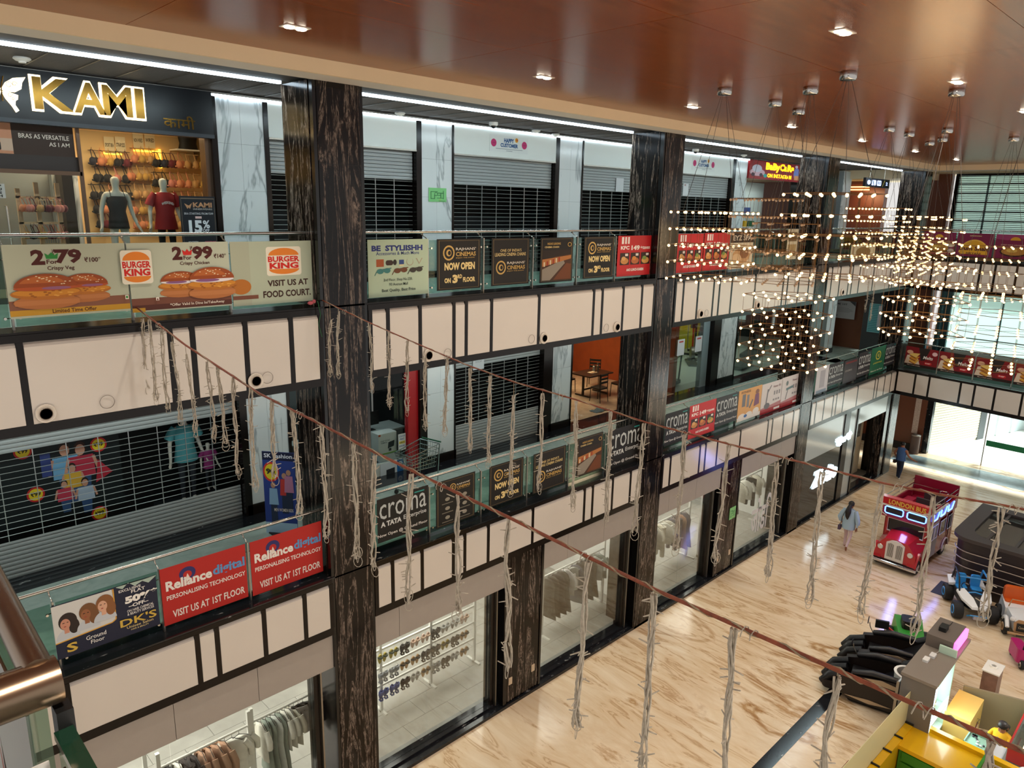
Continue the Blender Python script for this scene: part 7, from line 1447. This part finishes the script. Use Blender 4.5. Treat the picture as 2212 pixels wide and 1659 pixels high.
# ------------------------------------------------------------------ snack stall in yellow and green
YEL = mat('yellow_laminate', 'd9a80e', .25, coat=.3); GRE = mat('green_laminate', '2f7a1c', .35)
def P2(px, py, z): return FZ(px, py, z)
zc = 1.0
q0, q1, q2, q3 = P2(1965, 1557, zc), P2(2052, 1608, zc), P2(2005, 1640, zc), P2(1937, 1602, zc)
qa = P2(1848, 1690, zc); qb = P2(1965, 1551, zc)
cs = thing('snack_counter', 'yellow topped snack stall counter with green cabinets', 'counter', (0, 0, 0))
e1 = Vector((qb.x - qa.x, qb.y - qa.y, 0)).normalized(); e2 = Vector((e1.y, -e1.x, 0))           # along the front, and towards -Y
def sc_(u_, v_, z): return Vector((qa.x, qa.y, 0)) + e1 * u_ + e2 * v_ + Vector((0, 0, z))
Lc = (qb - qa).length
def pbox(b, u0, u1, v0, v1, z0, z1, m=None): return b.prism([sc_(u0, v0, z0), sc_(u1, v0, z0), sc_(u1, v1, z0), sc_(u0, v1, z0)], (0, 0, z1 - z0), m)
b = MB(); pbox(b, -1.2, Lc, 0, .14, .0, 1.02); b.build('front_ledge', YEL, cs)
b = MB(); pbox(b, Lc - .12, Lc, .14, 2.6, 0, 1.06); b.build('back_ledge', YEL, cs)
b = MB(); pbox(b, Lc - .95, Lc - .12, .14, 1.35, .9, .98); b.build('counter_top', YEL, cs)
b = MB(); pbox(b, Lc - .93, Lc - .12, .16, 1.33, 0, .9); b.build('green_cabinet', GRE, cs)
b = MB(); pbox(b, Lc - .96, Lc - .94, .22, .78, .08, .66); b.build('cabinet_door', GRE, cs)
b = MB(); pbox(b, Lc - .96, Lc - .94, .22, 1.28, .70, .88); b.build('drawer_front', GRE, cs)
b = MB(); pbox(b, Lc - .968, Lc - .955, .75, 1.15, .76, .84); b.build('name_strip', mat('brown_strip', '5a2c1c', .4), cs)
b = MB(); pbox(b, Lc - .9, Lc - .1, 1.35, 1.40, .0, 1.12); b.build('green_divider', GRE, cs)
b = MB(); pbox(b, Lc - 1.9, Lc - .12, 1.75, 2.6, .0, .95); b.build('service_block', YEL, cs)
b = MB(); pbox(b, Lc - 1.9, Lc - .12, 1.70, 2.65, .95, 1.0); b.build('service_top', mat('pale_yellow_top', 'd8b640', .25), cs)
b = MB(); pbox(b, Lc - 1.2, Lc - .5, 1.4, 1.75, 0, .5); b.build('gap_floor', GRE, cs)
b = MB()
for k in range(4): u_ = Lc - .25 - .55 * k; pbox(b, u_, u_ + .03, -.01, .15, 1.02, 1.05)
b.build('glass_clips', M_blackm, cs)
# printed menu glass along the front
fs = Sheet(sc_(-1.0, -.02, .55), e1, (0, 0, 1), Lc + .98, 1.15, 'c9c39a', t=.012)
fs2 = thing('menu_glass', 'printed glass menu screen with food discs along the snack stall front', 'sign', (0, 0, 0))
s = Sheet(sc_(Lc, -.015, .85), -e1, (0, 0, 1), Lc + 1.0, .85, 'cfc79a', t=.012)
s.rect(0, 0, .20, 1, '6fa6cc'); s.text('Kids', .02, .72, .18, .88, 'e8eef2', .04); s.text('Corner', .02, .52, .18, .66, 'e8eef2', .04); s.poly([(0, 0), (.2, 0), (.2, .30), (.1, .45), (0, .35)], 'd8a824'); s.rect(.20, 0, .32, 1, 'd8b45a'); s.ell(.26, .35, .05, .2, 'e0c070')
for i in range(6): s.ell(.38 + .09 * i, .62 - .06 * (i % 2), .038, .14, ['7a5a34', '4a6a34', '8a6a3a', '6a4a2a', '5a7a3a', 'a07a3a'][i]); s.ell(.42 + .09 * i, .28, .034, .12, ['a89a74', '5a3a24', '98b07a', '7a5a34', 'c0a05a', '5a6a34'][i])
s.text('HEALTHY PLEASURES', .36, .82, .72, .94, '8a2a1c', .02); s.rect(.84, .55, 1, 1, 'a8242a'); s.text('FRESH', .86, .7, .98, .85, 'e8d8c8', .03)
s.build('menu_print', parent=fs2)
for i, (u_, v_) in enumerate(((Lc - .55, 2.0), (Lc - .85, 2.0), (Lc - 1.15, 2.02), (Lc - .75, 2.42))):
    r = thing('steel_tray', 'small steel tray on the yellow service top, %s from the back ledge' % SMALL[i], 'tray', tuple(sc_(u_, v_, 1.0)), atan2(e1.y, e1.x)); b = MB(); b.rbox(-.11, -.14, 0, .11, .14, .008, .02).build('tray_rim', M_steel, r); MB().rbox(-.08, -.10, .008, .08, .10, .03, .02).build('tray_lid', M_steel, r, smooth=30); MB().tube([(-.03, -.03, .03), (0, 0, .07), (.03, .03, .03)], .008, 5).build('lid_handle', M_steel_d, r)
b = MB(); pbox(b, Lc - .62, Lc - .45, 2.28, 2.44, 1.0, 1.004); b.build('square_well', M_blackm, cs)
r = thing('table_fan', 'small white table fan at the snack stall corner', 'fan', tuple(sc_(Lc - .05, 2.0, 1.06)), 0.0); MB().lathe([(.13, 0), (.13, .02), (.03, .04), (.025, .22)], n=18).build('fan_base', M_white, r, smooth=40); MB().lathe([(.001, -.06), (.10, -.05), (.13, 0), (.10, .05), (.001, .06)], (0, 0, .32), 16, axis='y').build('fan_head', M_white, r, smooth=40); MB().tube([(.135 * cos(2 * pi * k / 18), 0, .32 + .135 * sin(2 * pi * k / 18)) for k in range(18)], .008, 5, closed=True).build('fan_guard', M_steel, r)
b = MB(); pbox(b, Lc, Lc + .7, 1.1, 2.6, 0, .86); tb = b.build('stall_table', mat('pale_grey_table', 'b4b8c0', .4), label='pale grey table between the jewellery stall and the snack counter', cat='table')
p = sc_(Lc + .45, 1.1, .86); r = thing('jewellery_tray', 'mint tray with small jewellery on the stall table', 'tray', tuple(p), atan2(e1.y, e1.x)); MB().box(-.22, -.2, 0, .22, .2, .015).build('tray_base', mat('mint_tray', '8fb8a8', .4), r)
for a in ((-.22, -.2, .22, -.18), (-.22, .18, .22, .2), (-.22, -.2, -.2, .2), (.2, -.2, .22, .2)): MB().box(a[0], a[1], .015, a[2], a[3], .05).build('tray_edge', MATS['mint_tray'], r)
for i in range(8): MB().ball((rnd.uniform(-.12, .12), rnd.uniform(-.12, .12), .03), .025, (1, 1, .6), 7, 5).build('trinket', mat('trinket%d' % (i % 2), ('e6e6ea', '3a3a42')[i % 2], .3, .4), r)
r = thing('desk_mirror', 'small oval mirror standing on the stall table', 'mirror', tuple(sc_(Lc + .62, 1.0, .86)), ang); MB().lathe([(.10, -.01), (.10, .01), (.001, .012)], (0, 0, .2), 18, axis='y', sc=(1, 1)).build('mirror_glass', CHM, r); MB().cyl((0, 0, 0), (0, 0, .1), .01, n=6).lathe([(.06, 0), (.05, .015)], n=12).build('mirror_foot', M_steel_d, r)
# seller seated at the stall
pz = sc_(Lc + 1.12, 1.35, 0); hh3 = 1.55; q = hh3 / 1.65
J = joints(hh3, 1.0, legs={'hipL': (.085, 0, .46), 'knL': (.12, -.38, .50), 'anL': (.12, -.38, .10), 'toeL': (.12, -.52, .04), 'hipR': (-.085, 0, .46), 'knR': (-.12, -.38, .50), 'anR': (-.12, -.38, .10), 'toeR': (-.12, -.52, .04)}, arms={'elL': (.22, -.16, .72), 'wrL': (.10, -.36, .70), 'paL': (.05, -.42, .70), 'elR': (-.22, -.16, .72), 'wrR': (-.10, -.36, .70), 'paR': (-.05, -.42, .70), 'shL': (.165, -.02, .93), 'shR': (-.165, -.02, .93)})
for n_, (y, z) in (('pelvis', (0, .50)), ('waist', (-.01, .66)), ('chest', (-.02, .85)), ('neck', (-.04, 1.0)), ('head', (-.09, 1.09)), ('crown', (-.09, 1.17))): o_ = J[n_]; J[n_] = (o_[0], y * q, z * q) + o_[3:]
def sh_(r):
    MB().ball((0, -.06 * q, 1.14 * q), .10 * q, (1, 1.05, .95), 12, 8).build('hair', HAIR, r, smooth=60); MB().tube([(0, .03 * q, 1.12 * q), (0, .10 * q, 1.06 * q), (0, .11 * q, .95 * q)], [.05, .06, .02], 9).build('ponytail', HAIR, r, smooth=60)
def se_(r):
    MB().loft([oval((0, -.03 * q, .99 * q), .08 * q, .07 * q), oval((0, -.02 * q, .94 * q), .18 * q, .11 * q), oval((0, -.02 * q, .75 * q), .18 * q, .14 * q), oval((0, 0, .5 * q), .22 * q, .19 * q)], caps=False).build('yellow_kurta', mat('yellow_cotton', 'd8a412', .8), r, smooth=60)
    face_parts(r, hh3, SKIN2, z=1.085, y=-.18)
person('person', 'seated seller in a yellow top bending over the stall table', (pz.x, pz.y, .0), ang + radians(250), J, [SKIN2, mat('yellow_cotton', 'd8a412', .8), mat('olive_trousers', '6a5c34', .8)], mkind(1, 2, 0, 1, 0), sh_, se_, hh3)
r = thing('stool', 'low stool under the seated seller', 'stool', (pz.x, pz.y, 0)); MB().lathe([(.17, .36), (.18, .38), (.18, .40), (.001, .40)], n=16).build('seat', M_blackm, r)
for k in range(4): MB().cyl((.12 * cos(k * pi / 2), .12 * sin(k * pi / 2), .36), (.15 * cos(k * pi / 2), .15 * sin(k * pi / 2), 0), .012, n=6).build('leg', M_steel_d, r)
# display counter at the picture edge with packets and jars
p0 = P2(2140, 1600, 1.0); ec = thing('snack_display', 'lit snack display counter at the picture edge', 'counter', (p0.x + .3, p0.y - .5, 0), ang)
MB().box(-.5, -.7, 0, 2.2, .2, .85).build('counter_body', mat('mint_counter', 'c4d8c0', .5), ec); MB().box(-.55, -.75, .85, 2.25, .25, .89).build('counter_top', mat('grey_counter', '6a6c6a', .4), ec); MB().box(-.5, -.1, .9, .9, .2, 1.25).build('glass_case', M_shop_glass, ec); MB().box(-.5, -.1, .9, .9, -.06, .93).box(-.5, .17, 1.22, .9, .2, 1.25).box(-.52, -.1, .9, -.5, .2, 1.25).build('case_frame', mat('red_frame', 'b02a2c', .4), ec)
MB().cyl((-.48, -.02, 1.2), (.88, -.02, 1.2), .015, n=6).build('case_light', noem(TLW), ec)
pos = Matrix.Translation((p0.x + .3, p0.y - .5, 0)) @ Matrix.Rotation(ang, 4, 'Z')
i = 0
for gx in range(9):
    for gy in range(3):
        c = ['d98a2a', 'c9742a', 'd8d6d0', 'e0a84a', 'b9c4c4'][(gx + gy * 2) % 5]; z = .905 if gx < 5 else .905
        q_ = pos @ Vector((-.4 + gx * .27, -.55 + gy * .2 if gx > 4 else -.5 + gy * .17, .89)); o = inst('snack_packet', MB().rbox(-.10, -.07, 0, .10, .07, .10, .04, axis='y').mesh('snack_packet', mat('packet_' + c, c, .3)), None, tuple(q_), (0, 0, ang + rnd.uniform(-.5, .5)), label='%s snack packet on the edge display counter, row %s, place %s' % ({'d98a2a': 'orange', 'c9742a': 'brown', 'd8d6d0': 'white', 'e0a84a': 'golden', 'b9c4c4': 'grey'}[c], ['one', 'two', 'three'][gy], SMALL[gx]), cat='packet', group='packets on the snack display'); i += 1
lamp('snack_lamp', 'AREA', tuple(pos @ Vector((.6, -.3, 2.2))), 16, (1, .95, .85), size=.6, to=tuple(pos @ Vector((.6, -.3, 0))))
b = MB().box(-.5, .25, 0, 1.5, .3, .9); o = b.build('screen_panel', mat('taupe_panel', '8a8068', .5), label='taupe low partition beside the pale yellow cabinet', cat='partition'); o.matrix_world = Matrix.Translation(tuple(sl(Lg * 1.0, -.9, 0))) @ Matrix.Rotation(ang - radians(70), 4, 'Z')
for k, (dx, dy) in enumerate(((0, 0), (.14, .03))):
    r = thing('slipper', 'pink slipper on the stall floor, %s of the pair' % SMALL[k], 'shoe', tuple(sl(Lg * .62 + dx, -1.15 + dy, 0.002)), ang + .3, 'pink slippers in the stall'); out = [(.05 * cos(2 * pi * j / 14), .13 * sin(2 * pi * j / 14), 0) for j in range(14)]; MB().prism(out, (0, 0, .025)).build('sole', mat('pink_sole', 'b0726a', .7), r); MB().tube([(-.05, .04, .02), (0, .05, .07), (.05, .04, .02)], .03, 7).build('strap', mat('pink_strap', 'a8645e', .6), r)
p = P2(2195, 1430, .0); r = thing('toy_scooter', 'magenta toy scooter with black handlebar at the picture edge', 'scooter', (p.x, p.y, 0), radians(30)); MB().rbox(-.3, -.12, .15, .3, .12, .5, .08).build('body', mat('magenta_plastic', 'b01a6a', .3), r); MB().tube([(-.25, 0, .5), (-.32, 0, .85)], .025, 6).build('stem', M_blackm, r); MB().tube([(-.32, -.25, .88), (-.32, .25, .88)], .02, 6).build('handlebar', M_blackm, r); wheel(None, -.3, 0, .12, .12, .08, M_steel_d, r); wheel(None, .3, 0, .12, .12, .08, M_steel_d, r)
p = P2(2135, 1440, .9); r = thing('tissue_stand', 'white and brown stand with a tape roll beyond the stall', 'stand', (p.x, p.y - .1, 0), ang); MB().box(-.25, -.15, 0, .25, .15, .9).build('stand_body', mat('brown_panel_print', '8a6a5c', .5, var=.2), r); MB().box(-.27, -.17, .9, .27, .17, .93).build('stand_top', M_white, r); MB().lathe([(.05, .93), (.08, .93), (.08, .98), (.05, .98), (.05, .93)], n=16).build('tape_roll', M_white, r)
# ------------------------------------------------------------------ ropes with unlit string lights across the atrium
M_rope = mat('orange_red_rope', '7a3a22', .6, var=.3, vscale=30); M_wire = mat('cream_fairy_wire', '8f8168', .6, var=.25, vscale=40); M_wire2 = mat('pale_fairy_wire', 'aca394', .6, var=.2, vscale=40)
def rope(pts, rad, label, seed):
    r = thing('support_rope', label, 'rope', tuple(pts[0])); o = Vector(pts[0]); rnd = random.Random(seed); P = []
    for a, b in zip(pts[:-1], pts[1:]):
        for k in range(6): P.append(Vector(a).lerp(Vector(b), k / 6) - o)
    P.append(Vector(pts[-1]) - o)
    MB().tube(P, rad, 6).build('main_rope', M_rope, r)
    t2 = []
    for i, p in enumerate(P): a = i * 1.9; t2.append(p + Vector((rad * 1.2 * cos(a), 0, rad * 1.2 * sin(a))))
    MB().tube(t2, rad * .5, 5).build('twisted_cable', M_wire, r)
    k2 = MB()
    for i in range(3, len(P) - 3, 13):
        c = P[i]; k2.tube([c + Vector((.02 * cos(a * .8), .05 * (a / 8 - .5), -.015 + .035 * sin(a * .8))) for a in range(14)], .003, 4)
    k2.build('wire_tangles', M_wire2, r, kind='stuff')
    return r
def strand(top, length, label, group, seed, wires=4, rad=.012, m=None, hang=0.0, loop=True):
    rnd = random.Random(seed); r = thing('fairy_light_strand', label, 'string light', tuple(top), 0.0, group)
    if hang > .02: MB().tube([(0, 0, .0), (0.004, 0, -hang)], .003, 4).build('hanging_cord', M_wire, r)
    b = MB(); n = max(8, int(length / .045)); spread = rad
    sway = rnd.uniform(-.03, .03); sw2 = rnd.uniform(-.02, .02)
    def axis(t): return Vector((sway * sin(t * 2.6) + sw2 * t, .5 * sway * sin(t * 3.7 + 1), -hang - length * t))
    for w_ in range(wires):
        ph = rnd.uniform(0, 6.28); sp = rnd.choice((-1, 1)) * rnd.uniform(6, 12); P = []
        for i in range(n + 1):
            t = i / n; q = spread * (0.6 + .5 * rnd.random()) * (1.5 if t > .85 and loop else 1); P.append(axis(t) + Vector((q * cos(ph + sp * t), q * sin(ph + sp * t), 0)))
        b.tube(P, .0062, 4)
    if loop:
        for k in range(3):
            c = axis(1.0 - .04 * k); a0 = rnd.uniform(0, 6.28); rr = rnd.uniform(.02, .045); b.tube([c + Vector((rr * cos(a) * cos(a0), rr * cos(a) * sin(a0), -.03 + rr * 1.4 * sin(a))) for a in [6.28 * i / 10 for i in range(10)]], .003, 4, closed=True)
    b.build('twisted_wires', m or M_wire2, r)
    s = MB()
    for i in range(int(length / .045)):
        t = rnd.random(); c = axis(t); a = rnd.uniform(0, 6.28); d = Vector((cos(a), sin(a), rnd.uniform(-.5, .6))).normalized(); s.cyl(c + d * spread * .6, c + d * (spread + rnd.uniform(.03, .06)), .0048, .0035, 4)
    s.build('tiny_bulbs', m or M_wire2, r, kind='stuff')
    return r
# lower rope: X ~ 3.12 all the way across
XA = 3.12
def PA(px, py): return FX(px, py, XA)
ra = [PA(292, 662), PA(400, 745), PA(560, 850), PA(700, 920), PA(806, 975), PA(990, 1066), PA(1100, 1118), PA(1272, 1204), PA(1420, 1276), PA(1592, 1352), PA(1812, 1449), PA(1960, 1514), PA(2100, 1575), PA(2225, 1630)]
rope(ra, .011, 'orange rope strung from the balcony below the burger banners across the atrium', 1)
ROPE_A = [(292, 662), (400, 745), (560, 850), (700, 920), (806, 975), (990, 1066), (1100, 1118), (1272, 1204), (1420, 1276), (1592, 1352), (1812, 1449), (1960, 1514), (2100, 1575), (2225, 1630)]
ROPE_B = [(695, 648), (800, 698), (900, 742), (1005, 787), (1110, 825), (1240, 862), (1395, 912), (1485, 936), (1585, 962), (1690, 988), (1790, 1014), (1910, 1044), (2030, 1068), (2170, 1092), (2230, 1104)]
def rope_y(R, x):
    for (a, b), (c, d) in zip(R[:-1], R[1:]):
        if a <= x <= c: return b + (d - b) * (x - a) / (c - a)
    return R[-1][1]
SA = [(306, 688, 838), (322, 690, 864), (349, 703, 880), (370, 738, 905), (400, 765, 934), (447, 782, 945), (470, 793, 960), (503, 800, 1010), (540, 832, 1048), (587, 852, 1020), (632, 880, 1102), (694, 918, 1158), (764, 958, 1205), (806, 982, 1228), (886, 1022, 1300), (987, 1072, 1322), (1097, 1120, 1440), (1270, 1212, 1568), (1415, 1284, 1655), (1590, 1360, 1720), (1810, 1462, 1740), (2140, 1600, 1800)]
for i, (px, y0, y1) in enumerate(SA):
    p = PA(px, y0); pr = PA(px, rope_y(ROPE_A, px)); HG = max(0, pr.z - p.z)
    # length down to the photo row y1 along the vertical through p
    best = 9; L = .8
    for k in range(20, 220):
        z = p.z - k * .01; v = Vector((p.x, p.y, z)) - CAM; c = Vector((AX.x * v.x + AY.x * v.y + AZ.x * v.z, AX.y * v.x + AY.y * v.y + AZ.y * v.z, AX.z * v.x + AY.z * v.y + AZ.z * v.z)); yy = PPY + FPX * c.y / c.z
        if abs(yy - y1) < abs(best): best = yy - y1; L = k * .01
        if yy > y1: break
    strand(pr, L, 'grey strand of unlit fairy lights, %s from the facade on the lower rope' % SMALL[i], 'fairy light strands on the lower rope', 100 + i, wires=7 if px > 1000 else 5, rad=.019 if px < 1200 else .017, loop=True, hang=HG)
XBR = 5.72
def PB(px, py): return FX(px, py, XBR)
rb = [PB(695, 648), PB(800, 698), PB(900, 742), PB(1005, 787), PB(1110, 825), PB(1240, 862), PB(1395, 912), PB(1485, 936), PB(1585, 962), PB(1690, 988), PB(1790, 1014), PB(1910, 1044), PB(2030, 1068), PB(2170, 1092), PB(2230, 1104)]
rope(rb, .009, 'orange rope strung from the first pillar across the atrium', 2)
SB = [(712, 690, 805, 0), (730, 672, 810, 0), (798, 695, 838, 0), (840, 712, 872, 0), (880, 735, 886, 0), (917, 768, 922, 0), (966, 768, 928, 0), (1016, 795, 970, 0), (1058, 812, 998, 0), (1110, 855, 1058, 12), (1172, 850, 1055, 22), (1246, 866, 1095, 0), (1320, 884, 1122, 0), (1391, 915, 1148, 0), (1480, 940, 1182, 0), (1572, 962, 1208, 0), (1682, 1000, 1242, 0), (1780, 1020, 1296, 0), (1905, 1048, 1322, 0), (2022, 1075, 1368, 0), (2168, 1098, 1330, 0)]
def drop(p, y1):
    L = .6
    for k in range(10, 300):
        v = Vector((p.x, p.y, p.z - k * .01)) - CAM; cy = AX.y * v.x + AY.y * v.y + AZ.y * v.z; cz = AX.z * v.x + AY.z * v.y + AZ.z * v.z; L = k * .01
        if PPY + FPX * cy / cz > y1: break
    return L
for i, (px, y0, y1, hg) in enumerate(SB):
    p = PB(px, y0); pr = PB(px, rope_y(ROPE_B, px)); strand(pr, drop(p, y1), 'grey strand of unlit fairy lights, %s from the first pillar on the upper rope' % SMALL[i], 'fairy light strands on the upper rope', 200 + i, wires=5, rad=.020, hang=max(0, pr.z - p.z))
# two strands hanging from the far ropes near the last bay
for i, (px, y0, y1) in enumerate(((1878, 605, 668), (1890, 612, 690))):
    p = FX(px, y0, 24.0); strand(p, drop(p, y1), 'short fairy light strand hanging before the far bay, %s of two' % SMALL[i], 'far fairy light strands', 300 + i, wires=3, rad=.02)
r = thing('rope_knot', 'pink and green cord ends tied by the first pillar', 'cord', (5.6, -.05, 9.3)); MB().tube([(0, 0, 0), (.03, -.02, -.2), (-.01, -.02, -.35), (.04, -.02, -.55)], .006, 5).build('green_cord', mat('green_cord', '1f5a34', .6), r); MB().ball((-.12, 0, -.02), .035, (1.4, .8, .8), 8, 6).ball((-.06, 0, 0), .03, (1, .8, 1), 8, 6).build('pink_knot', mat('pink_cloth_knot', 'a8505a', .8), r)
# ------------------------------------------------------------------ chandeliers: canopies, cables, hexagon tiers of warm bulbs
M_can = mat('chrome_canopy', 'b9b6b2', .12, 1.0); M_brass = mat('brass_wire', '6a4a26', .4, .7); M_cable = mat('thin_cable', '4a4440', .5)
M_bulb = noem(mat('warm_bulb', 'fff0d0', .5, emit=4.0, ecol='ffcf8a')); M_off = mat('unlit_bulb', 'b59a80', .3)
CH = [(10.97, -3.46, 10.74, .27, .82, 1, 'nearest the viewer over the balcony'), (12.63, -3.47, 10.98, .30, .74, 0, 'unlit, behind the first one'), (11.67, -4.53, 9.42, .28, .80, 1, 'hanging low before the gym'), (10.78, -5.46, 11.02, .29, .78, 1, 'long one over the third pillar'), (13.2, -6.13, 9.95, .27, .74, 1, 'hanging low before the far corner'),
      (13.9, -3.3, 10.55, .28, .78, 0, 'unlit, behind the long one'), (17.75, -3.57, 10.90, .27, .80, 1, 'first of the far cluster'), (19.09, -3.54, 10.35, .27, .80, 1, 'second of the far cluster'), (21.63, -3.21, 10.75, .27, .80, 1, 'fourth of the far cluster'), (20.75, -3.76, 10.15, .27, .80, 1, 'third of the far cluster'), (18.69, -4.45, 10.70, .27, .80, 1, 'fifth of the far cluster'), (21.45, -5.11, 10.05, .32, .82, 1, 'over the biryani posters')]
pf = FD(2150, 735, 12.6); CH.append((pf.x, pf.y, 9.45, .30, .80, 1, 'hanging low at the picture edge'))
bulb_ = MB().ball((0, 0, 0), .024, (1, 1, 1.0), 7, 5)
for i, (x, y, zt_, sp, R_, on, where) in enumerate(CH):
    r = thing('chandelier', ('tiered chandelier of small warm bulbs, ' if on else 'tiered chandelier with dark bulbs, ') + where, 'chandelier', (x, y, CZ), radians([15, 38, 61, 52, 33, 22, 9, 33, 51, 71, 20, 44, 12][i]), 'tiered bulb chandeliers')
    MB().lathe([(.001, 0), (.11, 0), (.115, -.02), (.115, -.09), (.10, -.11), (.001, -.115)], n=20).build('canopy', M_can, r, smooth=40)
    for k in range(4):
        a = pi / 4 + k * pi / 2; MB().tube([(.05 * cos(a), .05 * sin(a), -.11), (R_ * .7 * cos(a), R_ * .7 * sin(a), zt_ - CZ)], .004, 4).build('cable', M_cable, r)
    pts = []
    st_ = R_ / 2.3
    for a in range(-3, 4):
        for b_ in range(-3, 4):
            px_, py_ = (a + b_ * .5) * st_, b_ * .866 * st_
            if max(abs(a), abs(b_), abs(a + b_)) <= 2: pts.append((px_, py_))
    vt = MB()
    for (u_, v_) in pts: vt.cyl((u_, v_, zt_ - CZ), (u_, v_, zt_ - CZ - 4 * sp), .0028, n=4, caps=False)
    vt.build('drop_wires', M_brass, r, kind='stuff')
    for lv in range(5):
        z = zt_ - CZ - lv * sp; hexp = [(2 * st_ * cos(k * pi / 3), 2 * st_ * sin(k * pi / 3), z) for k in range(6)]
        fr = MB().tube(hexp, .0055, 5, closed=True)
        for k in range(3): fr.tube([hexp[k], hexp[k + 3]], .004, 4)
        tr_ = fr.build('tier_frame', M_brass, r)
        bb = MB()
        for (u_, v_) in pts: bb.merge(bulb_, Matrix.Translation((u_, v_, z - .02)))
        bb.build('bulbs', M_bulb if on else M_off, tr_, kind='stuff')
# warm light the lit tiers give off
for (x, y, z) in ((11.3, -4.2, 9.9), (19.4, -3.9, 9.9), (13.2, -6.1, 9.3)): lamp('chandelier_glow', 'POINT', (x, y, z), 60, (1, .72, .42), shadow_soft_size=.7)
# ------------------------------------------------------------------ railing corner in front of the viewer
fgr = thing('glass_railing', 'blurred near railing corner with stainless rail and posters, beside the viewer', 'railing', (.105, -9.285, 9.2)); 
M_rail_n = mat('near_steel_rail', '8a7560', .25, .9); M_green_edge = glass('green_glass_edge', (120, 190, 150), .05, .6)
zR = 1.10
MB().cyl((0, 0, zR), (.02, 1.6, zR), .014, n=16).build('side_rail', M_rail_n, fgr, smooth=60)
MB().cyl((.015, 0, zR - .012), (-.75, 0, zR - .012), .022, n=16).build('front_rail', M_rail_n, fgr, smooth=60)
MB().box(-.125, -.012, .0, -.045, .012, zR - .03).build('post', mat('near_post_steel', '8f8683', .35, .6), fgr)
MB().box(.004, -.9, .0, .016, -.02, zR - .06).build('pane', glass('near_glass', (215, 232, 222), .02, .5), fgr)
MB().box(.002, -.9, zR - .06, .018, -.02, zR - .052).build('glass_edge', mat('green_glass_edge_solid', '173a2a', .15), fgr)
MB().box(-.004, .02, .0, .006, 1.6, zR - .05).build('pane', glass('near_glass', (215, 232, 222), .02, .5), fgr)
MB().box(-.8, .004, .0, -.13, .014, zR - .07).build('pane', glass('near_glass', (215, 232, 222), .02, .5), fgr)
MB().box(.006, -.02, zR - .075, .02, .0, zR - .035).build('rubber_end', M_blackm, fgr)
s = Sheet((.105 - .006, -9.28 + 1.5, 9.2 + .05), (0, -1, 0), (0, 0, 1), 1.44, .97, 'd6dcd8', t=.003)
s.rect(.25, .0, .78, .96, '24262c'); s.text('Dr. Rd.', .34, .62, .74, .80, 'c9ccd0', .01, .2); s.text('Hair & Skin', .34, .40, .74, .54, 'c9ccd0', 0, .2); s.poly([(.84, .84), (.95, .3), (.84, .2)], 'c2502e'); s.poly([(.85, .78), (.925, .34), (.85, .26)], '5a9a3a'); s.rect(.1, .1, .2, .9, '4a6a9a')
s.build('railing_poster', label='white and dark poster on the near side railing in the lower picture corner', cat='poster')
s = Sheet((.105 + .003, -9.28 - .04, 9.2 + .02), (0, -1, 0), (0, 0, 1), .84, 1.0, 'd9dcd6', t=.002)
s.rect(.05, .0, .12, .9, '2a2c2e'); s.build('railing_poster', label='pale poster behind the green edged near glass', cat='poster')
s = Sheet((.105 - .045, -9.275, 9.2), (1, 0, 0), (0, 0, 1), .045, 1.0, 'e0ddd8', t=.002); s.rect(0, .5, 1, .75, 'b58a86'); s.rect(0, .2, .8, .5, '8a7466'); s.rect(.1, .0, .9, .2, 'c2402e'); s.build('railing_poster', label='narrow sliver of a printed poster beside the near steel post', cat='poster')
MB().box(-6, -14, 8.8, .25, -9.2, 9.195).build('floor_near_balcony', M_tile1, kind='structure')
